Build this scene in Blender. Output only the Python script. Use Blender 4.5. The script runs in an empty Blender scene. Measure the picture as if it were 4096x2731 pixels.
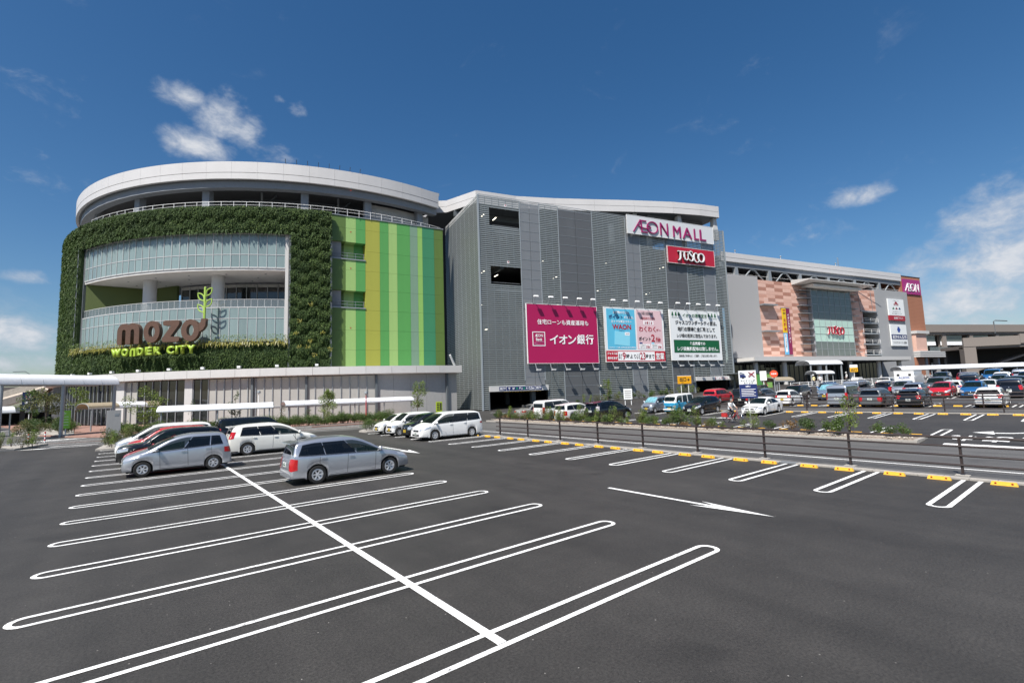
import bpy, bmesh, math, random
from mathutils import Vector, Matrix
from mathutils.bvhtree import BVHTree
R = math.radians
rnd = random.Random(7)
scene = bpy.context.scene
COL = scene.collection
PI = math.pi

# ------------------------------------------------------------------ camera
cam_d = bpy.data.cameras.new("camera")
cam = bpy.data.objects.new("camera", cam_d)
COL.objects.link(cam)
cam_d.sensor_width = 36.0
cam_d.lens = 36.0 * 1938.24 / 4096.0
cam_d.clip_start = 0.1
cam_d.clip_end = 6000
YAW, PITCH, ROLL, CAM_H = 0.6722, 0.1001, -0.0328, 3.1112
fwd = Vector((math.sin(YAW) * math.cos(PITCH), math.cos(YAW) * math.cos(PITCH), math.sin(PITCH)))
rgt = Vector((math.cos(YAW), -math.sin(YAW), 0))
upv = rgt.cross(fwd)
r2 = rgt * math.cos(ROLL) + upv * math.sin(ROLL)
u2 = -rgt * math.sin(ROLL) + upv * math.cos(ROLL)
cam.matrix_world = Matrix(((r2.x, u2.x, -fwd.x, 0), (r2.y, u2.y, -fwd.y, 0), (r2.z, u2.z, -fwd.z, CAM_H), (0, 0, 0, 1)))
scene.camera = cam

# ------------------------------------------------------------------ light
SUN_EL, SUN_AZ = R(55), R(24)          # light travels towards +X, a little +Y
sun_dir = Vector((math.cos(SUN_EL) * math.cos(SUN_AZ), math.cos(SUN_EL) * math.sin(SUN_AZ), -math.sin(SUN_EL)))
sd = bpy.data.lights.new("sun", 'SUN')
sd.energy = 5.0
sd.angle = R(0.53)
sd.color = (1.0, 0.955, 0.89)
sun = bpy.data.objects.new("sun", sd)
sun.rotation_euler = sun_dir.to_track_quat('-Z', 'Y').to_euler()
COL.objects.link(sun)

world = bpy.data.worlds.new("World")
scene.world = world
world.use_nodes = True
wn, wl = world.node_tree.nodes, world.node_tree.links
wn.clear()
w_out = wn.new("ShaderNodeOutputWorld")
w_bg = wn.new("ShaderNodeBackground")
w_bg.inputs[1].default_value = 0.076
w_sky = wn.new("ShaderNodeTexSky")
w_sky.sky_type = 'NISHITA'
w_sky.sun_disc = False
w_sky.sun_elevation = SUN_EL
w_sky.sun_rotation = math.atan2(-sun_dir.x, -sun_dir.y)
w_sky.altitude = 0
w_sky.air_density = 1.0
w_sky.dust_density = 0.9
w_sky.ozone_density = 2.6

def wmath(op, a, b=None, c=None):
    n = wn.new("ShaderNodeMath"); n.operation = op
    for i, v in enumerate((a, b, c)):
        if v is None: continue
        if isinstance(v, (int, float)): n.inputs[i].default_value = v
        else: wl.new(v, n.inputs[i])
    return n.outputs[0]
w_tc = wn.new("ShaderNodeTexCoord")
w_sep = wn.new("ShaderNodeSeparateXYZ")
wl.new(w_tc.outputs['Generated'], w_sep.inputs[0])
w_az = wmath('DEGREES', wmath('ARCTAN2', w_sep.outputs[0], w_sep.outputs[1]))
w_el = wmath('DEGREES', wmath('ARCSINE', w_sep.outputs[2]))
# cumulus masses: azimuth, elevation, half widths in degrees, amount
CLOUDS = [(4.8, 24.6, 3.6, 1.5, 1.15), (7.0, 27.3, 3.0, 2.6, 1.0), (3.6, 28.6, 2.4, 1.4, .95), (9.2, 26.6, 2.2, 2.2, .84), (11.8, 25.2, 3.0, 1.6, .70),
          (14.1, 29.7, 1.5, 0.9, .72), (12.5, 30.2, 0.9, 0.55, .66), (16.2, 25.6, 1.1, 0.6, .5), (75.3, 17.2, 3.0, 1.15, .95),
          (87.0, 12.6, 6.5, 3.6, 1.05), (85.0, 9.2, 8.5, 3.4, 1.06), (81.5, 6.4, 9.5, 2.6, 1.0), (78.5, 3.6, 9.0, 2.0, .92), (92.0, 14.0, 7.0, 4.0, .95), (-8.6, 5.8, 4.6, 1.8, 1.12), (-7.0, 3.6, 5, 1.3, .8), (-7.6, 10.8, 3.6, .9, .72), (-6.5, 19.0, 6, 2.2, .52), (-8, 26, 6, 2.5, .48), (70, 14.5, 6, 1.6, .5),
          (-22, 9, 12, 4, .9), (110, 12, 14, 6, .95), (150, 20, 18, 8, .9), (-60, 14, 16, 7, .9), (-110, 18, 18, 8, .9), (-160, 12, 18, 6, .9)]
mask = None
for (az, el, ra, re, am) in CLOUDS:
    da = wmath('DIVIDE', wmath('SUBTRACT', w_az, az), ra)
    de = wmath('DIVIDE', wmath('SUBTRACT', w_el, el), re)
    d2 = wmath('ADD', wmath('MULTIPLY', da, da), wmath('MULTIPLY', de, de))
    m = wmath('MULTIPLY', wmath('EXPONENT', wmath('MULTIPLY', d2, -0.7)), am)
    mask = m if mask is None else wmath('MAXIMUM', mask, m)
w_map = wn.new("ShaderNodeMapping")
w_map.inputs['Scale'].default_value = (1, 1, 1.55)
wl.new(w_tc.outputs['Generated'], w_map.inputs[0])
def wnoise(scale, detail, rough, dist=0.0):
    n = wn.new("ShaderNodeTexNoise"); n.inputs['Scale'].default_value = scale
    n.inputs['Detail'].default_value = detail; n.inputs['Roughness'].default_value = rough; n.inputs['Distortion'].default_value = dist
    wl.new(w_map.outputs[0], n.inputs['Vector']); return n.outputs[0]
n1 = wnoise(24, 9, 0.60, 0.25)
n2 = wnoise(9, 8, 0.62, 0.5)
def wrange(v, a, b, smooth=True):
    n = wn.new("ShaderNodeMapRange"); n.interpolation_type = 'SMOOTHSTEP' if smooth else 'LINEAR'
    n.inputs['From Min'].default_value = a; n.inputs['From Max'].default_value = b
    wl.new(v, n.inputs[0]); return n.outputs[0]
dens = wmath('ADD', wmath('MULTIPLY', mask, 0.78), wmath('SUBTRACT', n1, 0.5))
cum = wrange(dens, 0.32, 0.95)
# thin high veils and low stratus near the horizon
lowband = wmath('EXPONENT', wmath('MULTIPLY', wmath('ABSOLUTE', wmath('SUBTRACT', w_el, 4.0)), -0.22))
veil = wmath('MULTIPLY', wrange(wmath('ADD', n2, wmath('MULTIPLY', lowband, 0.20)), 0.60, 0.95), 0.34)
cloud = wmath('MINIMUM', wmath('MAXIMUM', wmath('MULTIPLY', cum, 0.93), veil), 0.95)
w_hsv = wn.new("ShaderNodeHueSaturation")
w_hsv.inputs['Saturation'].default_value = 1.30
wl.new(w_sky.outputs[0], w_hsv.inputs['Color'])
w_mix = wn.new("ShaderNodeMix"); w_mix.data_type = 'RGBA'
wl.new(cloud, w_mix.inputs[0])
wl.new(w_hsv.outputs[0], w_mix.inputs[6])
w_cc = wn.new("ShaderNodeMix"); w_cc.data_type = 'RGBA'
w_cc.inputs[6].default_value = (4.9, 5.4, 6.2, 1)
w_cc.inputs[7].default_value = (7.2, 7.3, 7.6, 1)
wl.new(wrange(dens, 0.55, 1.05), w_cc.inputs[0])
wl.new(w_cc.outputs[2], w_mix.inputs[7])
wl.new(w_mix.outputs[2], w_bg.inputs[0])
wl.new(w_bg.outputs[0], w_out.inputs[0])
scene.view_settings.view_transform = 'Standard'
scene.view_settings.look = 'None'
scene.view_settings.gamma = 1
scene.view_settings.use_curve_mapping = False
scene.view_settings.exposure = 0.5
scene.cycles.max_bounces = 8
scene.cycles.transparent_max_bounces = 24

# ------------------------------------------------------------------ materials
def lin(c):
    if isinstance(c, str):
        c = [int(c[i:i + 2], 16) / 255 for i in (0, 2, 4)]
        return tuple((x / 12.92 if x <= .04045 else ((x + .055) / 1.055) ** 2.4) for x in c)
    return c
MATS = {}
def mat(name, col, rough=.6, metal=0, var=0.0, vscale=3.0, col2=None, bump=0.0, bscale=40, coat=0, spec=.5, alpha=1, emit=0, detail=4, coords='Object', stretch=None, flake=0, transl=0):
    if name in MATS: return MATS[name]
    m = bpy.data.materials.new(name); m.use_nodes = True
    nt = m.node_tree; b = nt.nodes["Principled BSDF"]; L = nt.links
    c = (*lin(col), 1)
    b.inputs['Base Color'].default_value = c
    b.inputs['Roughness'].default_value = rough
    b.inputs['Metallic'].default_value = metal
    b.inputs['Specular IOR Level'].default_value = spec
    b.inputs['Coat Weight'].default_value = coat
    b.inputs['Coat Roughness'].default_value = .04
    if emit:
        b.inputs['Emission Color'].default_value = c; b.inputs['Emission Strength'].default_value = emit
    if var or col2 or bump:
        tc = nt.nodes.new("ShaderNodeTexCoord"); vec = tc.outputs[coords]
        if stretch:
            mp = nt.nodes.new("ShaderNodeMapping"); mp.inputs['Scale'].default_value = stretch
            L.new(vec, mp.inputs[0]); vec = mp.outputs[0]
    if var or col2:
        n = nt.nodes.new("ShaderNodeTexNoise"); n.inputs['Scale'].default_value = vscale; n.inputs['Detail'].default_value = detail
        n.inputs['Roughness'].default_value = .62
        L.new(vec, n.inputs['Vector'])
        rp = nt.nodes.new("ShaderNodeValToRGB")
        rp.color_ramp.elements[0].position = .3; rp.color_ramp.elements[1].position = .7
        if col2:
            rp.color_ramp.elements[0].color = c; rp.color_ramp.elements[1].color = (*lin(col2), 1)
        else:
            rp.color_ramp.elements[0].color = (*[x * (1 - var) for x in c[:3]], 1); rp.color_ramp.elements[1].color = (*[min(1, x * (1 + var)) for x in c[:3]], 1)
        L.new(n.outputs[0], rp.inputs[0]); L.new(rp.outputs[0], b.inputs['Base Color'])
    if bump:
        n = nt.nodes.new("ShaderNodeTexNoise"); n.inputs['Scale'].default_value = bscale; n.inputs['Detail'].default_value = 3
        L.new(vec, n.inputs['Vector'])
        bp = nt.nodes.new("ShaderNodeBump"); bp.inputs['Strength'].default_value = bump; bp.inputs['Distance'].default_value = .02
        L.new(n.outputs[0], bp.inputs['Height']); L.new(bp.outputs[0], b.inputs['Normal'])
    if alpha < 1:
        out = nt.nodes["Material Output"]; tr = nt.nodes.new("ShaderNodeBsdfTransparent"); mx = nt.nodes.new("ShaderNodeMixShader")
        mx.inputs[0].default_value = alpha
        L.new(tr.outputs[0], mx.inputs[1]); L.new(b.outputs[0], mx.inputs[2]); L.new(mx.outputs[0], out.inputs[0])
    if transl:
        out = nt.nodes["Material Output"]; tr = nt.nodes.new("ShaderNodeBsdfTranslucent"); mx = nt.nodes.new("ShaderNodeMixShader")
        mx.inputs[0].default_value = transl
        if b.inputs['Base Color'].links: L.new(b.inputs['Base Color'].links[0].from_socket, tr.inputs[0])
        else: tr.inputs[0].default_value = c
        L.new(b.outputs[0], mx.inputs[1]); L.new(tr.outputs[0], mx.inputs[2]); L.new(mx.outputs[0], out.inputs[0])
    MATS[name] = m
    return m

def asphalt(name, c1, c2, patch=.25):
    m = bpy.data.materials.new(name); m.use_nodes = True
    nt = m.node_tree; b = nt.nodes["Principled BSDF"]; L = nt.links
    tc = nt.nodes.new("ShaderNodeTexCoord")
    def noise(s, d, r=.6):
        n = nt.nodes.new("ShaderNodeTexNoise"); n.inputs['Scale'].default_value = s; n.inputs['Detail'].default_value = d; n.inputs['Roughness'].default_value = r
        L.new(tc.outputs['Object'], n.inputs['Vector']); return n.outputs[0]
    g = noise(26, 6, .85); p = noise(.16, 5, .6); p2 = noise(1.1, 5, .7)
    rp = nt.nodes.new("ShaderNodeValToRGB")
    rp.color_ramp.elements[0].position = .36; rp.color_ramp.elements[1].position = .66
    rp.color_ramp.elements[0].color = (*c1, 1); rp.color_ramp.elements[1].color = (*c2, 1)
    L.new(g, rp.inputs[0])
    # broad tonal patches, tyre dust
    mr = nt.nodes.new("ShaderNodeMapRange"); mr.inputs['From Min'].default_value = .3; mr.inputs['From Max'].default_value = .7
    mr.inputs['To Min'].default_value = 1 - patch; mr.inputs['To Max'].default_value = 1 + patch
    ad = nt.nodes.new("ShaderNodeMath"); ad.operation = 'MULTIPLY_ADD'; ad.inputs[1].default_value = .45; L.new(p2, ad.inputs[0])
    ml = nt.nodes.new("ShaderNodeMath"); ml.operation = 'MULTIPLY'; ml.inputs[1].default_value = .55; L.new(p, ml.inputs[0]); L.new(ml.outputs[0], ad.inputs[2])
    L.new(ad.outputs[0], mr.inputs[0])
    mx = nt.nodes.new("ShaderNodeMix"); mx.data_type = 'RGBA'; mx.blend_type = 'MULTIPLY'; mx.inputs[0].default_value = 1
    L.new(rp.outputs[0], mx.inputs[6]); L.new(mr.outputs[0], mx.inputs[7])
    # faint tyre bands along the aisles and dark oil spots in the bays
    mpv = nt.nodes.new("ShaderNodeMapping"); mpv.inputs['Scale'].default_value = (1.0, .045, 1); L.new(tc.outputs['Object'], mpv.inputs[0])
    tn = nt.nodes.new("ShaderNodeTexNoise"); tn.inputs['Scale'].default_value = .9; tn.inputs['Detail'].default_value = 4; L.new(mpv.outputs[0], tn.inputs['Vector'])
    tr_ = nt.nodes.new("ShaderNodeMapRange"); tr_.inputs['From Min'].default_value = .35; tr_.inputs['From Max'].default_value = .65; tr_.inputs['To Min'].default_value = .84; tr_.inputs['To Max'].default_value = 1.14; L.new(tn.outputs[0], tr_.inputs[0])
    on = noise(.42, 2, .4); orr = nt.nodes.new("ShaderNodeMapRange"); orr.inputs['From Min'].default_value = .65; orr.inputs['From Max'].default_value = .74; orr.inputs['To Min'].default_value = 1; orr.inputs['To Max'].default_value = .62; L.new(on, orr.inputs[0])
    om = nt.nodes.new("ShaderNodeMath"); om.operation = 'MULTIPLY'; L.new(tr_.outputs[0], om.inputs[0]); L.new(orr.outputs[0], om.inputs[1])
    mx0 = mx
    mx = nt.nodes.new("ShaderNodeMix"); mx.data_type = 'RGBA'; mx.blend_type = 'MULTIPLY'; mx.inputs[0].default_value = 1; L.new(mx0.outputs[2], mx.inputs[6]); L.new(om.outputs[0], mx.inputs[7])
    # pale mineral chips
    vo = nt.nodes.new("ShaderNodeTexVoronoi"); vo.inputs['Scale'].default_value = 7; L.new(tc.outputs['Object'], vo.inputs['Vector'])
    vr = nt.nodes.new("ShaderNodeMapRange"); vr.inputs['From Min'].default_value = .075; vr.inputs['From Max'].default_value = .03
    L.new(vo.outputs['Distance'], vr.inputs[0])
    gs = noise(3.1, 2); gg = nt.nodes.new("ShaderNodeMath"); gg.operation = 'GREATER_THAN'; gg.inputs[1].default_value = .56; L.new(gs, gg.inputs[0])
    mm = nt.nodes.new("ShaderNodeMath"); mm.operation = 'MULTIPLY'; L.new(vr.outputs[0], mm.inputs[0]); L.new(gg.outputs[0], mm.inputs[1])
    m2 = nt.nodes.new("ShaderNodeMix"); m2.data_type = 'RGBA'; L.new(mm.outputs[0], m2.inputs[0]); L.new(mx.outputs[2], m2.inputs[6]); m2.inputs[7].default_value = (.38, .36, .33, 1)
    L.new(m2.outputs[2], b.inputs['Base Color'])
    b.inputs['Roughness'].default_value = .68; b.inputs['Specular IOR Level'].default_value = .5
    bp = nt.nodes.new("ShaderNodeBump"); bp.inputs['Strength'].default_value = .8; bp.inputs['Distance'].default_value = .015
    L.new(g, bp.inputs['Height']); L.new(bp.outputs[0], b.inputs['Normal'])
    MATS[name] = m
    return m

def paint_white(name, col, wear=.5):
    """worn road paint: chips let the dark asphalt show through"""
    m = bpy.data.materials.new(name); m.use_nodes = True
    nt = m.node_tree; b = nt.nodes["Principled BSDF"]; L = nt.links
    tc = nt.nodes.new("ShaderNodeTexCoord")
    n = nt.nodes.new("ShaderNodeTexNoise"); n.inputs['Scale'].default_value = 14; n.inputs['Detail'].default_value = 6; n.inputs['Roughness'].default_value = .75
    L.new(tc.outputs['Object'], n.inputs['Vector'])
    n2_ = nt.nodes.new("ShaderNodeTexNoise"); n2_.inputs['Scale'].default_value = .8; n2_.inputs['Detail'].default_value = 3
    L.new(tc.outputs['Object'], n2_.inputs['Vector'])
    ad = nt.nodes.new("ShaderNodeMath"); ad.operation = 'MULTIPLY_ADD'; ad.inputs[1].default_value = .5; L.new(n2_.outputs[0], ad.inputs[0]); L.new(n.outputs[0], ad.inputs[2])
    rp = nt.nodes.new("ShaderNodeValToRGB")
    e = rp.color_ramp.elements
    e[0].position = .50; e[0].color = (.13, .125, .12, 1); e[1].position = .63; e[1].color = (*[x * .72 for x in col], 1)
    k = rp.color_ramp.elements.new(.82); k.color = (*col, 1)
    L.new(ad.outputs[0], rp.inputs[0]); L.new(rp.outputs[0], b.inputs['Base Color'])
    b.inputs['Roughness'].default_value = .7
    MATS[name] = m
    return m

# ------------------------------------------------------------------ mesh helpers
class MB:
    def __init__(s): s.v = []; s.f = []
    def add(s, vs, fs):
        o = len(s.v); s.v += [tuple(p) for p in vs]; s.f += [tuple(i + o for i in f) for f in fs]; return s
    def box(s, x0, x1, y0, y1, z0, z1):
        return s.add([(x0, y0, z0), (x1, y0, z0), (x1, y1, z0), (x0, y1, z0), (x0, y0, z1), (x1, y0, z1), (x1, y1, z1), (x0, y1, z1)],
                     [(0, 3, 2, 1), (4, 5, 6, 7), (0, 1, 5, 4), (1, 2, 6, 5), (2, 3, 7, 6), (3, 0, 4, 7)])
    def bar(s, p, q, w, h=None, up=(0, 0, 1)):
        """rectangular bar from p to q"""
        h = h or w; p = Vector(p); q = Vector(q); d = (q - p).normalized(); u = Vector(up)
        if abs(d.dot(u)) > .95: u = Vector((1, 0, 0))
        a = d.cross(u).normalized(); b = a.cross(d).normalized(); a *= w / 2; b *= h / 2
        return s.add([p - a - b, p + a - b, p + a + b, p - a + b, q - a - b, q + a - b, q + a + b, q - a + b],
                     [(0, 3, 2, 1), (4, 5, 6, 7), (0, 1, 5, 4), (1, 2, 6, 5), (2, 3, 7, 6), (3, 0, 4, 7)])
    def tube(s, pts, r, n=8, cap=True, closed=False):
        pts = [Vector(p) for p in pts]; k = len(pts); vs = []; prev = None
        rs = r if isinstance(r, (list, tuple)) else [r] * k
        for i, p in enumerate(pts):
            if closed: d = (pts[(i + 1) % k] - pts[i - 1]).normalized()
            else: d = (pts[min(i + 1, k - 1)] - pts[max(i - 1, 0)]).normalized()
            if prev is None:
                a = d.orthogonal().normalized()
            else:
                a = (prev - d * prev.dot(d)); a = a.normalized() if a.length > 1e-6 else d.orthogonal().normalized()
            prev = a; b = d.cross(a)
            vs += [p + (a * math.cos(2 * PI * j / n) + b * math.sin(2 * PI * j / n)) * rs[i] for j in range(n)]
        fs = []
        for i in range(k if closed else k - 1):
            i2 = (i + 1) % k
            fs += [(i * n + j, i * n + (j + 1) % n, i2 * n + (j + 1) % n, i2 * n + j) for j in range(n)]
        if cap and not closed: fs += [tuple(range(n - 1, -1, -1)), tuple((k - 1) * n + j for j in range(n))]
        return s.add(vs, fs)
    def prism(s, poly, z0, z1, M=None):
        """extrude an x,y polygon (ccw) from z0 to z1, optional matrix"""
        n = len(poly); vs = [(x, y, z0) for x, y in poly] + [(x, y, z1) for x, y in poly]
        if M is not None: vs = [M @ Vector(v) for v in vs]
        return s.add(vs, [tuple(range(n - 1, -1, -1)), tuple(range(n, 2 * n))] + [(i, (i + 1) % n, n + (i + 1) % n, n + i) for i in range(n)])
    def lathe(s, prof, n=24, M=None):
        """profile of (r,z), revolve about z"""
        k = len(prof); vs = []
        for j in range(n):
            a = 2 * PI * j / n
            vs += [(r * math.cos(a), r * math.sin(a), z) for r, z in prof]
        if M is not None: vs = [M @ Vector(v) for v in vs]
        return s.add(vs, [(j * k + i, ((j + 1) % n) * k + i, ((j + 1) % n) * k + i + 1, j * k + i + 1) for j in range(n) for i in range(k - 1)])
    def arc(s, r0, r1, a0, a1, z0, z1, n=1):
        """ring sector, degrees"""
        vs = []
        for i in range(n + 1):
            a = R(a0 + (a1 - a0) * i / n); c, t = math.cos(a), math.sin(a)
            vs += [(r0 * c, r0 * t, z0), (r1 * c, r1 * t, z0), (r1 * c, r1 * t, z1), (r0 * c, r0 * t, z1)]
        fs = [(0, 1, 2, 3), (4 * n + 3, 4 * n + 2, 4 * n + 1, 4 * n)]
        for i in range(n):
            o = 4 * i
            fs += [(o + j, o + 4 + j, o + 4 + (j + 1) % 4, o + (j + 1) % 4) for j in range(4)]
        return s.add(vs, fs)
    def strip(s, L, Rr):
        """sheet between two polylines of equal length"""
        n = len(L); return s.add(list(L) + list(Rr), [(i, i + 1, n + i + 1, n + i) for i in range(n - 1)])
    def mesh(s, name, m=None, smooth=False, sharp=None, fix=True):
        me = bpy.data.meshes.new(name); me.from_pydata(s.v, [], s.f)
        if fix:
            bm = bmesh.new(); bm.from_mesh(me); bmesh.ops.recalc_face_normals(bm, faces=bm.faces); bm.to_mesh(me); bm.free()
        if smooth:
            me.shade_smooth()
            if sharp: me.set_sharp_from_angle(angle=R(sharp))
        if m: me.materials.append(m)
        return me
    def build(s, name, m, parent=None, smooth=False, sharp=40, kind=None, fix=True):
        return obj(name, s.mesh(name, m, smooth, sharp, fix), parent, kind)

def obj(name, me, parent=None, kind=None, loc=None, rz=None, scale=None):
    o = bpy.data.objects.new(name, me); COL.objects.link(o)
    if parent is not None: o.parent = parent
    if kind: o["kind"] = kind
    if loc is not None: o.location = loc
    if rz is not None: o.rotation_euler = (0, 0, rz)
    if scale is not None: o.scale = scale
    return o
def tag(o, label=None, cat=None, group=None, kind=None):
    if label: o["label"] = label
    if cat: o["category"] = cat
    if group: o["group"] = group
    if kind: o["kind"] = kind
    return o
def thing(name, label, cat, loc=(0, 0, 0), rz=0, group=None):
    o = bpy.data.objects.new(name, None); COL.objects.link(o)
    o.location = loc; o.rotation_euler = (0, 0, rz); o.empty_display_size = .3
    return tag(o, label, cat, group)
def copy_tree(o, parent=None):
    c = o.copy(); COL.objects.link(c)
    if parent is not None: c.parent = parent
    for ch in list(o.children): copy_tree(ch, c)
    return c
UNIT = {}
def unit_cube(m):
    if m.name not in UNIT:
        UNIT[m.name] = MB().box(-.5, .5, -.5, .5, -.5, .5).mesh("piece_" + m.name, m, fix=False)
    return UNIT[m.name]
def cube(name, parent, m, x0, x1, y0, y1, z0, z1, rz=None):
    """one rectangular piece sharing a unit cube"""
    o = obj(name, unit_cube(m), parent, loc=((x0 + x1) / 2, (y0 + y1) / 2, (z0 + z1) / 2), scale=(abs(x1 - x0), abs(y1 - y0), abs(z1 - z0)))
    if rz is not None: o.rotation_euler = (0, 0, rz)
    return o
def cube_at(name, parent, m, c, dims, rz=0):
    o = obj(name, unit_cube(m), parent, loc=c, scale=dims); o.rotation_euler = (0, 0, rz); return o

TXT = {}
def text_mesh(body, m, w=None, h=None, depth=0.0, bold=0.0, wmax=None):
    """flat or raised lettering in the x,z plane facing -y, centred on the origin, scaled to w x h"""
    c = bpy.data.curves.new("t", 'FONT'); c.body = body; c.offset = bold; c.extrude = depth / 2 if False else 0
    c.resolution_u = 3; c.fill_mode = 'FRONT'
    o = bpy.data.objects.new("t", c); COL.objects.link(o)
    bpy.context.view_layer.update()
    dg = bpy.context.evaluated_depsgraph_get()
    me = bpy.data.meshes.new_from_object(o.evaluated_get(dg))
    bpy.data.objects.remove(o); bpy.data.curves.remove(c)
    xs = [v.co.x for v in me.vertices]; ys = [v.co.y for v in me.vertices]
    cx, cy = (min(xs) + max(xs)) / 2, (min(ys) + max(ys)) / 2
    W, H = max(xs) - min(xs), max(ys) - min(ys)
    sx = w / W if w else None; sy = h / H if h else None
    sx = sx or sy; sy = sy or sx
    for v in me.vertices: v.co = ((v.co.x - cx) * sx, 0, (v.co.y - cy) * sy)
    if depth:
        bm = bmesh.new(); bm.from_mesh(me)
        bmesh.ops.remove_doubles(bm, verts=bm.verts, dist=1e-5)
        g = bmesh.ops.extrude_face_region(bm, geom=bm.faces[:])
        for e in g['geom']:
            if isinstance(e, bmesh.types.BMVert): e.co.y -= depth
        bmesh.ops.recalc_face_normals(bm, faces=bm.faces)
        bm.to_mesh(me); bm.free()
    else:
        for p in me.polygons: pass
    me.name = "lettering"
    me.materials.clear(); me.materials.append(m)
    return me
def text(parent, body, m, x, y, z, w=None, h=None, depth=0, bold=0, name="lettering"):
    return obj(name, text_mesh(body, m, w, h, depth, bold), parent, loc=(x, y, z))
def vtext(parent, body, m, x, y, ztop, size, pitch=None, bold=0.02):
    for i, ch in enumerate(body):
        if ch == 'ー':
            o = cube('lettering', parent, m, x - size * .06, x + size * .06, y - .005, y, ztop - (i + .9) * (pitch or size), ztop - (i + .1) * (pitch or size)); continue
        if ch == ' ': continue
        text(parent, ch, m, x, y, ztop - (i + .5) * (pitch or size), h=size * .86, bold=bold)
def outline_mesh(polys, m, depth, name="letter"):
    """2D outlines (first outer, others holes) in x,z filled and extruded towards -y"""
    c = bpy.data.curves.new("t", 'CURVE'); c.dimensions = '2D'; c.fill_mode = 'BOTH'; c.extrude = depth / 2
    for P in polys:
        s = c.splines.new('POLY'); s.points.add(len(P) - 1); s.use_cyclic_u = True
        for i, (x, y) in enumerate(P): s.points[i].co = (x, y, 0, 1)
    o = bpy.data.objects.new("t", c); COL.objects.link(o); bpy.context.view_layer.update()
    me = bpy.data.meshes.new_from_object(o.evaluated_get(bpy.context.evaluated_depsgraph_get()))
    bpy.data.objects.remove(o); bpy.data.curves.remove(c)
    for v in me.vertices: v.co = (v.co.x, -v.co.z, v.co.y)
    me.materials.clear(); me.materials.append(m); me.name = name
    return me
def ribbon(pts, ws, m, depth, y0=0.0):
    """stroke of varying width along x,z points, extruded towards -y"""
    n = len(pts); L = []; Rr = []
    for i, p in enumerate(pts):
        a = Vector(pts[max(i - 1, 0)]); b = Vector(pts[min(i + 1, n - 1)]); d = (b - a).normalized(); nn = Vector((-d.y, d.x)); w = (ws[i] if isinstance(ws, (list, tuple)) else ws) / 2
        L.append(Vector(p) + nn * w); Rr.append(Vector(p) - nn * w)
    b = MB()
    vs = [(q.x, y0 - depth, q.y) for q in L] + [(q.x, y0 - depth, q.y) for q in Rr] + [(q.x, y0, q.y) for q in L] + [(q.x, y0, q.y) for q in Rr]
    fs = []
    for i in range(n - 1):
        fs += [(i, i + 1, n + i + 1, n + i), (2 * n + i, 3 * n + i, 3 * n + i + 1, 2 * n + i + 1), (i, 2 * n + i, 2 * n + i + 1, i + 1), (n + i, n + i + 1, 3 * n + i + 1, 3 * n + i)]
    fs += [(0, n, 3 * n, 2 * n), (n - 1, 3 * n - 1, 4 * n - 1, 2 * n - 1)]
    b.add(vs, fs)
    return b
def ell(cx, cy, rx, ry, a0=0, a1=360, n=24):
    return [(cx + rx * math.cos(R(a0 + (a1 - a0) * i / n)), cy + ry * math.sin(R(a0 + (a1 - a0) * i / n))) for i in range(n + (0 if abs(a1 - a0) >= 360 else 1))]
# ------------------------------------------------------------------ palette
M_LOT = asphalt('lot_asphalt', (.0180, .0163, .0146), (.060, .0555, .0505), .34)
M_LANE = asphalt('lane_asphalt', (.078, .0755, .072), (.130, .125, .119), .2)
M_FAR = asphalt('far_asphalt', (.05, .049, .048), (.085, .083, .08), .2)
M_PAINT = paint_white('road_paint', (.86, .86, .84))
M_REDLINE = mat('red_lane_paint', (.24, .12, .085), .8, var=.2, vscale=2)
M_CONC = mat('kerb_concrete', (.36, .335, .30), .85, var=.16, vscale=2.5, bump=.25, bscale=30)
M_KERBD = mat('kerb_dark', (.17, .18, .19), .8, var=.15)
M_YELLOW = mat('wheel_stop_yellow', (.78, .42, .03), .55, var=.12, vscale=6)
M_REFL = mat('reflector_red', (.35, .04, .02), .3)
M_FENCE = mat('fence_brown', (.035, .024, .022), .45)
M_SOIL = mat('planter_soil', (.16, .125, .095), .95, col2=(.34, .285, .235), vscale=3, bump=.6, bscale=8, detail=8)
M_ROCK = mat('rubble', (.45, .40, .34), .9, var=.3, vscale=5)
M_BRICKPAVE = mat('brick_paving', (.24, .13, .10), .85, col2=(.33, .20, .16), vscale=2.2, detail=6)
M_WHITE = mat('white_metal', (.80, .80, .79), .42, var=.03)
M_FASCIA = mat('fascia_offwhite', (.52, .512, .50), .5, var=.04, vscale=.6)
M_BAND = mat('roof_band_pale', (.53, .52, .515), .45, var=.04, vscale=.3)
M_SOFFIT = mat('soffit_white', (.72, .70, .67), .7)
M_BEAM = mat('beam_grey', (.20, .215, .235), .55, var=.06)
M_STEEL = mat('galvanised_grey', (.30, .32, .335), .45, var=.08, metal=.3)
M_STEELD = mat('steel_dark', (.11, .125, .135), .5)
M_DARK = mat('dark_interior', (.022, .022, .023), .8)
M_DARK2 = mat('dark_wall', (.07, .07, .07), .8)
M_MINT = mat('mint_glass', (.20, .262, .257), .07, var=.05, vscale=.4, spec=.6)
M_MULL = mat('mullion_white', (.45, .46, .46), .4)
M_GLASSD = mat('dark_glass', (.018, .021, .022), .04, spec=.7)
M_GLASSB = mat('blind_glass', (.37, .365, .345), .10, var=.05, vscale=.5, spec=.55)
M_RAILG = mat('rail_glass', (.16, .19, .2), .05, alpha=.55, spec=.7)
M_CLADG = mat('podium_grey_panel', (.34, .335, .325), .55, var=.05)
M_SLAT = mat('slat_grey', (.30, .32, .31), .42, metal=.4, var=.10, vscale=1.2)
M_SLATD = mat('frame_grey', (.26, .29, .31), .45)
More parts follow.
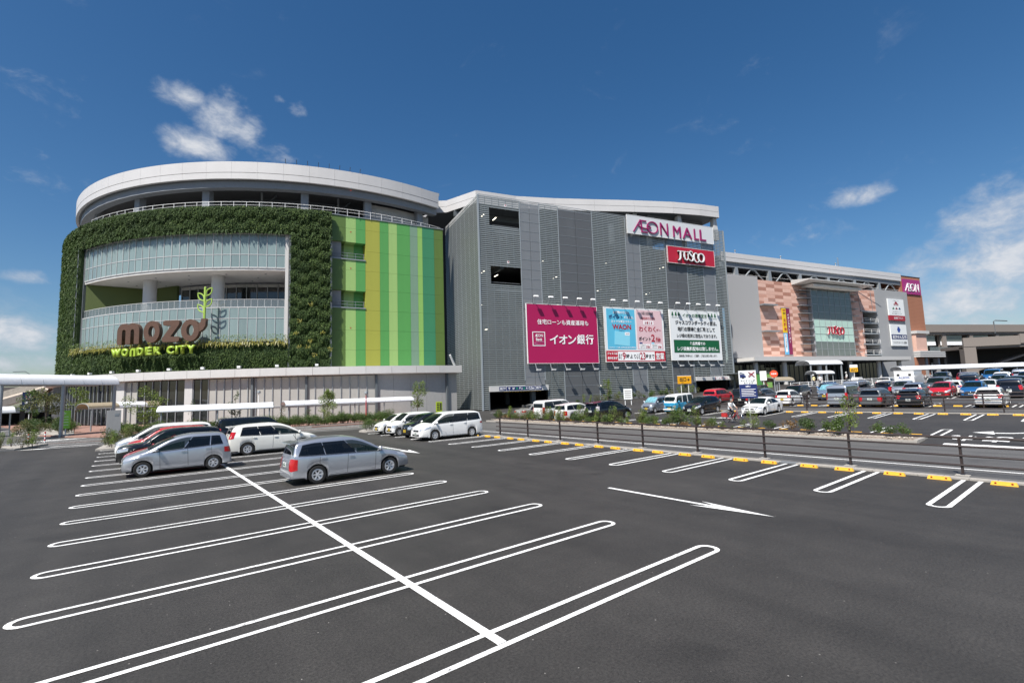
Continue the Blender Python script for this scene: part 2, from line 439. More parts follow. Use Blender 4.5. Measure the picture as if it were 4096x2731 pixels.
M_MESH = mat('perforated_mesh', (.26, .275, .29), .5, metal=.2, alpha=.70)
M_MESHD = mat('perforated_mesh_dark', (.15, .157, .165), .5, metal=.2, alpha=.72)
M_LAMPON = mat('fluorescent', (1, .93, .75), .5, emit=2.2)
M_CONCW = mat('concrete_wall', (.30, .305, .31), .8, var=.10, vscale=.35, bump=.05)
M_STRIP = mat('signal_black', (.02, .02, .02), .5)

# ------------------------------------------------------------------ ground
ZP = [(-900, 0), (29.1, 0), (31.3, .12), (34.8, .23), (41.2, .31), (45, .417), (52.2, .65), (55.5, .72), (63, .97), (75, 1.35), (90, 1.95), (110, 2.4), (400, 2.6), (2500, 2.6)]
def zg(x):
    for (a, za), (b, zb) in zip(ZP, ZP[1:]):
        if x <= b: return za + (zb - za) * (x - a) / (b - a)
    return ZP[-1][1]
xs = [-1500] + [p[0] for p in ZP[1:]]
g = MB()
g.v = [(x, y, zg(x)) for x in xs for y in (-900, 2500)]
g.f = [(2 * i, 2 * i + 2, 2 * i + 3, 2 * i + 1) for i in range(len(xs) - 1)]
ground = g.build('ground', M_LOT, kind='structure')

def sheet(name, m, x0, x1, y0, y1, dz, parent=None, kind='structure'):
    bx = [x0] + [p[0] for p in ZP if x0 < p[0] < x1] + [x1]
    b = MB(); b.v = [(x, y, zg(x) + dz) for x in bx for y in (y0, y1)]
    b.f = [(2 * i, 2 * i + 2, 2 * i + 3, 2 * i + 1) for i in range(len(bx) - 1)]
    return b.build(name, m, parent, kind=kind)
def poly_sheet(name, m, pts, z, parent=None, kind='structure', thick=0):
    b = MB()
    if thick: b.prism(pts, z - thick, z)
    else: b.add([(x, y, z) for x, y in pts], [tuple(range(len(pts)))])
    o = b.build(name, m, parent, kind=kind)
    bm = bmesh.new(); bm.from_mesh(o.data); bmesh.ops.triangulate(bm, faces=[f for f in bm.faces if len(f.verts) > 4]); bm.to_mesh(o.data); bm.free()
    return o
lane = sheet('service_lane', M_LANE, 20.06, 29.1, -30, 44.2, .004)
lane2 = sheet('far_lane', M_LANE, 46.2, 51.2, -25, 30, .006)
aisle2 = sheet('car_park_aisle', M_FAR, 56.6, 62.4, -25, 34, .006)
road = poly_sheet('road', M_LANE, [(-60, 75), (-60, 50), (-7, 53.6), (0, 46.7), (16, 44.3), (30, 44.4), (40.6, 48.6), (40, 53.5), (28, 53), (20, 51.3), (12.9, 52), (-.5, 58), (-3.8, 62), (-5.1, 65), (-7.7, 72), (-10.2, 81), (-13, 100), (-25, 150), (-60, 150)], .0045)
pavement = poly_sheet('pavement', M_BRICKPAVE, [(-3.8, 62), (-.5, 58), (12.9, 52), (20, 51.3), (28, 53), (40, 53.5), (42, 75), (33, 100), (0, 140), (-25, 150), (-13, 100), (-10.2, 81), (-7.7, 72), (-5.1, 65)], .13, thick=.13)

# ------------------------------------------------------------------ markings
def marking(pts, w, name='bay_marking', parent=ground, closed=False, dz=.008, m=M_PAINT):
    P = [Vector(p) for p in pts]; n = len(P); L = []; Q = []
    for i in range(n):
        a = P[i - 1] if (closed or i > 0) else P[0]; b = P[(i + 1) % n] if (closed or i < n - 1) else P[-1]
        d = (b - a).normalized(); nn = Vector((-d.y, d.x)) * w / 2
        L.append(P[i] + nn); Q.append(P[i] - nn)
    if closed: L.append(L[0]); Q.append(Q[0])
    b = MB(); b.strip([(p.x, p.y, zg(p.x) + dz) for p in L], [(p.x, p.y, zg(p.x) + dz) for p in Q])
    return b.build(name, m, parent, fix=True)
def hairpin(xt, xo, y, hw=.19, w=.095, nm='bay_marking', parent=ground):
    """U-shaped bay line: rounded tip at xt, open end at xo"""
    s = 1 if xo > xt else -1
    arc = [(xt + s * hw * (1 - math.cos(R(a))), y + hw * math.sin(R(a))) for a in range(-90, 91, 15)]
    mids = [p[0] for p in ZP if min(xt, xo) + .3 < p[0] < max(xt, xo) - .1]
    mids.sort(reverse=s > 0)
    pts = [(xo, y - hw)] + [(mx, y - hw) for mx in mids] + arc + [(mx, y + hw) for mx in reversed(mids)] + [(xo, y + hw)]
    return marking(pts, w, nm, parent)
XC, Y0 = 3.755, 5.243
for k in range(16):
    y = Y0 + 2.5 * k; hw = .1854; l0, l1 = XC - 4.97, XC + 5.15
    pts = [(l0 + hw * (1 - math.cos(R(a))), y + hw * math.sin(R(a))) for a in range(-90, 91, 15)] + [(l1 - hw * (1 - math.cos(R(a))), y + hw * math.sin(R(a))) for a in range(90, -91, -15)]
    marking(pts, .088, closed=True)
marking([(XC, Y0 - .135), (XC, Y0 + 2.5 * 15)], .135, 'centre_line', dz=.011)
for k in range(-2, 15):
    hairpin(15.34, 19.7, 3.12 + 2.5 * k, w=.11)
for k in range(0, 14):
    hairpin(34.8, 31.2, 6.25 + 2.58 * k, w=.11)
for k in range(-2, 11):
    hairpin(41.2, 45.45, 6.4 + 2.53 * k, w=.11)
for k in range(-1, 8):
    hairpin(56.0, 51.9, 20.9 - 2.6 * k, w=.12)
for k in range(-3, 8):
    hairpin(62.3, 67.0, 18.6 - 2.6 * k, w=.12)
marking([(22.05, -30), (22.05, 41)], .13, 'lane_line')
marking([(29.45, 5.5), (29.45, -3)], .42, 'stop_line')

def arrow_poly(L=5, head=1.6, hw=.42, sw=.075):
    return [(-sw, 0), (sw, 0), (sw, L - head), (hw, L - head - .55), (0, L), (-hw, L - head - .55), (-sw, L - head)]
def arrow(x, y, ang, L=5, head=1.8, hw=.30, sw=.08, name='arrow_marking'):
    c, s = math.cos(ang), math.sin(ang)
    P = [(x + px * c - py * s, y + px * s + py * c) for px, py in arrow_poly(L, head, hw, sw)]
    b = MB(); b.add([(px, py, zg(px) + .009) for px, py in P], [(0, 1, 2, 6), (2, 3, 4), (6, 2, 4), (5, 6, 4)])
    return b.build(name, M_PAINT, ground)
arrow(11.84, 10.3, PI, 4.95, 1.45, .28, .065)
arrow(12.1, 28.2, PI, 5.0, 1.5, .36, .07)
arrow(-1.9, 48.9, R(84), 4.2, 1.4, .5, .10)
arrow(-1.6, 50.2, R(80), 3.6, 1.0, .3, .10)
arrow(38.6, 23.5, PI, 4.0, 1.6, .4, .09)
# turn arrow and "stop" writing beside the planter's end
b = MB(); b.add([(x, y, zg(x) + .012) for x, y in [(33.4, 4.9), (34.0, 4.1), (33.85, 3.5), (33.7, 4.05), (33.3, 4.05), (33.1, 4.05), (33.0, 4.35), (33.6, 3.9)]], [(0, 6, 3), (0, 3, 1)])
b2 = MB(); b2.add([(x, y, zg(x) + .012) for x, y in [(33.9, 5.15), (34.6, 4.45), (33.35, 4.25), (34.05, 4.32), (33.75, 4.30), (34.2, 3.7), (33.9, 3.7), (34.9, 3.0), (34.5, 2.9)]], [(0, 1, 2), (3, 4, 6, 5), (5, 6, 8, 7)])
b2.build('arrow_marking', M_PAINT, ground)
for i, ch in enumerate('止まれ'):
    me = text_mesh(ch, M_PAINT, w=.95, h=1.9, bold=.02)
    o = obj('road_lettering', me, ground)
    # lettering lies on the ground, read from the far side
    for v in me.vertices:
        tx, tz = v.co.x, v.co.z
        px = 31.55 - tz; py = 2.75 + 1.22 * i + tx
        v.co = (px, py, zg(px) + .012)
# road lines on the left
for off, m_, w_ in ((0, M_PAINT, .12), (-1.15, M_REDLINE, .22), (-2.6, M_PAINT, .12), (1.6, M_PAINT, .12)):
    marking([(-9 , 57.4 + off), (-5.1, 56.3 + off), (-1.5, 55.2 + off), (6, 51.8 + off * .8), (12.9, 49.3 + off * .7), (20, 48.6 + off * .6), (30, 49.4 + off * .6), (38, 51 + off * .6)], w_, 'road_line', road, m=m_, dz=.011)
for i in range(5):
    marking([(-7.2 + .75 * i, 58.0 + .35 * i), (-5.2 + .6 * i, 60.8 - .1 * i)], .28, 'zebra_bar', road, dz=.012)
marking([(-14, 84), (-11.6, 92), (-14, 112)], .14, 'road_line', road, dz=.012)
marking([(-16, 78), (-17.5, 92), (-21, 118)], .14, 'road_line', road, dz=.012)

# ------------------------------------------------------------------ wheel stops
def stop_mesh():
    b = MB(); L, D, H = .56, .13, .10
    b.add([(-D / 2, -L / 2, 0), (D / 2, -L / 2, 0), (D / 2, L / 2, 0), (-D / 2, L / 2, 0), (-D / 2 + .03, -L / 2 + .03, H), (D / 2 - .03, -L / 2 + .03, H), (D / 2 - .03, L / 2 - .03, H), (-D / 2 + .03, L / 2 - .03, H)],
          [(0, 3, 2, 1), (4, 5, 6, 7), (0, 1, 5, 4), (1, 2, 6, 5), (2, 3, 7, 6), (3, 0, 4, 7)])
    return b.mesh('wheel_stop', M_YELLOW)
ME_STOP = stop_mesh()
rb = MB()
rb.lathe([(.001, .012), (.026, .012), (.026, 0)], 10, Matrix.Translation((0, 0, 0)) @ Matrix.Rotation(-PI / 2, 4, 'Y'))
ME_REFL = rb.mesh('reflector', M_REFL)
STOPS = {}
def wheel_stop(x, y, label, group, face=-1, refl=True):
    o = tag(obj('wheel_stop', ME_STOP, loc=(x, y, zg(x) + .002)), label, 'wheel stop', group)
    STOPS.setdefault(group, []).append(o)
    if refl:
        for s in (-.17, .17):
            q = obj('reflector', ME_REFL, o, loc=(face * .048, s, .06))
            if face > 0: q.rotation_euler = (0, 0, PI)
for k in range(-1, 11):
    for s in (-.55, .55):
        wheel_stop(19.42, 3.12 + 2.5 * k + 1.25 + s, 'yellow wheel stop lying along the near pale kerb below the brown railing', 'wheel stops along the near kerb')
for k in range(0, 13):
    for s in (-.6, .6):
        wheel_stop(31.6, 6.25 + 2.58 * k + 1.29 + s, 'yellow wheel stop just behind the planted strip', 'wheel stops behind the planted strip', refl=False)
for k in range(-1, 10):
    for s in (-.6, .6):
        wheel_stop(45.1, 6.4 + 2.53 * k + 1.26 + s, 'yellow wheel stop at the foot of the farther brown railing', 'wheel stops at the farther railing')
for k in range(0, 8):
    for s in (-.62, .62):
        wheel_stop(52.2, 20.9 - 2.6 * k + 1.3 + s, 'yellow wheel stop of the row where the white and black hatchbacks stand', 'wheel stops of the farther row', refl=False)

ORD = ['first', 'second', 'third', 'fourth', 'fifth', 'sixth', 'seventh', 'eighth', 'ninth', 'tenth', 'eleventh', 'twelfth', 'thirteenth', 'fourteenth', 'fifteenth', 'sixteenth', 'seventeenth', 'eighteenth', 'nineteenth', 'twentieth', 'twenty-first', 'twenty-second', 'twenty-third', 'twenty-fourth', 'twenty-fifth', 'twenty-sixth']
ROWN = {'wheel stops along the near kerb': 'yellow wheel stop on the near kerb under the railing', 'wheel stops behind the planted strip': 'yellow wheel stop just behind the planted strip', 'wheel stops at the farther railing': 'yellow wheel stop at the foot of the farther railing', 'wheel stops of the farther row': 'yellow wheel stop of the row with the white and black hatchbacks'}
def in_frame(x, y): return (Vector((x, y, 0)).dot(r2) / max(.1, Vector((x, y, -3)).dot(fwd))) * 1938.24 < 2046
for g_, L_ in STOPS.items():
    L_.sort(key=lambda o: o.location.y); k_ = 0
    for o in L_:
        if in_frame(o.location.x, o.location.y): o['label'] = ROWN[g_] + ', ' + ORD[k_] + ' from the right'; k_ += 1
        else: bpy.data.objects.remove(o) if not o.children else [bpy.data.objects.remove(c) for c in list(o.children)] + [bpy.data.objects.remove(o)]
# ------------------------------------------------------------------ kerbs
kerb = tag(thing('kerb', 'pale concrete kerb of small blocks under the near brown railing', 'kerb'))
for i in range(58):
    y = -4.0 + .6 * i
    m_ = M_KERBD if i in (20, 38) else M_CONC
    cube('kerb_stone', kerb, m_, 19.74, 20.06, y + .006, y + .594, -.05, .05 + rnd.uniform(-.004, .004))
kerb2 = tag(thing('kerb', 'thin pale kerb edging the lot at the farther brown railing', 'kerb'))
for i in range(22):
    y = -6 + 1.8 * i
    cube('kerb_stone', kerb2, M_CONC, 45.85, 46.15, y + .01, y + 1.79, .3, .51)
planter = tag(thing('planter_bed', 'long planted strip of rubble soil edged with pale kerb stones', 'planter'))
for i in range(58):
    y = 6.35 + .6 * i
    cube('kerb_stone', planter, M_CONC, 29.02, 29.2, y + .006, y + .594, -.05, .14 + rnd.uniform(-.005, .005))
for i in range(3):
    cube('kerb_stone', planter, M_CONC, 29.21 + .6 * i, 29.80 + .6 * i, 6.35, 6.52, -.05, .17)
b = MB(); nx, ny = 6, 90; P = []
for i in range(nx + 1):
    for j in range(ny + 1):
        e = min(1, min(i, nx - i) / 1.5, min(j, ny - j) / 2)
        P.append((29.2 + 1.9 * i / nx, 6.5 + 34.6 * j / ny, .09 + .04 * i / nx + e * (.07 + .06 * rnd.random())))
b.add(P, [(i * (ny + 1) + j, (i + 1) * (ny + 1) + j, (i + 1) * (ny + 1) + j + 1, i * (ny + 1) + j + 1) for i in range(nx) for j in range(ny)])
b.build('soil', M_SOIL, planter, smooth=True, sharp=60)
b = MB()
for i in range(2200):
    x, y = 29.3 + 1.7 * rnd.random(), 6.6 + 34.3 * rnd.random(); s = rnd.uniform(.02, .075); z = .20 + .02 * rnd.random()
    q = [Vector((rnd.uniform(.6, 1) * s * a, rnd.uniform(.6, 1) * s * c_, rnd.uniform(.4, .8) * s * d)) for a, c_, d in ((1, 0, 0), (-1, 0, 0), (0, 1, 0), (0, -1, 0), (0, 0, 1), (0, 0, -1))]
    b.add([(x + v.x, y + v.y, z + v.z) for v in q], [(0, 2, 4), (2, 1, 4), (1, 3, 4), (3, 0, 4), (2, 0, 5), (1, 2, 5), (3, 1, 5), (0, 3, 5)])
b.build('rubble', M_ROCK, planter, kind='stuff', fix=False)

# ------------------------------------------------------------------ railings
def railing(label, x, ys, z0, ybeg, yend, base=False, h=1.13, rails=(.27, .56, .85, 1.12)):
    t = thing('railing', label, 'railing', (x, 0, 0))
    pm = MB(); pm.box(-.045, .045, -.032, .032, 0, h - .02); pm.box(-.06, .06, -.05, .05, 0, .02)
    pm = pm.mesh('post', M_FENCE)
    for y in ys:
        obj('post', pm, t, loc=(0, y, z0 + .05))
        if base: cube('post_base', t, M_CONC, -.20, .16, y - .17, y + .17, z0 - .05, z0 + .022)
    for i, rz_ in enumerate(rails):
        rr = .042 if i == len(rails) - 1 else .032
        MB().tube([(-.06 if i < 3 else 0, ybeg, z0 + .05 + rz_), (-.06 if i < 3 else 0, yend, z0 + .05 + rz_)], rr, 8).build('rail', M_FENCE, t, smooth=True)
    return t
railing('dark brown four rail railing along the near kerb', 20.66, [.45 + 3.02 * k - 3.02 for k in range(11)], 0, -6, 28.0, True)
railing('dark brown railing in the middle of the car park, behind the white saloon', 46.6, [5.35 + 3.05 * k - 6.1 for k in range(11)], .46, -6, 29)
railing('farthest brown railing, in front of the silver vans', 50.6, [6.85 + 3.02 * k - 6.04 for k in range(9)], .6, -4, 25)
# ------------------------------------------------------------------ round shopping building
CX, CY = 33.72, 111.43
drum = thing('shopping_building', 'round five storey shopping building with ivy frame, mint glass and striped green wall', 'building', (CX, CY, 0))
def pol(r, a, z=0): return (r * math.cos(R(a)), r * math.sin(R(a)), z)
def ring(name, m, r0, r1, a0, a1, z0, z1, step=2.0, parent=drum, smooth=False):
    return MB().arc(r0, r1, a0, a1, z0, z1, max(1, int(abs(a1 - a0) / step))).build(name, m, parent)
def disc(name, m, r, z0, z1, a0=-200, a1=20, parent=drum):
    n = 60; P = [(0, 0)] + [pol(r, a0 + (a1 - a0) * i / n)[:2] for i in range(n + 1)]
    b = MB(); k = len(P)
    b.add([(x, y, z0) for x, y in P] + [(x, y, z1) for x, y in P], [(0, i + 1, i) for i in range(1, k - 1)] + [(k, k + i, k + i + 1) for i in range(1, k - 1)] + [(i, i + 1, k + i + 1, k + i) for i in range(1, k - 1)])
    return b.build(name, m, parent)
# roof ring: pale fascia panels with a groove
A0, A1 = -196, -80.2
n = 24; st = (A1 - A0) / n
for i in range(n):
    a = A0 + st * i
    MB().arc(41.35, 41.75, a + .012, a + st - .012, 35.5, 37.1, 3).build('fascia_panel', M_BAND, drum)
    MB().arc(41.35, 41.73, a + .012, a + st - .012, 34.55, 35.44, 3).build('fascia_panel', M_BAND, drum)
disc('roof_slab', M_BEAM, 41.5, 34.6, 36.6, A0, A1)
ring('ring_beam', M_BEAM, 40.0, 41.1, A0, A1, 33.5, 34.55, 4)
ring('inner_beam', M_STEELD, 34.0, 34.5, A0, A1, 33.2, 34.5, 4)
for a in (-165, -146.8, -129.9, -110.2, -97.0, -84):
    cube_at('roof_column', drum, M_BEAM, pol(39.6, a, 31.8), (1.0, 1.05, 3.8), R(a))
for a in (-152, -120, -103):
    MB().tube([pol(37.2, a, 30), pol(37.2, a, 34.4)], .16, 8).build('roof_post', M_STEEL, drum, smooth=True)
    MB().tube([pol(36.5, a - 2, 31), pol(36.5, a + 3, 34.3)], .12, 6).build('brace', M_STEELD, drum, smooth=True)
disc('deck', M_CONCW, 41.6, 29.3, 29.9, -200, -79)
disc('deck_ceiling', M_DARK2, 39.5, 34.35, 34.5, A0, A1)
ring('back_wall', M_DARK, 25, 25.4, A0, A1, 29.9, 34.5, 4)
ring('plant_room_wall', M_CLADG, 38.7, 39.1, -97.0, -80.5, 29.9, 33.5, 3)
ring('plant_room_wall', M_SOFFIT, 30, 30.4, -141, -131, 29.9, 34.3, 3)
cube_at('duct', drum, M_STEELD, pol(38.3, -88, 33.2), (.5, 7, .3), R(-88))
MB().tube([pol(41.9, a, 31.05) for a in range(-158, -79, 2)], .035, 6).build('handrail', M_WHITE, drum, smooth=True)
MB().tube([pol(41.9, a, 30.6) for a in range(-158, -79, 2)], .025, 6).build('handrail', M_WHITE, drum, smooth=True)
for i in range(34):
    a = -158 + 2.34 * i
    cube_at('baluster', drum, M_WHITE, pol(41.9, a, 30.5), (.05, .05, 1.1), R(a))
# small spikes and antenna along the roof edge
for i in range(8):
    a = -113.6 + 2.05 * i
    MB().bar(pol(41.6, a, 37.1), pol(42.0, a, 37.75), .07).build('roof_spike', M_STEELD, drum)
MB().box(3.2, 8.2, -39.5, -37.2, 37.5, 38.0).box(3.6, 4.0, -39, -38, 36.6, 37.5).box(7.4, 7.8, -39, -38, 36.6, 37.5).build('roof_hood', M_CLADG, drum)

# body behind the facade
ring('storey_wall', M_CONCW, 40.6, 41.2, -198, -158.6, 6, 29.4, 4)
ring('storey_wall', M_CONCW, 40.6, 41.5, -113.0, -103, 6, 29.4, 4)
ring('storey_wall', M_CONCW, 41.0, 41.5, -158.6, -113.0, 26.3, 29.4, 4)
ring('storey_wall', M_CONCW, 41.0, 41.9, -158.6, -113.0, 6.5, 11.2, 4)
ring('floor_slab', M_SOFFIT, 30, 42.15, -160, -112, 21.05, 21.42, 3)      # white soffit over the terrace
ring('terrace_floor', M_CONCW, 30, 42.1, -160, -112, 15.3, 15.8, 3)
ring('green_wall', mat('dark_green_wall', (.085, .115, .03), .7), 34.6, 35.0, -172, -143.5, 15.8, 21.05, 3)
b = MB(); b.bar(pol(42.0, -158.5, 18.4), pol(35, -153, 18.4), .3, 5.2); b.build('green_wall', MATS['dark_green_wall'], drum)
# recessed terrace glazing
for i in range(13):
    a = -142.5 + 2.54 * i
    cube_at('window_pane', drum, M_GLASSD, pol(34.6, a + 1.27, 18.3), (.06, 1.46, 4.7), R(a + 1.27))
    cube_at('mullion', drum, M_MULL, pol(34.7, a, 18.3), (.16, .07, 4.9), R(a))
    cube_at('blind', drum, M_GLASSB, pol(34.68, a + 1.27, 20.5), (.04, 1.4, .5), R(a + 1.27))
for i in range(16):
    cube_at('downlight', drum, M_STEELD, pol(35.5 + (i % 3) * 2.2, -154 + 2.6 * i, 21.03), (.22, .22, .03), 0)
for a, rr in ((-144.2, .86), (-127.8, .86)):
    MB().tube([pol(38.9, a, 15.8), pol(38.9, a, 18.2)], rr, 28).build('column', M_FASCIA, drum, smooth=True)
    MB().tube([pol(38.9, a, 18.22), pol(38.9, a, 21.05)], rr, 28).build('column', M_FASCIA, drum, smooth=True)
# two bands of mint glass
MINTS = [M_MINT] + [mat('mint_glass_%d' % i, (.20 * f_, .262 * f_, .257 * f_), .05, var=.06, vscale=.5, spec=.7) for i, f_ in enumerate((.88, .95, 1.06))]
GA, GB, NG = -158.45, -113.3, 28
gs_ = (GB - GA) / NG; RG = 42.2; wv = 2 * RG * math.tan(R(gs_ / 2))
for i in range(NG):
    a = GA + gs_ * (i + .5)
    for z0, z1 in ((23.34, 26.2), (21.5, 23.22), (14.3, 15.72), (11.0, 14.18)):
        cube_at('window_pane', drum, rnd.choice(MINTS), pol(RG, a, (z0 + z1) / 2), (.05, wv - .06, z1 - z0), R(a + rnd.uniform(-.25, .25)))
for i in range(NG + 1):
    a = GA + gs_ * i
    for z0, z1 in ((21.42, 26.3), (11.0, 15.8)):
        cube_at('mullion', drum, M_MULL, pol(RG + .03, a, (z0 + z1) / 2), (.14, .065, z1 - z0), R(a))
for z, hh in ((26.28, .14), (23.28, .09), (21.42, .16), (15.78, .14), (14.24, .09)):
    ring('transom', M_MULL, RG - .05, RG + .07, GA - .1, GB + .1, z - hh / 2, z + hh / 2, 1.6)
for i in range(38):
    a = GA + (GB - GA) * (i + .5) / 38; w_ = 2 * 42.1 * math.tan(R((GB - GA) / 76))
    cube_at('balustrade_pane', drum, M_RAILG, pol(42.1, a, 16.35), (.03, w_ - .05, .95), R(a))
    cube_at('baluster', drum, M_MULL, pol(42.1, a + (GB - GA) / 76, 16.38), (.05, .045, 1.06), R(a))
ring('handrail', M_MULL, 42.05, 42.15, GA, GB, 16.88, 16.95, 1.6)
cube_at('jamb', drum, M_FASCIA, pol(42.1, -112.95, 16.5), (.5, .42, 19.6), R(-113))
cube_at('jamb', drum, M_STEELD, pol(42.0, -158.9, 16.5), (.6, .3, 19.6), R(-159))
for a in (-112.3, -105.0, -159.4):
    fr = MB()
    for d in (-.10, .10):
        fr.bar(pol(42.95, a + d, 7.1), pol(42.95, a + d, 26.2), .045)
    for k in range(36): fr.bar(pol(42.95, a - .1, 7.4 + .52 * k), pol(42.95, a + .1, 7.66 + .52 * k), .03)
    fr.build('trellis_frame', M_STEEL, drum)
for k in range(5):
    z = 12 + 3.1 * k
    for q in ((z, z + 2.4),):
        fr = MB()
        fr.bar(pol(41.9, -160.3, q[0]), pol(42.6, -160.9, q[0]), .08).bar(pol(41.9, -160.3, q[1]), pol(42.6, -160.9, q[1]), .08).bar(pol(42.6, -160.9, q[0]), pol(42.6, -160.9, q[1]), .08)
        fr.build('bracket', M_STEEL, drum)

# ivy: hanging fronds on backing sheets
M_IVY = mat('ivy_leaf', (.018, .048, .008), .75, col2=(.058, .104, .018), vscale=.55, detail=14, transl=.22)
M_IVYL = mat('ivy_leaf_light', (.06, .12, .02), .6, col2=(.15, .20, .045), vscale=3, detail=5, transl=.2)
M_IVYY = mat('ivy_leaf_yellow', (.16, .17, .03), .45, col2=(.34, .30, .05), vscale=4, detail=5, transl=.2)
M_IVYB = mat('ivy_backing_leaf', (.018, .040, .009), .9, col2=(.04, .07, .016), vscale=4, detail=6, bump=.8, bscale=6)  # dark green mottled backing sheet behind the fronds
def ivy(a0, a1, z0, z1, dens=60, tier=1.75, m=M_IVY, r=42.75, size=1.0, fringe=True, back=True, light=.12):
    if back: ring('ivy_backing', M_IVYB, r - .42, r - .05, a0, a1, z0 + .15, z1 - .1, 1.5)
    area = R(a1 - a0) * r * (z1 - z0); cnt = int(area * dens)
    bs = [MB(), MB()]
    for i in range(cnt):
        a = a0 + (a1 - a0) * rnd.random(); z = z0 + (z1 - z0) * rnd.random()
        fr = ((z - z0 + .35 * math.sin(a * 1.7) + .2 * math.sin(a * 5.1)) / tier) % 1.0
        bulge = .42 * math.sin(PI * fr) ** .8
        w = rnd.uniform(.028, .075) * size; L = rnd.uniform(.16, .46) * size; out = rnd.uniform(.03, .22)
        rr = r - .1 + bulge * rnd.uniform(.4, 1)
        p = Vector(pol(rr, a, z)); n_ = Vector(pol(1, a)); t_ = Vector((-n_.y, n_.x, 0))
        sl = rnd.uniform(-.35, .35); tip = p + n_ * out - Vector((0, 0, 1)) * L * rnd.uniform(.6, 1) + t_ * sl * L
        mid = (p + tip) / 2 + n_ * .12 * L; wd = (t_ * rnd.uniform(.6, 1) + n_ * rnd.uniform(-.6, .6) + Vector((0, 0, rnd.uniform(-.5, .5)))).normalized() * w
        bs[1 if rnd.random() < light else 0].add([p, mid + wd, tip, mid - wd], [(0, 1, 2, 3)])
    if fringe:      # long tips hanging below the edge
        for i in range(int(R(a1 - a0) * r * 9)):
            a = a0 + (a1 - a0) * rnd.random(); p = Vector(pol(r + rnd.uniform(-.1, .4), a, z0 + rnd.uniform(0, .35))); n_ = Vector(pol(1, a)); t_ = Vector((-n_.y, n_.x, 0))
            tip = p - Vector((0, 0, rnd.uniform(.25, .75))) + n_ * rnd.uniform(-.1, .35) + t_ * rnd.uniform(-.15, .15); wd = t_ * rnd.uniform(.05, .11)
            bs[0].add([p - wd, p + wd, tip], [(0, 1, 2)])
    bs[0].build('ivy', m, drum, kind='stuff', fix=False)
    if bs[1].v: bs[1].build('ivy', M_IVYL if m is M_IVY else m, drum, kind='stuff', fix=False)
ivy(-186, -104.9, 26.3, 30.15, 150, 1.9)
ivy(-112.3, -104.9, 7.1, 26.4, 150, 1.75)
ivy(-186, -159.0, 7.1, 26.4, 70, 1.5)
ivy(-159.8, -112.0, 7.05, 10.75, 150, 3.4)
ivy(-160.0, -112.4, 10.55, 11.35, 60, 1.2, M_IVYY, r=43.0, size=.9, fringe=True, back=False)
ivy(-160.0, -112.4, 11.1, 12.0, 34, 1.2, M_IVYL, r=42.95, size=.85, fringe=False, back=False)
for i in range(9):                                     # odd yellow tufts
    a = -111.5 + 6 * rnd.random(); z = 8.5 + 9 * rnd.random()
    ivy(a, a + .8, z, z + .5, 60, 1, M_IVYY, r=43.35, size=.9, fringe=False, back=False)

# striped green wall
GP = Vector((23.15 - CX, 70.85 - CY, 0)); grz = math.atan2(68.25 - 70.85, 39.4 - 23.15)
gw = bpy.data.objects.new('striped_wall', None); COL.objects.link(gw); gw.parent = drum; gw.location = GP; gw.rotation_euler = (0, 0, grz)
GC = {'olive': '5f7a3a', 'pale': 'a3c878', 'green': '5da557', 'ochre': 'aeb04a', 'grey': '80a088', 'teal': '3f8a62', 'lime': '93c266'}
for k_, v_ in GC.items(): mat('panel_' + k_, tuple(x * .80 for x in lin(v_)), .5, var=.07, vscale=.5, stretch=(1, 1, .25))
EDG = [-.6, 1.8, 3.28, 4.7, 6.88, 8.25, 9.6, 11.7, 12.95, 13.75, 15.75, 17.3]
SEQ = ['olive', 'pale', 'green', 'ochre', 'green', 'pale', 'green', 'grey', 'lime', 'teal', 'olive']
ZJ_ = [7.1, 9.8, 12.75, 15.8, 18.9, 21.8, 24.9, 28.2, 30.0]
for (x0, x1), cn in zip(zip(EDG, EDG[1:]), SEQ):
    m_ = MATS['panel_' + cn]
    if x1 < 4.75:      # stripes crossing the two recessed balconies
        spans = [(7.1, 9.8), (9.8, 12.75), (12.75, 16.15), (18.65, 21.8), (21.8, 23.5), (26.05, 28.2), (28.2, 30.0)]
    else: spans = list(zip(ZJ_, ZJ_[1:]))
    for z0, z1 in spans:
        cube('wall_panel', gw, m_, x0 + .008, x1 - .008, 0, .25, z0 + .01, z1 - .01)
    if x1 < 4.75:
        for z0, z1 in ((16.15, 18.65), (23.5, 26.05)):
            cube('wall_panel', gw, m_, x0 + .008, x1 - .008, 1.6, 1.8, z0, z1)
            cube('niche_ceiling', gw, m_, x0 + .008, x1 - .008, .26, 1.6, z1 + .002, z1 + .1)
cube('niche_side', gw, MATS['panel_ochre'], 4.7, 4.85, .26, 1.8, 16.15, 18.65); cube('niche_side', gw, MATS['panel_ochre'], 4.7, 4.85, .26, 1.8, 23.5, 26.05)
for z in (16.1, 23.45):
    cube('ledge', gw, M_STEEL, -.6, 4.72, -.12, 1.6, z - .12, z + .04)
    for r_ in (.45, .9): MB().tube([(-.5, .05, z + r_), (4.6, .05, z + r_)], .03, 6).build('handrail', M_STEEL, gw, smooth=True)
    for k in range(5): cube('baluster', gw, M_STEEL, -.4 + 1.2 * k, -.36 + 1.2 * k, .03, .07, z, z + .9)
for z in (12.9, 21.9, 27.5, 34.0):
    b = MB(); b.add([(2.4, -.02, z + .22), (2.66, -.02, z + .22), (2.53, -.02, z)], [(0, 1, 2)]); b.build('exit_triangle', mat('marker_red', (.45, .05, .03), .5), gw)
cube('coping', gw, M_STEEL, -.6, 17.4, -.1, .4, 30.0, 30.12)
cube('wall_core', gw, M_DARK2, -.6, 17.2, 1.85, 2.1, 7, 29.9)

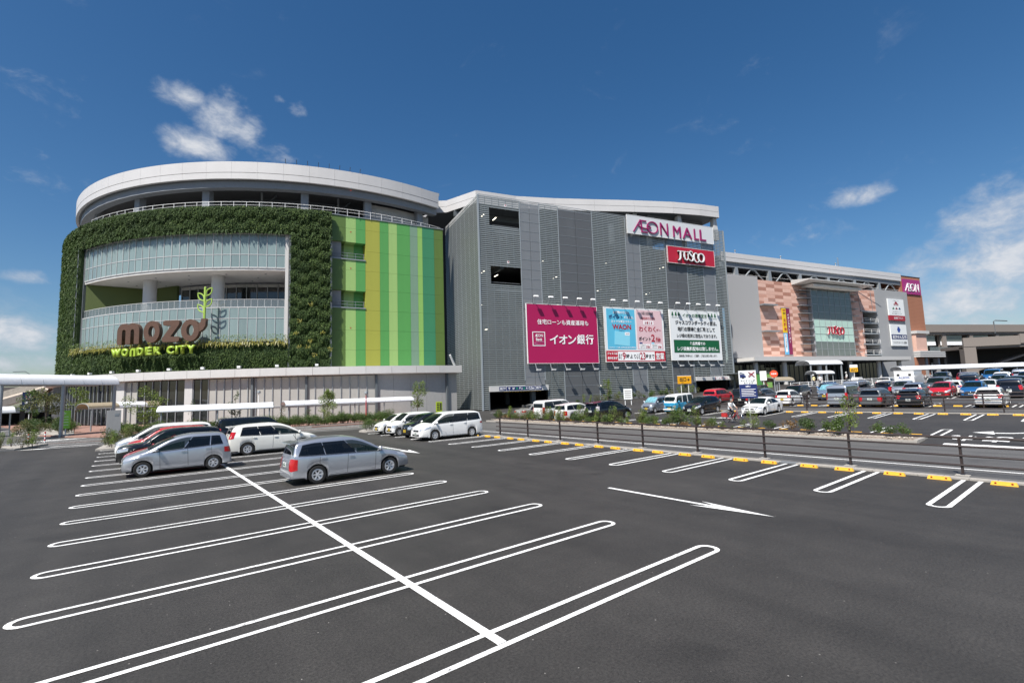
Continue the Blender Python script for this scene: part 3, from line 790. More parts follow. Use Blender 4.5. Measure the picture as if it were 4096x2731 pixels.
# podium canopy and shop front
RC = [(-196, 44.3), (-150, 44.3), (-144, 44.35), (-133, 44.6), (-121.7, 45.3), (-109, 46.9), (-98.5, 48.6), (-86, 50.2), (-83.5, 50.6)]
def rcan(a):
    for (p, q), (p2, q2) in zip(RC, RC[1:]):
        if a <= p2: return q + (q2 - q) * (a - p) / (p2 - p)
    return RC[-1][1]
def band(name, m, d0, d1, a0, a1, z0, z1, n=1, parent=drum):
    vs = []
    for i in range(n + 1):
        a = a0 + (a1 - a0) * i / n
        for d, z in ((d0, z0), (d1, z0), (d1, z1), (d0, z1)): vs.append(pol(rcan(a) + d, a, z))
    fs = [(0, 1, 2, 3), (4 * n + 3, 4 * n + 2, 4 * n + 1, 4 * n)] + [(4 * i + j, 4 * i + 4 + j, 4 * i + 4 + (j + 1) % 4, 4 * i + (j + 1) % 4) for i in range(n) for j in range(4)]
    return MB().add(vs, fs).build(name, m, parent)
for i in range(28):
    a = -196 + 4.0 * i
    band('canopy_panel', M_FASCIA, -.3, 0, a + .02, min(a + 3.98, -84.0), 6.0, 7.02, 2)
band('canopy_roof', M_CLADG, -8, -.3, -196, -84.0, 6.35, 6.9, 40)
band('canopy_soffit', M_SOFFIT, -6, -.3, -196, -84.0, 5.92, 6.05, 40)
def shop(a0, a1, npan, m, z0=.2, z1=5.85, d=-1.05, mm=M_STEEL, trans=(1.95,), mw=.09):
    for i in range(npan):
        p, q = a0 + (a1 - a0) * i / npan, a0 + (a1 - a0) * (i + 1) / npan; zs = [z0] + list(trans) + [z1]
        for u, v in zip(zs, zs[1:]): band('window_pane', m if not callable(m) else m(i), d - .05, d, p + .03, q - .03, u + .03, v - .03)
        cube_at('mullion', drum, mm, pol(rcan(p) + d + .02, p, (z0 + z1) / 2), (.22, mw, z1 - z0), R(p))
    for t in trans: band('transom', mm, d - .06, d + .08, a0, a1, t - .04, t + .04, 12)
shop(-170, -143.3, 22, M_GLASSD, trans=(3.1,), mm=M_STEEL)
band('pier', M_FASCIA, -1.6, -.85, -143.2, -141.3, .13, 5.92)
shop(-141.2, -138.6, 2, M_GLASSB, trans=())
shop(-138.5, -129.2, 6, M_GLASSD, trans=(1.9,))
band('pier', M_FASCIA, -1.6, -.85, -129.1, -127.7, .13, 5.92)
shop(-127.6, -98.3, 22, lambda i: M_GLASSD if i in (0, 1) else M_GLASSB, trans=(1.95,))
for k in range(5):
    band('podium_panel', M_CLADG, -1.4, -1.05, -98.1 + 2.78 * k, -98.1 + 2.78 * (k + 1) - .03, .13, 5.92, 2)
for a in (-98.2, -86.2, -117.5, -109): cube_at('pier', drum, M_STEELD, pol(rcan(a) - .85, a, 3), (.35, .28, 5.8), R(a))
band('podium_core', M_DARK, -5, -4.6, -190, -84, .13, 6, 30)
# logo on the shop window
M_LIME = mat('sign_lime', '93ad36', .4)
M_BROWN = mat('sign_brown', (.080, .042, .027), .5, col2=(.108, .057, .036), vscale=1.2, stretch=(1, 1, 6))
def on_arc(body, m, a, r, z, h, depth=0, bold=.02, w=None):
    o = obj('lettering', text_mesh(body, m, w, h, depth, bold), drum, loc=pol(r, a, z)); o.rotation_euler = (0, 0, R(a + 90)); return o
on_arc('mozo', mat('window_logo_dark', (.006, .006, .006), .5), -134, rcan(-134) - .98, 2.9, 1.0, bold=.05)
on_arc('WOnDER CITY', M_LIME, -134, rcan(-134) - .98, 2.2, .32, bold=.03)
fl = MB()
for k in range(9):
    a = -157 + 6.2 * k; rr = rcan(a) - .9
    fl.add([], [])
    cube_at('floodlight', drum, M_WHITE, pol(rr, a, 7.35), (.35, .4, .28), R(a))
MB().bar(pol(49.8, -84.9, 7.0), pol(50.0, -86.0, 8.6), .22).build('drain_pipe', M_WHITE, drum)

# ------------------------------------------------------------------ big sign letters
sign = thing('logo_sign', 'big brown mozo letters standing on the ivy ledge with a green sprout', 'sign', (CX, CY, 0))
def put(me, a, r, z, name='letter', parent=sign):
    o = obj(name, me, parent, loc=pol(r, a, z)); o.rotation_euler = (0, 0, R(a + 90)); return o
def arch(cx, cy, r, a0, a1, n=14, sx=1.0): return [(cx + sx * r * math.cos(R(a0 + (a1 - a0) * i / n)), cy + r * math.sin(R(a0 + (a1 - a0) * i / n))) for i in range(n + 1)]
H_ = 2.95
def m_letter(w, h, t):
    ro = (w + t) / 4; ri = ro - t; c1, c2 = ro, w - ro; cy = h - ro
    top = arch(c1, cy, ro, 180, 48, 14) + arch(c2, cy, ro, 132, 0, 14)
    P = [(0, .12), (.02, .03)] + [(0, .3)] + top + [(w, .05), (w - .1, 0), (w - t + .1, 0), (w - t, .1)] + arch(c2, cy, ri, 0, 180) + [(c2 - ri, .1), (c2 - ri - .1, 0), (c1 + ri + .1, 0), (c1 + ri, .1)] + arch(c1, cy, ri, 0, 180) + [(t, .1), (t - .1, 0), (.1, 0)]
    return [(x - w / 2, y) for x, y in P[2:]]
put(outline_mesh([m_letter(3.65, 2.85, .82)], M_BROWN, .55), -140.15, 43.85, 10.95)
oo = ell(0, H_ / 2, 1.2, H_ / 2, n=36); oi = ell(0, H_ / 2, .48, .78, n=28)
put(outline_mesh([oo, oi], M_BROWN, .55), -135.4, 43.85, 11.0)
zz = [(-1.2, .45), (-1.15, .1), (-.95, 0), (.95, 0), (1.2, .12), (1.25, .38), (1.1, .62), (.85, .7), (-.02, .7), (1.1, 2.2), (1.2, 2.5), (1.12, 2.8), (.9, 2.9), (-.85, 2.9), (-1.05, 2.75), (-1.1, 2.5), (-1.0, 2.28), (-.8, 2.2), (.05, 2.2)]
put(outline_mesh([zz], M_BROWN, .55), -131.85, 43.85, 11.0)
put(outline_mesh([oo, oi], M_BROWN, .55), -128.4, 43.85, 11.0)
tl = [(.85, 1.5), (1.25, 1.25), (1.7, 1.55), (2.0, 2.05), (2.05, 3.0), (1.42, 3.0), (1.38, 2.6), (1.15, 2.35), (.9, 2.1)]
put(outline_mesh([tl], M_BROWN, .52), -128.4, 43.83, 11.0)
sprout = bpy.data.objects.new('sprout', None); COL.objects.link(sprout); sprout.parent = sign; sprout.location = pol(43.9, -126.15, 0); sprout.rotation_euler = (0, 0, R(-126.15 + 90))
M_SPR = mat('sprout_green', '9dbb52', .45)
MB().tube([(0, 0, 13.95), (0, 0, 18.25), (0, 0, 18.33)], [.15, .15, .08], 12).build('stem', M_SPR, sprout, smooth=True)
for sx, zb in ((1, 17.1), (-1, 16.42), (1, 15.58), (-1, 14.85)):
    pts = []
    for i in range(16):
        t = i / 16; u = math.sin(PI * min(1, t * 2 if t < .5 else (1 - t) * 2)); s = t * 2 if t < .5 else (1 - t) * 2
        off = .34 * math.sin(PI * s) * (1 if t < .5 else -1)
        pts.append((sx * (.1 + .82 * s - off * .75), 0, zb + 1.1 * s + off * .62))
    MB().tube(pts, .085, 8, closed=True).build('leaf', M_SPR, sprout, smooth=True)
for a in (-139, -135, -131, -127.5): cube_at('support', sign, M_STEEL, pol(43.2, a, 12.9), (.9, .1, .1), R(a))
wc = thing('name_sign', 'lime green wonder city letters on the lower ivy', 'sign', (CX, CY, 0))
XA = [(165, -143.5), (1060, -133.38), (1690, -127.34)]
def xa(X):
    (x0, a0), (x1, a1) = (XA[0], XA[1]) if X <= 1060 else (XA[1], XA[2]); return a0 + (a1 - a0) * (X - x0) / (x1 - x0)
for ch, X0, X1 in (('W', 165, 350), ('O', 372, 490), ('n', 512, 615), ('D', 655, 765), ('E', 800, 912), ('R', 945, 1065), ('C', 1175, 1310), ('I', 1342, 1372), ('T', 1395, 1525), ('Y', 1545, 1690)):
    a = (xa(X0) + xa(X1)) / 2; w_ = R(xa(X1) - xa(X0)) * 44.1
    if ch == 'n':
        ro = w_ / 2; t = .3
        me = outline_mesh([[(-ro, 0)] + arch(0, 1.12 - ro, ro, 180, 0) + [(ro, 0), (ro - t, 0)] + arch(0, 1.12 - ro, ro - t, 0, 180) + [(-ro + t, 0)]], M_LIME, .3)
        for v in me.vertices: v.co.z -= .56
    else: me = text_mesh(ch, M_LIME, w_, 1.12, .3, .055)
    put(me, a, 44.0, 9.83 + .09 * (X0 / 1690), 'letter', wc)
# ------------------------------------------------------------------ slatted car-park building
GA_O = (40.23, 57.7); G_RZ = math.atan2(-.232, .9727)
gar = thing('parking_garage', 'tall grey multi storey car park clad in horizontal slats and mesh', 'building', (GA_O[0], GA_O[1], 0), G_RZ)
PIT, SH = .30, .18
zs = [.45 + PIT * i for i in range(107)]
def hole(z, s0, s1):
    """slat spans left after cutting openings"""
    segs = [(s0, s1)]
    cuts = []
    if 27.9 < z < 30.65 or 18.9 < z < 21.65: cuts.append((1.78, 6.86))
    if z < 3.7: cuts.append((.95, 10.72))
    if z < 4.45: cuts.append((41.2, 50.45))
    for c0, c1 in cuts:
        new = []
        for u, v in segs:
            if c1 <= u or c0 >= v: new.append((u, v)); continue
            if c0 > u + .05: new.append((u, c0))
            if c1 < v - .05: new.append((c1, v))
        segs = new
    return segs
SLP = [(0, 6.9), (10.35, 13.8), (20.35, 27.2), (30.25, 35.9), (40.95, 45.0), (47.95, 50.9)]
for pi, (s0, s1) in enumerate(SLP):
    bulk = MB()
    for z in zs:
        for u, v in hole(z, s0 + .03, s1 - .03):
            if pi in (0, 2):
                cube('slat', gar, M_SLAT, u, v, -.03, .03, z, z + SH)
            else: bulk.box(u, v, -.03, .03, z, z + SH)
    if bulk.v: bulk.build('slat_bank', M_SLAT, gar, kind='stuff')
    nm = max(2, round((s1 - s0) / 1.15))
    for k in range(1, nm):
        s = s0 + (s1 - s0) * k / nm
        zz0 = 3.75 if s < 10.7 else (4.5 if s > 41.2 else .3)
        if 1.8 < s < 6.86:
            for q0, q1 in ((zz0, 18.9), (21.65, 27.9), (30.65, 32.4)): cube('slat_carrier', gar, M_SLATD, s - .03, s + .03, .04, .12, q0, q1)
        else: cube('slat_carrier', gar, M_SLATD, s - .03, s + .03, .04, .12, zz0, 32.4)
# side face towards the round building
b = MB(); SB = 16.4
for i, z in enumerate(zs):
    for k in range(8):
        t0 = SB * k / 8 + .05; b.box(-.03, .03, t0, t0 + SB / 8 - .14, z, z + SH)
b.build('slat_bank', M_SLAT, gar, kind='stuff')
for k in range(9):
    t = SB * k / 8
    if k: cube('slat_carrier', gar, M_SLATD, .035, .09, t - .03, t + .03, .3, 32.4)
    c = MB()
    for z in zs[::2]: c.box(-.03, .02, t - .03, t + .03, z + SH + .01, z + PIT - .01)
    c.build('slat_spacer', M_SLATD, gar, kind='stuff')
cube('corner_post', gar, M_SLATD, -.14, .10, -.14, .10, 0, 32.5)
cube('corner_post', gar, M_SLATD, 50.82, 51.05, -.12, .10, 0, 32.5)
# mesh panels
for (s0, s1, m_, nc) in ((6.9, 10.35, M_MESH, 2), (13.8, 20.35, M_MESHD, 2), (27.2, 30.25, M_MESH, 2), (35.9, 40.95, M_MESHD, 2), (45.0, 47.95, M_MESH, 1)):
    for k in range(nc):
        u = s0 + (s1 - s0) * k / nc; v = s0 + (s1 - s0) * (k + 1) / nc
        for j in range(21):
            z0, z1 = .5 + 1.51 * j, .5 + 1.51 * (j + 1)
            if v < 10.8 and z1 <= 3.8: continue
            if u > 41 and z1 <= 4.6: continue
            if v < 10.8 and z0 < 3.8: z0 = 3.8
            if u > 41 and z0 < 4.5: z0 = 4.5
            cube('mesh_panel', gar, m_, u + .025, v - .025, -.015, .015, z0 + .02, z1 - .02)
    for j in range(1, 21):
        if .5 + 1.51 * j > 4.6 or 10.4 < s0 < 40: cube('mesh_rail', gar, M_SLATD, s0 + .06, s1 - .06, -.04, -.018, .48 + 1.51 * j, .52 + 1.51 * j)
    for s in (s0, s1): cube('panel_post', gar, M_SLATD, s - .06, s + .06, -.06, .07, .3 if s0 > 10.4 and s0 < 40 else 4.5, 32.45)
for z in (32.3, 32.55, 31.95):
    cube('top_rail', gar, M_SLATD, 0, 51, -.03, .03, z, z + .07)
    cube('top_rail', gar, M_WHITE, -.03, .03, .1, SB, z, z + .10)
for k in range(6): cube('cross_rail', gar, M_STEEL, 6.9, 47.9, -.05, -.01, 8.2 + 1.45 * k, 8.26 + 1.45 * k)
# inside: slabs and columns coloured dark to paint the shade behind the slats
for k in range(7):
    z = 4.55 + 4.55 * k
    if k < 6:
        cube('floor_slab', gar, M_DARK2, .6, 50.4, 1.0, 42, z - .45, z)
        for j in range(6): cube('floor_beam', gar, M_STEELD, 4 + 8.6 * j, 4.5 + 8.6 * j, 1.2, 42, z - 1.0, z - .452)
        cube('parapet', gar, M_STEELD, .6, 50.4, .9, .98, z, z + .25)
for z in (18.4, 27.3):
    for q in (.55, .95): MB().tube([(1.8, .5, z + q), (6.86, .5, z + q)], .03, 6).build('guard_rail', M_STEEL, gar, smooth=True)
for s in (9.2, 17.5, 26, 34.5, 43):
    for t in (2.2, 12, 24):
        cube('interior_column', gar, M_STEELD, s - .35, s + .35, t - .35, t + .35, 0, 31.6)
for k in range(5):
    for s in (16.2, 25.5, 42.7):
        z0 = 4.55 + 4.55 * k
        MB().bar((s - 2.6, 1.9, z0 + .1), (s + 1.4, 1.9, z0 + 3.9), .22).build('brace', M_STEEL, gar)
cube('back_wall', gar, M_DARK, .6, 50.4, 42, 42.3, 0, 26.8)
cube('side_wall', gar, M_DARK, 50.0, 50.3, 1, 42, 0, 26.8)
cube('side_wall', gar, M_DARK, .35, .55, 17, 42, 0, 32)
cube('side_shade_sheet', gar, M_DARK2, .45, .55, 1, 17, 0, 32)  # added dark sheet, paints the shade behind the side slats
for k in range(6):
    for i in range(4):
        s = 3 + 12.6 * i + rnd.uniform(-1, 1); t = rnd.choice((3.2, 6.5, 10)); z = 4.55 * (k + 1) + 3.45 if k else 3.4
        if k < 5 or s < 7: cube('tube_light', gar, M_LAMPON, s - .06, s + .06, t, t + 1.2, z, z + .08)
cube('tube_light', gar, M_LAMPON, 3.9, 4.02, 2.4, 3.7, 30.2, 30.28); cube('tube_light', gar, M_LAMPON, 3.9, 4.02, 2.4, 3.7, 21.0, 21.08)
# entrance and exit headers with their ramps
hdr = cube('entrance_header', gar, M_FASCIA, 1.0, 10.7, -.35, .3, 2.98, 3.74)
cube('exit_header', gar, M_FASCIA, 41.2, 50.45, -.35, .3, 3.72, 4.46)
cube('entrance_jamb', gar, M_STEELD, .9, 1.05, -.1, 3, 0, 3.0)
b = MB(); b.box(1.05, 10.6, .4, 30, .001, .012); b.build('entrance_floor', M_STEELD, gar)
b = MB()
for i in range(24): b.box(3.2 + .26 * i, 3.33 + .26 * i, -.30, -.26, 2.86, 2.92)
b.build('height_bar', M_YELLOW, gar)
M_NAVY = mat('sign_navy', '16275e', .45); M_SW = mat('sign_white_print', (.85, .85, .85), .5); M_SRED = mat('sign_red_print', '9c1a2a', .5); M_SBLK = mat('sign_black_print', (.012, .012, .014), .5)
for u, v in ((2.45, 3.55), (3.65, 8.3), (8.4, 9.5)): cube('sign_panel', gar, M_NAVY, u, v, -.38, -.352, 3.1, 3.64)
text(gar, '店舗P', M_SW, 3.0, -.385, 3.37, w=.92, bold=.03); text(gar, '店舗P', M_SW, 8.95, -.385, 3.37, w=.92, bold=.03)
text(gar, '↑', M_SW, 4.05, -.385, 3.37, h=.42, bold=.03); text(gar, '5F', M_SW, 4.75, -.385, 3.37, h=.3, bold=.03)
text(gar, '屋上', M_SW, 5.95, -.385, 3.37, h=.32, bold=.03); text(gar, '高さ', M_SW, 7.0, -.385, 3.37, h=.24, bold=.02); text(gar, '2.2m', M_SW, 7.75, -.385, 3.37, h=.34, bold=.04)
M_GRNL = mat('led_green', (.02, .35, .12), .4)
text(gar, '空', M_GRNL, 5.3, -.385, 3.37, h=.3, bold=.02); text(gar, '空', M_GRNL, 6.5, -.385, 3.37, h=.3, bold=.02)
cube('sign_panel', gar, M_SW, 45.2, 49.2, -.38, -.352, 3.85, 4.36)
text(gar, '進入できません', M_SRED, 47.5, -.385, 4.1, w=2.7, bold=.035)
b = MB(); b.lathe([(.001, 0), (.2, 0)], 20, Matrix.Translation((45.75, -.386, 4.1)) @ Matrix.Rotation(PI / 2, 4, 'X')); b.build('no_entry_disc', M_SRED, gar)
cube('no_entry_bar', gar, M_SW, 45.62, 45.88, -.395, -.39, 4.06, 4.14)
for s, z in ((4.5, 31.15), (4.7, 22.3)):
    cube('evacuation_plate', gar, M_SW, s - .17, s + .17, -.06, -.04, z, z + .36)
    b = MB(); b.add([(s - .14, -.065, z + .32), (s + .14, -.065, z + .32), (s, -.065, z + .05)], [(0, 1, 2)]); b.build('evacuation_mark', M_SRED, gar)

# white roof canopy over the top deck
FP = [(-4, 34), (-2.5, 17), (.2, 15.8), (3.6, 9.7), (11.1, 9.6), (18.2, 8.0), (25.3, 5.9), (32.6, 3.7), (40.2, 1.7), (46, .75), (50.6, .4), (50.9, 3), (51, 40)]
for i, ((x0, y0), (x1, y1)) in enumerate(zip(FP, FP[1:])):
    L_ = math.hypot(x1 - x0, y1 - y0); n = max(1, round(L_ / 7))
    for k in range(n):
        p = Vector((x0 + (x1 - x0) * k / n, y0 + (y1 - y0) * k / n, 0)); q = Vector((x0 + (x1 - x0) * (k + 1) / n, y0 + (y1 - y0) * (k + 1) / n, 0)); d = (q - p).normalized() * .01
        MB().bar((p + d) + Vector((0, 0, 36.95)), (q - d) + Vector((0, 0, 36.95)), .3, 1.1).build('fascia_panel', M_BAND, gar)
        MB().bar((p + d) + Vector((0, 0, 35.83)), (q - d) + Vector((0, 0, 35.83)), .26, 1.05).build('fascia_panel', M_BAND, gar)
b = MB(); b.prism(FP, 35.35, 36.3); b.build('canopy_roof', M_STEELD, gar)
for s, t in ((33.2, 4.6), (42.2, 2.6), (50.2, 1.4)):
    b = MB(); b.add([(s - .75, t - .5, 31), (s + .75, t - .5, 31), (s + .75, t + .5, 31), (s - .75, t + .5, 31), (s - .38, t - .4, 35.3), (s + .38, t - .4, 35.3), (s + .38, t + .4, 35.3), (s - .38, t + .4, 35.3)], [(0, 1, 5, 4), (1, 2, 6, 5), (2, 3, 7, 6), (3, 0, 4, 7), (4, 5, 6, 7)])
    b.build('canopy_column', M_FASCIA, gar)
cube('canopy_beam', gar, M_BEAM, 36, 50, 4.0, 4.4, 34.6, 35.34)
for p, q in (((35.2, 4.6, 32.2), (37.3, 4.3, 34.6)), ((39.6, 3.5, 32.2), (37.9, 4.2, 34.6))): MB().tube([p, q], .14, 8).build('brace', M_WHITE, gar, smooth=True)
cube('deck_cross_beam', gar, M_STEELD, 1, 50, 14, 14.5, 34.2, 35.3)

# ------------------------------------------------------------------ wall signs
def board(name, label, s0, s1, z0, z1, m, t=-.55, lamps=True):
    o = thing(name, label, 'sign' if not lamps else 'billboard', (GA_O[0], GA_O[1], 0), G_RZ)
    cube('panel', o, m, s0, s1, t, t + .22, z0, z1)
    for s in (s0, s1 - .06): cube('frame', o, M_WHITE, s, s + .06, t - .02, t + .24, z0, z1)
    cube('frame', o, M_WHITE, s0, s1, t - .02, t + .24, z1, z1 + .06); cube('frame', o, M_WHITE, s0, s1, t - .02, t + .24, z0 - .06, z0)
    for k in range(4):
        s = s0 + (s1 - s0) * (k + .5) / 4; cube('bracket', o, M_STEEL, s - .05, s + .05, t + .22, 0, z0 + .5, z0 + .6); cube('bracket', o, M_STEEL, s - .05, s + .05, t + .22, 0, z1 - .6, z1 - .5)
    if lamps:
        for k in range(5):
            s = s0 + (s1 - s0) * (k + .52) / 5 - .1
            for zz, sg in ((z1, 1), (z0, -1)):
                a_ = MB().tube([(s, t, zz), (s, t - .25, zz + sg * .75), (s + .05, t - .85, zz + sg * 1.0)], .05, 6).build('lamp_arm', M_STEEL, o, smooth=True)
                h_ = MB(); h_.add([(s - .32, t - 1.2, zz + sg * .92), (s + .38, t - 1.2, zz + sg * .92), (s + .38, t - .75, zz + sg * .98), (s - .32, t - .75, zz + sg * .98), (s - .26, t - 1.15, zz + sg * 1.14), (s + .32, t - 1.15, zz + sg * 1.14), (s + .32, t - .8, zz + sg * 1.18), (s - .26, t - .8, zz + sg * 1.18)],
                    [(0, 1, 2, 3), (4, 5, 6, 7), (0, 1, 5, 4), (1, 2, 6, 5), (2, 3, 7, 6), (3, 0, 4, 7)])
                h_.build('lamp_head', M_WHITE, o)
    return o
M_MAG = mat('billboard_magenta', 'a3114f', .5, var=.05, vscale=.6)
M_BW = mat('billboard_white', (.72, .74, .74), .5, var=.02, vscale=.5)
M_BBLUE = mat('billboard_blue', '59b4d3', .5, var=.04, vscale=.6)
M_BPINK = mat('billboard_pink', 'd9b9bd', .5, var=.03)
M_BGRN = mat('billboard_green', '0f5a34', .5)
M_BRED = mat('billboard_red', 'b5182f', .5)
M_LBLUE = mat('card_blue', '86cfe4', .4)
class Lay:
    """print placed in fractions of a board, origin top left"""
    def __init__(s, o, s0, s1, z0, z1, t): s.o, s.s0, s.s1, s.z0, s.z1, s.t = o, s0, s1, z0, z1, t; s.W, s.H = s1 - s0, z1 - z0; s.k = 0
    def X(s, f): return s.s0 + f * s.W
    def Z(s, f): return s.z1 - f * s.H
    def txt(s, body, m, x0, x1, y0, y1, bold=.02):
        s.k += 1
        text(s.o, body, m, (s.X(x0) + s.X(x1)) / 2, s.t - .05 - .002 * (s.k % 3), (s.Z(y0) + s.Z(y1)) / 2, w=s.X(x1) - s.X(x0), h=s.Z(y0) - s.Z(y1), bold=bold)
    def rect(s, m, x0, x1, y0, y1, lift=.02): cube('print_field', s.o, m, s.X(x0), s.X(x1), s.t - lift, s.t - lift + .012, s.Z(y1), s.Z(y0))
B1 = board('billboard', 'magenta bank billboard, leftmost of the three on the slatted wall', 7.2, 20.1, 7.05, 16.15, M_MAG)
L1 = Lay(B1, 7.2, 20.1, 7.05, 16.15, -.55)
L1.txt('住宅ローンも資産運用も', M_SW, .14, .86, .255, .345, .012)
for i_, c_ in enumerate('イオン銀行'): L1.txt(c_, M_SW, .30 + .1275 * i_, .418 + .1275 * i_, .50 + (.02 if i_ < 3 else 0), .675, .018)
for q in ((.07, .24, .47, .482), (.07, .24, .70, .712), (.07, .079, .47, .712), (.231, .24, .47, .712)): L1.rect(M_SW, *q, lift=.03)
L1.txt('ÆON', M_SW, .10, .21, .51, .56, .012); L1.txt('Bank', M_SW, .115, .20, .575, .625, .02)
ribbon([(L1.X(.225), L1.Z(.64)), (L1.X(.15), L1.Z(.645)), (L1.X(.095), L1.Z(.66)), (L1.X(.095), L1.Z(.672)), (L1.X(.15), L1.Z(.685)), (L1.X(.225), L1.Z(.69))], .07, M_SW, .02, -.58).build('swoosh', mat('swoosh_pink', 'd57aa8', .5), B1)
B2 = board('billboard', 'point card billboard in pale blue and pink, middle of the three on the slatted wall', 21.5, 34.0, 7.2, 16.25, M_BW)
L2 = Lay(B2, 21.5, 34.0, 7.2, 16.25, -.55)
L2.rect(M_BBLUE, .035, .50, .025, .77); L2.rect(M_BPINK, .525, .97, .025, .77); L2.rect(M_BRED, .0, 1.0, .80, .995)
M_DNAVY = mat('print_navy', '20356e', .5); M_DRED = mat('print_red', 'a8162f', .5)
L2.txt('お買物のたびに', M_SW, .14, .41, .06, .115); L2.txt('ポイント', M_DNAVY, .07, .30, .135, .215, .02); L2.txt('がたまる、', M_SW, .32, .485, .15, .205, .02)
L2.txt('おトクな電子マネー', M_SW, .11, .44, .235, .285, .015); L2.txt('WAON', M_DRED, .12, .43, .31, .405, .03); L2.txt('(ワオン)', M_DNAVY, .23, .31, .42, .445)
o_ = cube('print_field', B2, M_LBLUE, L2.X(.15), L2.X(.40), -.59, -.575, L2.Z(.70), L2.Z(.45)); o_.rotation_euler = (0, R(5), 0)
cube('print_field', B2, M_SW, L2.X(.32), L2.X(.40), -.60, -.592, L2.Z(.515), L2.Z(.455)); L2.k = 2
text(B2, 'WAON', M_DNAVY, L2.X(.36), -.606, L2.Z(.485), w=.75, bold=.02)
L2.txt('WAONカードは●ご登録手数料●年会費無料!', M_SW, .05, .49, .725, .75, .01)
L2.txt('5日15日25日', M_SBLK, .62, .82, .06, .115, .02); L2.txt('毎月5のつく日は', M_DRED, .61, .85, .155, .205, .02)
L2.rect(M_SW, .645, .82, .23, .30, .03); L2.txt('お客さま', M_DRED, .665, .80, .24, .29, .015); L2.txt('わくわく', M_DRED, .56, .85, .33, .44, .02); L2.txt('デー', M_DRED, .86, .94, .375, .43, .02)
L2.txt('ポイント', M_SBLK, .55, .755, .53, .61, .025); L2.txt('2', M_DRED, .765, .83, .485, .625, .02); L2.txt('倍', M_DRED, .84, .93, .53, .625, .02)
for x0, t1, c_ in ((.555, 'ときめき', M_DNAVY), (.76, 'WAON', M_DRED)):
    L2.rect(M_SW, x0, x0 + .185, .67, .765, .03); L2.txt(t1, M_SBLK, x0 + .015, x0 + .10, .682, .708, .01); L2.txt('ポイント', M_SBLK, x0 + .015, x0 + .10, .718, .75, .01); L2.txt('2倍', M_DRED, x0 + .11, x0 + .175, .69, .75, .02)
L2.rect(M_DNAVY, .56, .61, .64, .668, .03); L2.rect(M_LBLUE, .765, .815, .64, .668, .03)
L2.txt('ジャスコは', M_SW, .02, .18, .825, .875, .03); L2.txt('年中休まず', M_SW, .02, .18, .905, .96, .03)
L2.rect(M_SW, .19, .81, .815, .98, .03); L2.txt('あさ', M_SBLK, .20, .25, .85, .95, .01); L2.txt('9', M_DRED, .26, .315, .83, .965, .02); L2.txt('時より', M_SBLK, .32, .49, .86, .945, .015); L2.txt('よる', M_SBLK, .50, .55, .85, .95, .01); L2.txt('23', M_DRED, .555, .645, .83, .965, .02); L2.txt('時まで', M_SBLK, .65, .80, .86, .945, .015)
L2.txt('営業', M_SW, .83, .975, .83, .965, .02)
B3 = board('billboard', 'white environment notice billboard with green box, rightmost of the three on the slatted wall', 35.5, 47.65, 7.45, 16.4, M_BW)
L3 = Lay(B3, 35.5, 47.65, 7.45, 16.4, -.55)
L3.txt('イオンの環境宣言', M_BGRN, .245, .735, .065, .145, .015)
for x in (.055, .12, .18, .775, .84, .905):
    b = MB(); cx_, cz_ = L3.X(x), L3.Z(.075)
    b.add([(cx_ - .26, -.59, cz_ - .35), (cx_ + .26, -.59, cz_ - .35), (cx_ + .12, -.59, cz_ + .2), (cx_, -.59, cz_ + .35), (cx_ - .12, -.59, cz_ + .2)], [(0, 1, 2, 3, 4)]); b.box(cx_ - .03, cx_ + .03, -.592, -.584, cz_ - .62, cz_ - .35); b.build('tree_print', M_BGRN, B3)
L3.rect(M_BGRN, .04, .23, .152, .156, .03); L3.rect(M_BGRN, .77, .95, .152, .156, .03)
L3.txt('ジャスコワンダーシティ店は、', M_SBLK, .10, .93, .205, .295, .03); L3.txt('地域の環境保全活動として', M_SBLK, .135, .88, .335, .43, .03); L3.txt('レジ袋の削減に取組んでおります。', M_SBLK, .115, .915, .475, .555, .025)
L3.rect(M_SBLK, .05, .955, .60, .855, .02); L3.rect(M_BGRN, .057, .948, .606, .849, .03)
L3.txt('食品売場での', M_SW, .35, .66, .635, .705, .025); L3.txt('レジ袋無料配布は致しません。', M_SW, .11, .92, .735, .82, .02); L3.txt('買物袋ご持参など、ご理解、ご協力お願い致します。', M_SBLK, .13, .89, .895, .94, .015)

def aeon_strokes(o, m, x0, z0, h, w, depth, y):
    """custom logo letters: slanted A joined to E, an O with a swoosh, N"""
    sx = w / 2.72; S = lambda pts: [(x0 + px * sx, z0 + pz * h) for px, pz in pts]; t = .088 * h
    parts = [(S([(.03, 0), (.58, 1)]), t), (S([(.52, .955), (1.02, .955)]), t * .9), (S([(.62, .9), (.66, .05)]), t), (S([(.62, .05), (1.10, .05)]), t * .9),
             (S(ell(1.48, .5, .40, .455, 0, 360, 28) + [(1.88, .5)]), t), (S([(.47, .60), (.44, .50), (.55, .43), (.8, .37), (1.05, .35), (1.28, .40), (1.36, .47), (1.25, .56), (1.12, .62)]), t * .72),
             (S([(2.12, 0), (2.12, 1.0)]), t), (S([(2.12, .96), (2.66, .04)]), t), (S([(2.66, 0), (2.66, 1.0)]), t)]
    for i, (p, w_) in enumerate(parts):
        ribbon(p, w_, m, depth + .006 * i, y).build('letter_stroke', m, o)
M_AEON = mat('aeon_magenta', '8f1d5c', .4)
SA = board('mall_sign', 'long pale sign board with raised magenta mall lettering at the roof edge', 27.2, 47.5, 29.4, 32.6, mat('sign_silver', (.60, .62, .63), .4), t=-.7, lamps=False)
aeon_strokes(SA, M_AEON, 28.35, 29.72, 2.25, 7.95, .16, -.72)
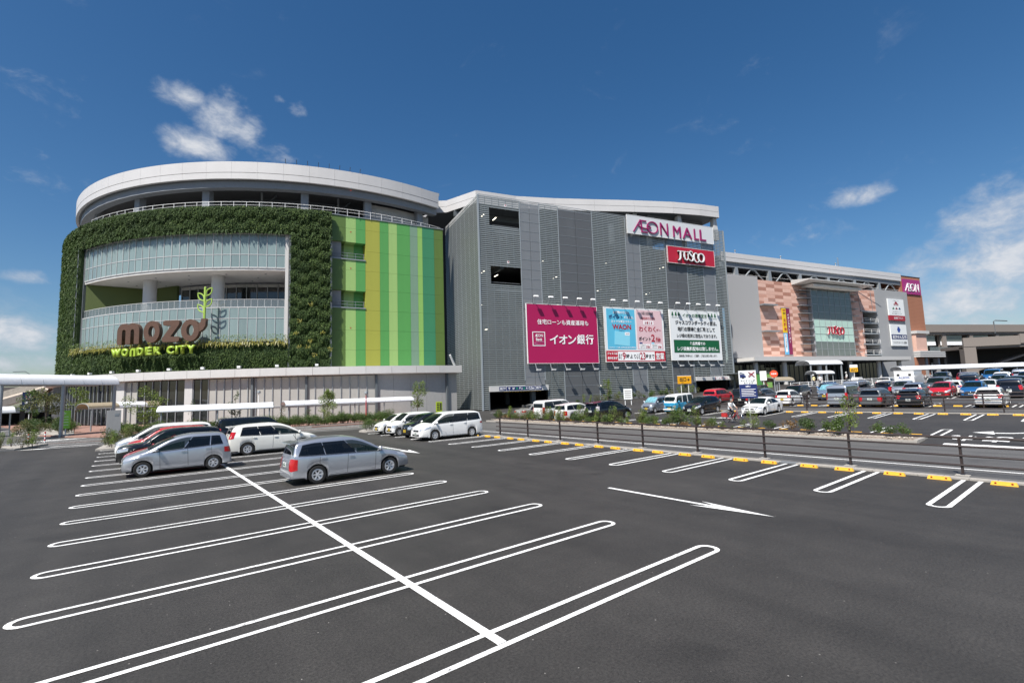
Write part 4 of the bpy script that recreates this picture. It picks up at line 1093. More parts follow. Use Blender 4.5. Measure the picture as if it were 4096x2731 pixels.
for ch, u, v in (('M', 37.45, 39.25), ('A', 39.7, 41.95), ('L', 42.5, 43.65), ('L', 43.95, 45.45)):
    text(SA, ch, M_AEON, (u + v) / 2, -.72, 30.72, w=v - u, h=2.05, depth=.16, name='letter')
for x in (28.35,): pass
SJ = board('store_sign', 'red sign board with raised white serif store lettering under the mall sign', 35.95, 47.5, 24.97, 28.0, mat('jusco_red', 'b01b33', .45), t=-.6, lamps=False)
def jusco(o, m, x0, z0, h, w, depth, y, m2=None):
    sx = w / 3.3; S = lambda pts: [(x0 + px * sx, z0 + pz * h) for px, pz in pts]; u = h
    st = [([(.05, .93), (.50, .93)], [.07, .07]), ([(.33, .95), (.33, .45), (.30, .18), (.17, .0), (.02, -.06)], [.15, .15, .14, .10, .05]),
          ([(.60, .93), (.98, .93)], [.07, .07]), ([(.78, .93), (.78, .35), (.86, .12), (1.02, .03), (1.18, .10), (1.25, .3), (1.26, .93)], [.16, .16, .14, .09, .06, .05, .05]), ([(1.12, .94), (1.38, .94)], [.06, .06]),
          ([(1.82, .86), (1.72, 1.02), (1.56, 1.05), (1.43, .95), (1.44, .78), (1.60, .62), (1.80, .45), (1.86, .25), (1.76, .05), (1.58, -.02), (1.42, .06), (1.38, .2)], [.03, .06, .08, .12, .15, .17, .17, .15, .12, .08, .06, .03]),
          ([(2.42, .70), (2.34, .86), (2.18, .93), (2.02, .82), (1.94, .55), (1.96, .25), (2.08, .02), (2.26, -.10), (2.44, -.05), (2.56, .06)], [.03, .06, .07, .12, .17, .16, .12, .10, .06, .03]),
          (ell(2.86, .45, .36, .46, 90, 450, 28) + [(2.86, .91)], [.08 + .09 * abs(math.sin(R(i * 360 / 28))) for i in range(28)] + [.08])]
    for i, (p, ws) in enumerate(st):
        if m2: ribbon(S(p), [q * u * 1.0 + .16 for q in ws], m2, depth * .5 + .004 * i, y).build('letter_rim', m2, o)
        ribbon(S(p), [q * u for q in ws], m, depth + .006 * i, y).build('letter_stroke', m, o)
jusco(SJ, mat('jusco_white', (.80, .80, .80), .4), 38.1, 25.55, 1.72, 6.5, .30, -.66, mat('jusco_rim', (.05, .03, .03), .5))
# ------------------------------------------------------------------ department store
ju = thing('department_store', 'long department store with pink tiled front and tall glass bay', 'building', (GA_O[0], GA_O[1], 0), G_RZ)
T = 10.0
M_PK = [mat('tile_pale', (.68, .43, .345), .6, var=.05), mat('tile_mid', (.55, .30, .225), .6, var=.06), mat('tile_dark', (.40, .195, .14), .6, var=.06), mat('tile_rose', (.62, .37, .29), .6, var=.05)]
M_BAYD = mat('bay_glass', (.115, .135, .128), .06, var=.1, vscale=.3, spec=.7)
M_BAYM = mat('bay_mint', (.42, .58, .50), .12, var=.04, spec=.6)
M_TOWER = mat('tower_brick', (.36, .155, .09), .75, var=.08, vscale=2)
M_LOUV = mat('louvre_grey', (.42, .42, .43), .45, metal=.2)
tiles = []
for s0, s1 in ((72.35, 89.6), (105.7, 118.0)):
    nc = round((s1 - s0) / 2.75); cw = (s1 - s0) / nc
    for c in range(nc):
        off = rnd.choice((0, .41))
        for r_ in range(22):
            z0 = 8.45 + .825 * r_
            k = (r_ + c) % 2
            if s0 + cw * c > 110 and z0 < 20.8: continue
            m_ = M_PK[0] if k == 0 else rnd.choice((M_PK[1], M_PK[2], M_PK[2], M_PK[3]))
            if k == 0 and rnd.random() < .25: m_ = M_PK[3]
            tiles.append((s0 + cw * c, s0 + cw * (c + 1), z0, z0 + .825, m_))
for u, v, z0, z1, m_ in tiles[:300]:
    cube('wall_tile', ju, m_, u + .012, v - .012, T - .06, T + .2, z0 + .012, z1 - .012)
cube('wall_core', ju, M_PK[2], 72.3, 110.7, T + .05, T + .4, 8, 26.6); cube('wall_core', ju, M_PK[2], 110.7, 118.0, T + .05, T + .4, 20.9, 26.6)
cube('wall_core', ju, M_DARK2, 62, 72.3, T + .35, T + .6, 8, 27)
for k in range(42):
    s = 62.9 + 9.3 * k / 41
    cube('louvre_fin', ju, M_LOUV, s - .05, s + .05, T - .30, T, 8.5, 27.2)
cube('louvre_back', ju, mat('louvre_back', (.10, .085, .08), .7), 62.8, 72.25, T + .05, T + .3, 8.5, 26.9)
for z in (14, 20.5, 26.5): cube('louvre_rail', ju, M_LOUV, 62.8, 72.25, T + .001, T + .045, z, z + .12)
# glass bay
TG = T - .95
cube('bay_side', ju, M_LOUV, 89.75, 89.95, TG, T, 8.9, 25.4); cube('bay_side', ju, M_LOUV, 105.45, 105.65, TG, T, 8.9, 25.4)
rows = [(8.9, 10.65), (10.65, 12.4), (12.4, 14.22), (14.22, 16.04), (16.04, 17.85), (17.85, 19.73), (19.73, 21.6), (21.6, 23.48), (23.48, 25.35)]
for i, (z0, z1) in enumerate(rows):
    for c in range(7):
        u, v = 89.95 + 15.5 * c / 7, 89.95 + 15.5 * (c + 1) / 7
        cube('window_pane', ju, M_BAYM if 2 <= i <= 4 else M_BAYD, u + .04, v - .04, TG, TG + .05, z0 + .04, z1 - .04, rz=rnd.uniform(-.002, .002))
for c in range(8): cube('mullion', ju, M_STEEL, 89.9 + 15.5 * c / 7, 90.0 + 15.5 * c / 7, TG - .05, TG + .12, 8.9, 25.4)
for z0, z1 in rows: cube('transom', ju, M_STEELD if z0 > 12.5 and z0 < 17 else M_STEEL, 89.9, 105.5, TG - .03, TG + .1, z0 - .04, z0 + .04)
b = MB(); b.add([(84.3, T - 4.6, 26.55), (109.7, T - 4.6, 26.55), (109.7, T, 26.1), (84.3, T, 26.1), (84.3, T - 4.6, 26.75), (109.7, T - 4.6, 26.75), (109.7, T, 27.3), (84.3, T, 27.3)], [(0, 1, 2, 3), (4, 5, 6, 7), (0, 1, 5, 4), (1, 2, 6, 5), (2, 3, 7, 6), (3, 0, 4, 7)])
b.build('eave', M_FASCIA, ju)
cube('eave_box', ju, M_SOFFIT, 88, 107, T - 3, T, 25.5, 26.05)
for k in range(9):
    z = 9.9 + 1.85 * k
    for s0, s1 in ((85.6, 89.7), (105.7, 108.0)):
        cube('sun_fin', ju, M_STEEL, s0, s1, T - 1.35, T - .07, z, z + .10)
for z in (24.4, 20.2, 13.2): cube('floodlight', ju, M_STEELD, 86.5, 88.5, T - 1.2, T - .3, z - .5, z - .35)
for z in (20.55, 14.45):
    cube('ledge', ju, M_STEEL, 72.4, 77.1, T - 1.4, T - .07, z, z + .28)
    cube('hatch', ju, M_PK[0], 74.2, 75.6, T - .09, T - .065, z + .3, z + 2.0)
    for q in (.5, .95): MB().tube([(72.5, T - 1.3, z + .28 + q), (77.0, T - 1.3, z + .28 + q)], .025, 5).build('guard_rail', M_STEEL, ju, smooth=True)
# concrete stair block
cube('stair_wall', ju, M_CONCW, 118.0, 133.7, T - .1, T + .25, 1.5, 27.1); cube('stair_wall', ju, M_CONCW, 118.0, 118.3, T + .26, T + 3, 8.3, 27.1)
cube('stair_back', ju, M_DARK, 110.8, 118, T + 3.4, T + 3.6, 8.5, 21)  # near-black sheet, shade of the stair recess put into its colour
cube('stair_side', ju, M_CONCW, 110.45, 110.72, T + .41, T + 3.4, 8.5, 20.9)
for z in (20.6, 17.5, 14.7, 11.9, 9.1):
    cube('stair_landing', ju, M_STEEL, 110.75, 117.95, T - .5, T + 3.3, z, z + .32)
    if z < 20:
        for q in (.6, 1.05): MB().tube([(110.7, T - .42, z + .3 + q), (118, T - .42, z + .3 + q)], .035, 6).build('guard_rail', M_WHITE, ju, smooth=True)
        for k in range(3): cube('baluster', ju, M_WHITE, 110.8 + 3.5 * k, 110.86 + 3.5 * k, T - .45, T - .39, z + .3, z + 1.35)
        b = MB(); b.bar((111.5, T + 2.2, z + .35), (117.5, T + 2.2, z - 2.4), 1.2, .2); b.build('stair_flight', M_STEELD, ju)
for q in (111.0, 116.5): MB().bar((q, T - .1, 20.9), (q - .8, T - .3, 26.2), .08).build('strut', M_STEEL, ju)
MB().bar((110.2, T - .1, 26.2), (118, T - 2, 26.8), .1).build('strut', M_STEEL, ju)
# tower
cube('tower', ju, M_TOWER, 131.2, 142.2, T + .30, T + 12, 2, 31.8)
for k in range(26): cube('cladding_board', ju, M_TOWER, 133.75, 142.22, T + .22, T + .29, 16.2 + .4 * k, 16.56 + .4 * k)
cube('tower_coping', ju, M_STRIP, 131.1, 142.3, T + .2, T + 12.1, 31.8, 31.95)
# roof band and trusses
for k in range(10):
    u, v = 61.5 + 6.97 * k, 61.5 + 6.97 * (k + 1)
    cube('fascia_panel', ju, M_BAND, u + .01, v - .01, T - .35, T + .1, 31.02, 32.15); cube('fascia_panel', ju, M_BAND, u + .01, v - .01, T - .32, T + .1, 30.1, 30.97)
cube('roof_slab', ju, M_BEAM, 61.5, 131.2, T + .1, T + 30, 30.6, 31.6)
cube('truss_beam', ju, M_BEAM, 61.5, 131.2, T + .05, T + .6, 29.0, 30.1)
cube('deck', ju, M_CONCW, 61.5, 131.2, T + .4, T + 30, 26.2, 26.6)
cube('deck_back', ju, M_DARK2, 61.5, 131.2, T + 9, T + 9.3, 26.6, 30.6)
for k in range(6):
    cube('deck_store', ju, M_CLADG, 64 + 11.5 * k, 68.5 + 11.5 * k, T + 6.5, T + 8.9, 26.6, 29.6)
for k in range(7):
    s = 66.1 + 11.0 * k
    if s > 131: break
    b = MB(); b.add([(s - .62, T, 26.6), (s + .62, T, 26.6), (s + .62, T + .7, 26.6), (s - .62, T + .7, 26.6), (s - .38, T, 29.0), (s + .38, T, 29.0), (s + .38, T + .7, 29.0), (s - .38, T + .7, 29.0)], [(0, 1, 5, 4), (1, 2, 6, 5), (2, 3, 7, 6), (3, 0, 4, 7), (4, 5, 6, 7), (0, 3, 2, 1)]); b.build('truss_column', M_STEEL, ju)
    for p, q in (((s + 2.4, 26.7), (s + 4.9, 28.9)), ((s + 8.8, 26.7), (s + 6.1, 28.9))):
        MB().tube([(p[0], T + .3, p[1]), (q[0], T + .3, q[1])], .17, 8).build('brace', M_STEEL, ju, smooth=True)
    cube('brace_node', ju, M_STEELD, s + 4.7, s + 6.3, T + .1, T + .5, 28.7, 29.0)
MB().tube([(61.5, T + .2, 27.5), (131, T + .2, 27.5)], .03, 5).build('guard_rail', M_WHITE, ju, smooth=True)
for s in (66.4, 81.8, 103.0):
    p = MB().tube([(s, T + .3, 32.1), (s, T + .3, 32.75)], .05, 6).build('camera_post', M_WHITE, ju, smooth=True)
    MB().lathe([(.001, .22), (.15, .16), (.2, 0), (.15, -.16), (.001, -.2)], 14, Matrix.Translation((s, T + .3, 32.95))).build('camera_dome', M_STEEL, p, smooth=True)
b = MB()
for d in (-.25, .25): b.bar((107 + d, T + 2, 32), (107 + d * .7, T + 2, 35.4), .06)
for k in range(10): b.bar((106.75, T + 2, 32.2 + .32 * k), (107.25, T + 2, 32.4 + .32 * k), .04)
b.build('lattice_mast', M_STEEL, ju)
# ground floor
for k in range(9):
    u, v = 61 + 6.35 * k, 61 + 6.35 * (k + 1)
    cube('canopy_panel', ju, M_FASCIA, u + .01, v - .01, 3.2, 3.45, 7.45, 8.35)
cube('canopy_slab', ju, M_SOFFIT, 61, 118.1, 3.46, T + .05, 7.5, 8.2)
cube('canopy_soffit', ju, M_STEELD, 61, 118.1, 3.6, T, 7.3, 7.49)
for s in (63.5, 72.6, 84.4, 96, 107.5, 116.5):
    MB().tube([(s, 5.2, 1.5), (s, 5.2, 7.35)], .5, 20).build('column', M_FASCIA, ju, smooth=True)
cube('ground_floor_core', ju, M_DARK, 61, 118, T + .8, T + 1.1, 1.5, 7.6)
for k in range(34):
    u = 61.5 + 1.66 * k
    cube('shop_window', ju, M_GLASSD, u + .05, u + 1.6, T + .3, T + .36, 2.2, 7.2); cube('mullion', ju, M_STEELD, u - .05, u + .05, T + .2, T + .4, 2.0, 7.3)
cs = cube('shop_sign', ju, M_BRED, 82.8, 86.8, 3.95, 4.05, 6.62, 7.25); cube('shop_sign', ju, M_CLADG, 81.0, 82.7, 3.95, 4.05, 6.62, 7.25)
text(ju, 'サイクルショップ', M_SW, 84.8, 3.93, 6.93, w=3.3, bold=.02)
b = MB()
for cx_ in (81.5, 82.2): b.tube([(cx_ + .26 * math.cos(R(a)), 3.93, 6.88 + .26 * math.sin(R(a))) for a in range(0, 360, 30)], .03, 4, closed=True)
b.build('bicycle_print', M_SBLK, ju)
# signs on the store
bn = thing('vertical_banner', 'tall pair of vertical banners, yellow and purple, on the pink tiles', 'banner', (GA_O[0], GA_O[1], 0), G_RZ)
cube('banner_panel', bn, mat('banner_yellow', 'd9b51c', .5), 79.7, 80.98, T - .35, T - .2, 14.4, 20.2)
cube('banner_panel', bn, mat('banner_blue', '5aa3cc', .5), 79.7, 80.98, T - .35, T - .2, 9.3, 14.35)
cube('banner_panel', bn, mat('banner_purple', '7a1748', .5), 81.06, 82.3, T - .35, T - .2, 9.3, 20.2)
cube('banner_rail', bn, M_STEEL, 79.5, 82.5, T - .3, T - .07, 20.25, 20.4); cube('banner_rail', bn, M_STEEL, 79.5, 82.5, T - .3, T - .07, 9.0, 9.2)
vtext(bn, 'イオンネットスーパー', M_SW, 81.68, T - .36, 19.0, .66, .70, .03)
text(bn, '毎週', M_DRED, 80.34, T - .36, 19.7, w=.9, bold=.03); text(bn, '恒例', M_SBLK, 80.34, T - .36, 19.0, w=.9, bold=.03)
vtext(bn, '火曜市', M_DRED, 80.34, T - .36, 17.9, 1.0, 1.08, .05)
cube('banner_panel', bn, M_SW, 79.85, 80.55, T - .362, T - .352, 9.9, 14.1); vtext(bn, 'お客さま感謝デー', M_SBLK, 80.2, T - .37, 14.0, .5, .51, .02)
js = thing('store_lettering', 'dark red serif store letters on the mint panes of the glass bay', 'sign', (GA_O[0], GA_O[1], 0), G_RZ)
jusco(js, M_DRED, 94.5, 14.3, 1.85, 6.5, .35, TG - .12, mat('rim_pale', (.6, .6, .6), .4))
tw = thing('tower_sign', 'square magenta sign with white logo letters on the brick tower', 'sign', (GA_O[0], GA_O[1], 0), G_RZ)
cube('panel', tw, mat('tower_magenta', '99286f', .5), 132.5, 141.3, T - .05, T + .2, 26.65, 30.95); aeon_strokes(tw, M_SW, 133.2, 27.5, 2.25, 7.0, .12, T - .06)
b1 = thing('brand_sign', 'white brand sign with red foot on the concrete stair wall', 'sign', (GA_O[0], GA_O[1], 0), G_RZ)
TS = T - .5
cube('panel', b1, M_BW, 123.15, 130.7, TS, TS + .3, 20.1, 24.7); cube('panel', b1, mat('sign_foot_red', '9c1f2e', .5), 123.15, 130.7, TS, TS + .3, 18.7, 20.08)
text(b1, '生活応援ブランド', M_SW, 127.4, TS - .02, 19.4, w=4.4, bold=.02)
M_MR = mat('mark_red', '8e1f2b', .5)
b = MB(); b.add([(x_, TS - .02, z_) for x_, z_ in [(125.8, 22.9), (128.0, 22.9), (128.0, 23.4), (127.55, 23.5)] + [(126.9 + .65 * math.cos(R(a)), 23.4 + .6 * math.sin(R(a))) for a in range(10, 171, 20)] + [(126.25, 23.5), (125.8, 23.4)]], [tuple(range(15))]); b.build('brand_mark', M_MR, b1)
text(b1, 'TOPVALU', M_SW, 126.9, TS - .04, 23.13, w=1.9, bold=.02)
for i, cc in enumerate(('2f6a4a', '7d1a2b', '39506e')):
    b = MB(); xo = 125.4 + 1.5 * i; b.add([(x_, TS - .02, z_) for x_, z_ in [(xo - .5, 21.8), (xo + .5, 21.8), (xo + .5, 22.05), (xo + .28, 22.1), (xo + .2, 22.35), (xo, 22.45), (xo - .2, 22.35), (xo - .28, 22.1), (xo - .5, 22.05)]], [tuple(range(9))]); b.build('brand_mark', mat('mark_%d' % i, cc, .5), b1)
for z_, w_ in ((24.2, 2.8), (21.2, 3.8), (20.6, 4.6)): text(b1, '安心と信頼のブランドです', M_SBLK, 126.9, TS - .02, z_, w=w_, bold=.0)
b2 = thing('pharmacy_sign', 'white pharmacy sign with blue cross on the concrete stair wall', 'sign', (GA_O[0], GA_O[1], 0), G_RZ)
cube('panel', b2, M_BW, 123.0, 130.65, TS, TS + .3, 11.7, 17.6)
cube('print_field', b2, M_NAVY, 123.1, 130.55, TS - .015, TS - .003, 13.5, 14.85)
M_CROSS = mat('cross_blue', '21408f', .5); cube('cross_bar', b2, M_CROSS, 126.4, 127.3, TS - .02, TS - .004, 15.45, 16.95); b = MB(); b.box(126.1, 127.6, TS - .03, TS - .022, 15.9, 16.5); b.build('cross_bar', M_CROSS, b2)
text(b2, '処方せん受付', M_SW, 126.85, TS - .03, 14.17, w=6.6, h=1.05, bold=.02); text(b2, 'ジャスコワンダーシティ店薬局', M_SBLK, 126.85, TS - .02, 12.6, w=6.4, h=.62, bold=.01)
# pink annex with terrace
an = thing('store_annex', 'small pink annex with flat white roof and railed terrace beside the brick tower', 'building', (GA_O[0], GA_O[1], 0), G_RZ)
cube('wall', an, M_PK[0], 133.9, 139.2, T - 1.0, T + .9, 10.2, 15.2)
b = MB(); b.prism([(133.6, T - 1.5), (140, T - 1.5), (147.7, T + 3), (147.7, T + 8), (142.4, T + 8), (142.4, T + .85), (133.6, T + .85)], 15.2, 16.0); b.build('roof', M_FASCIA, an)
for k in range(4): cube('window_pane', an, M_BAYM, 139.3 + 1.05 * k, 140.25 + 1.05 * k, T - .6 + .6 * k, T - .5 + .6 * k, 10.4, 15.0)
for z in (8.6, 9.2, 9.8): cube('terrace_slab', an, M_FASCIA, 133.8, 156, T - 1.6 - .1 * (z - 8.6), T + 6, z, z + .5)
for k in range(16): cube('balustrade_pane', an, M_RAILG, 139.8 + 1.0 * k, 140.75 + 1.0 * k, T - 1.3, T - 1.26, 10.35, 11.5)
cube('lower_wall', an, M_TOWER, 133.8, 138, T - .5, T + .3, 2, 8.6)
for s in (138.6, 145, 151): cube('pier', an, M_CONCW, s, s + .9, T - .6, T + .6, 2, 8.6)
cube('dark_core', an, M_DARK, 138, 157, T + 5, T + 5.3, 2, 8.6)
cube('upper_core', an, M_DARK, 143, 160, T + 9, T + 9.3, 10.3, 15)
for k in range(8): cube('poster', an, rnd.choice((M_BRED, M_BW, M_BBLUE, M_BPINK)), 138.6 + 2.1 * k, 139.8 + 2.1 * k, T + 4.9, T + 4.96, 3.5 + rnd.random() * 2, 6.5 + rnd.random())

# ------------------------------------------------------------------ elevated roads
M_VIA = mat('viaduct_concrete', (.205, .178, .158), .8, var=.08, vscale=.2)
vd = thing('elevated_road', 'brown concrete elevated road behind the annex', 'bridge', (186.6, 35.8, 2.4), math.atan2(-17.1, 37.4))
for k in range(9): cube('parapet', vd, M_VIA, -6 + 12 * k, 5.97 + 12 * k, -.2, .2, 13.9, 16.2)
cube('girder', vd, M_VIA, -6, 94, .25, 8, 13.2, 14.2)
for k in range(8):
    cube('pier', vd, M_VIA, -4 + 11 * k, -2.6 + 11 * k, .4, 2, 2, 13.2)
    cube('gallery_window', vd, M_BAYD, -4.4 + 11 * k, 4.6 + 11 * k, 1.0, 1.1, 11.2, 13.0); cube('gallery_wall', vd, M_SW, -4.4 + 11 * k, 4.6 + 11 * k, .9, 1.0, 10.0, 11.1)
lp = MB().tube([(28, -.1, 13.5), (28, -.1, 17.2), (28.6, -.2, 17.5), (33, -.6, 17.3)], .16, 6).build('street_lamp', M_STEELD, vd, smooth=True)
cube('back_core', vd, M_DARK2, -5, 94, 7.5, 8, 0, 13.2)
v2 = thing('ramp_structure', 'brown concrete ramp portal with a dark opening at the right edge', 'bridge', (154.8, 23.2, .9), math.atan2(-9.6, 7.3))
for k in range(4): cube('parapet', v2, M_VIA, 11 * k, 11 * k + 10.97, -.2, .3, 8.9 + .35 * k, 11.0 + .38 * k)
cube('girder', v2, M_VIA, 0, 44, .3, 9, 8.4, 9.2)
for s in (0, 17.5, 40): cube('pier', v2, M_VIA, s, s + 2.4, -.1, 1.6, 1.8, 8.9)
cube('back_core', v2, M_DARK, 1, 44, 8.5, 9, 2, 9)
b = MB(); b.bar((1, 4, 2.4), (19, 4, 8.6), 3, .4); b.build('ramp', M_VIA, v2)
cube('sign_board', v2, M_AEON, 15.6, 17.4, -.35, -.25, 5.5, 7.3)
# highway and ramp on the far left
hw = thing('highway_viaduct', 'long elevated highway crossing the far left behind the canopy', 'bridge', (-60, 170, 0), R(6))
for k in range(9): cube('parapet', hw, M_VIA, -20 + 14 * k, -6.05 + 14 * k, -.3, .1, 6.6, 8.0)
cube('girder', hw, M_STEELD, -20, 106, .1, 10, 4.4, 6.8)
for k in range(8): cube('pier', hw, M_VIA, -15 + 15 * k, -13.4 + 15 * k, 2, 5, 0, 4.4)
for k in range(5):
    s = 12 + 9.5 * k
    MB().tube([(s, 0, 7.9), (s, 0, 14 - .9 * k), (s - .8, -.2, 14.6 - .9 * k), (s - 3, -.4, 14.5 - .9 * k)], .09, 6).build('lamp_post', M_STEEL, hw, smooth=True)
rp_ = thing('concrete_ramp', 'pale concrete car ramp climbing behind the large canopy', 'ramp', (-14, 114, 0))
def slab(name, q, th, m):
    b = MB(); b.add([(x, y, z) for x, y, z in q] + [(x, y, z - th) for x, y, z in q], [(0, 1, 2, 3), (7, 6, 5, 4), (0, 4, 5, 1), (1, 5, 6, 2), (2, 6, 7, 3), (3, 7, 4, 0)]); return b.build(name, m, rp_)
M_RAMP = mat('ramp_concrete', (.42, .36, .30), .85, var=.1, vscale=.6)
slab('ramp_deck', [(-9, -5, .6), (3.4, -3, 5.4), (4.6, 6, 7.4), (-9, 7, 2.4)], .6, M_RAMP)
slab('parapet', [(-9, 7, 3.5), (4.6, 6, 8.5), (4.6, 6.4, 8.5), (-9, 7.4, 3.5)], 1.5, M_CONC)
slab('parapet', [(-9, -5.3, 1.3), (3.4, -3.3, 6.1), (3.4, -3, 6.1), (-9, -5, 1.3)], 1.2, M_CONC)
for k in range(4): cube('column', rp_, M_STEELD, -6 + 3 * k, -5.4 + 3 * k, 2, 2.6, 0, 1.2 + 1.1 * k)
cube('understorey', rp_, M_DARK, -8, 6, 5, 5.4, 0, 2.0)

# ------------------------------------------------------------------ barrel shelters
M_MEMB = mat('shelter_white', (.82, .83, .85), .4, var=.03, transl=.15)
M_MEMBB = mat('shelter_beige', (.45, .38, .27), .5, transl=.3)
def barrel(label, p, q, zr, width, rise, seg, group, posts=((0, -1), (1, -1)), mem=None, z0=0.1, pr=.07, back=False, npost=None):
    """row of arched roof sheets from p to q (front eave line), width to the left-hand side"""
    P, Q = Vector((*p, 0)), Vector((*q, 0)); L_ = (Q - P).length; rz = math.atan2(Q.y - P.y, Q.x - P.x)
    t = thing('shelter', label, 'shelter', (P.x, P.y, 0), rz, None)
    n = max(1, round(L_ / seg)); na = 10
    for i in range(n):
        x0, x1 = L_ * i / n + .015, L_ * (i + 1) / n - .015; vs = []
        for j in range(na + 1):
            a = PI * j / na; y = width / 2 - width / 2 * math.cos(a); z = zr + rise * math.sin(a) ** .85
            vs += [(x0, y, z), (x1, y, z), (x1, y, z - .05), (x0, y, z - .05)]
        fs = []
        for j in range(na):
            o = 4 * j; fs += [(o, o + 1, o + 5, o + 4), (o + 3, o + 7, o + 6, o + 2), (o, o + 4, o + 7, o + 3), (o + 1, o + 2, o + 6, o + 5)]
        MB().add(vs, fs).build('roof_sheet', mem[i % len(mem)] if mem else M_MEMB, t, smooth=True, sharp=30)
    for i in range(n + 1):
        x = L_ * i / n
        MB().tube([(x, width / 2 - width / 2 * math.cos(PI * j / 8), zr - .07 + rise * math.sin(PI * j / 8) ** .85) for j in range(9)], .035, 6).build('rib', M_STEEL, t, smooth=True)
    for y in (0, width): MB().tube([(0, y, zr - .08), (L_, y, zr - .08)], .06, 6).build('gutter', M_STEEL, t, smooth=True)
    np_ = npost or max(2, round(L_ / (seg * 2)) + 1)
    for i in range(np_):
        x = .35 + (L_ - .7) * i / (np_ - 1)
        for y in ((.15,) if not back else (.15, width - .15)):
            MB().tube([(x, y, z0), (x, y, zr - .05)], pr, 10).build('post', M_STEEL, t, smooth=True)
    return t
barrel('large white barrel roofed canopy on grey posts at the left edge', (-8.9, 61.4), (-.65, 67.3), 5.15, 3.2, .95, 1.75, None, z0=.0, pr=.15, npost=3)
barrel('low white shelter cut by the left picture edge', (-16, 71.5), (-9.2, 73.6), 2.55, 2.6, .6, 2, None)
barrel('short arched shelter with beige left half at the shopping entrance', (-3.2, 71), (3.4, 74.5), 2.65, 2.6, .6, 1.65, None, mem=[M_MEMBB, M_MEMBB, M_MEMB, M_MEMB])
barrel('long white walkway shelter behind the parked vans, left one', (2.3, 57.6), (12.0, 55.3), 2.2, 2.2, .5, 2.0, None, z0=.13)
barrel('long white walkway shelter in front of the blinds, right one', (14.2, 59.4), (30.3, 59.6), 2.23, 2.2, .5, 2.1, None, z0=.13)
barrel('white walkway canopy beside the concrete stair wall', (99.5, 36.3), (108, 33.6), 6.1, 3, .8, 2, None, z0=2.1, pr=.16)
barrel('very long white shelter roof behind the parked cars at right', (95.5, 21.8), (113.5, 7.4), 4.3, 2.4, .6, 2.2, None, z0=2.1)
barrel('small white bus shelter below the concrete stair wall', (93, 33), (97.2, 31.6), 4.25, 2.2, .5, 1.4, None, z0=2.0)
barrel('small arched hut roof beside the orange disc', (66.3, 28.4), (69.6, 27.4), 3.2, 2.2, .5, 1.8, None, z0=1.2, mem=[M_MEMBB])

# ------------------------------------------------------------------ free standing signs
def panel_sign(name, label, x, y, rz, w, zb, zt, m, poles, zgnd, th=.12):
    t = thing(name, label, 'sign', (x, y, zgnd), rz)
    cube('panel', t, m, -w / 2, w / 2, -th / 2, th / 2, zb, zt)
    for px in poles: MB().tube([(px, th / 2 + .05, 0), (px, th / 2 + .05, zt - .1)], .05, 10).build('pole', M_WHITE, t, smooth=True)
    return t
VR = lambda x, y: math.atan2(-x, y)
ex = panel_sign('exit_sign', 'orange exit sign on two white poles in front of the slatted wall', 73.6, 46.2, G_RZ - .1, 2.7, 1.95, 3.25, mat('exit_orange', 'e6a312', .45), (-.65, .85), 1.3)
text(ex, '出口→', M_SBLK, 0, -.08, 2.68, w=2.0, bold=.03); text(ex, 'EXIT', M_SBLK, -.45, -.08, 2.15, w=.45)
cube('frame', ex, M_WHITE, -1.4, 1.4, -.05, .05, 3.25, 3.32)
idl = panel_sign('notice_sign', 'white and blue engine idling notice on a white pole in the planted strip', 30.2, 14.6, VR(30.2, 14.6) + .1, .98, 2.15, 3.85, M_BW, (0,), .0)
cube('print_field', idl, M_NAVY, -.49, .49, -.075, -.062, 2.15, 3.0)
text(idl, 'アイドリング', M_SBLK, 0, -.08, 3.22, w=.82, h=.13, bold=.02); text(idl, 'ストップ', M_SBLK, .03, -.08, 3.08, w=.55, h=.12, bold=.02)
text(idl, 'お願い', M_SW, 0, -.085, 2.87, w=.28, bold=.03)
for i in range(5): cube('print_line', idl, M_SW, -.40, .40 - .1 * (i % 2), -.082, -.078, 2.28 + .1 * i, 2.31 + .1 * i)
b = MB(); b.add([(x_, -.08, z_) for x_, z_ in [(-.42, 3.42), (-.10, 3.42), (-.08, 3.52), (-.2, 3.58), (-.3, 3.62), (-.42, 3.62)]], [(0, 1, 2, 3, 4, 5)]); b.build('car_print', M_NAVY, idl)
b = MB(); b.lathe([(.001, 0), (.06, 0)], 14, Matrix.Translation((-.25, -.082, 3.42)) @ Matrix.Rotation(PI / 2, 4, 'X')); b.build('car_print', M_SBLK, idl)
b = MB(); b.bar((-.42, -.08, 3.64), (-.38, -.08, 3.74), .03); b.bar((-.38, -.08, 3.74), (-.15, -.08, 3.62), .03); b.build('car_print', M_NAVY, idl)
ribbon([(.05, 3.48), (.12, 3.60), (.25, 3.66), (.4, 3.74)], .02, M_SBLK, .004, -.078).build('exhaust_print', M_SBLK, idl)
b = MB(); b.bar((.08, -.085, 3.45), (.40, -.085, 3.76), .035); b.build('cross_print', M_SRED, idl)
b = MB(); b.bar((.08, -.09, 3.76), (.40, -.09, 3.45), .035); b.build('cross_print', M_SRED, idl)
gs1 = panel_sign('guide_sign', 'lime green guide sign with white arrow beside the canopy post', -4.75, 66.5, R(-32), .95, .75, 2.55, mat('guide_green', '7dbb2b', .45), (0,), .0)
text(gs1, '←', M_SW, -.05, -.08, 2.25, h=.3, bold=.03)
for i in range(3): cube('print_field', gs1, M_SW, -.36, -.18, -.075, -.062, 1.15 + .28 * i, 1.36 + .28 * i)
for i in range(4): cube('print_line', gs1, M_SW, -.1, .36, -.075, -.062, 1.1 + .27 * i, 1.13 + .27 * i)
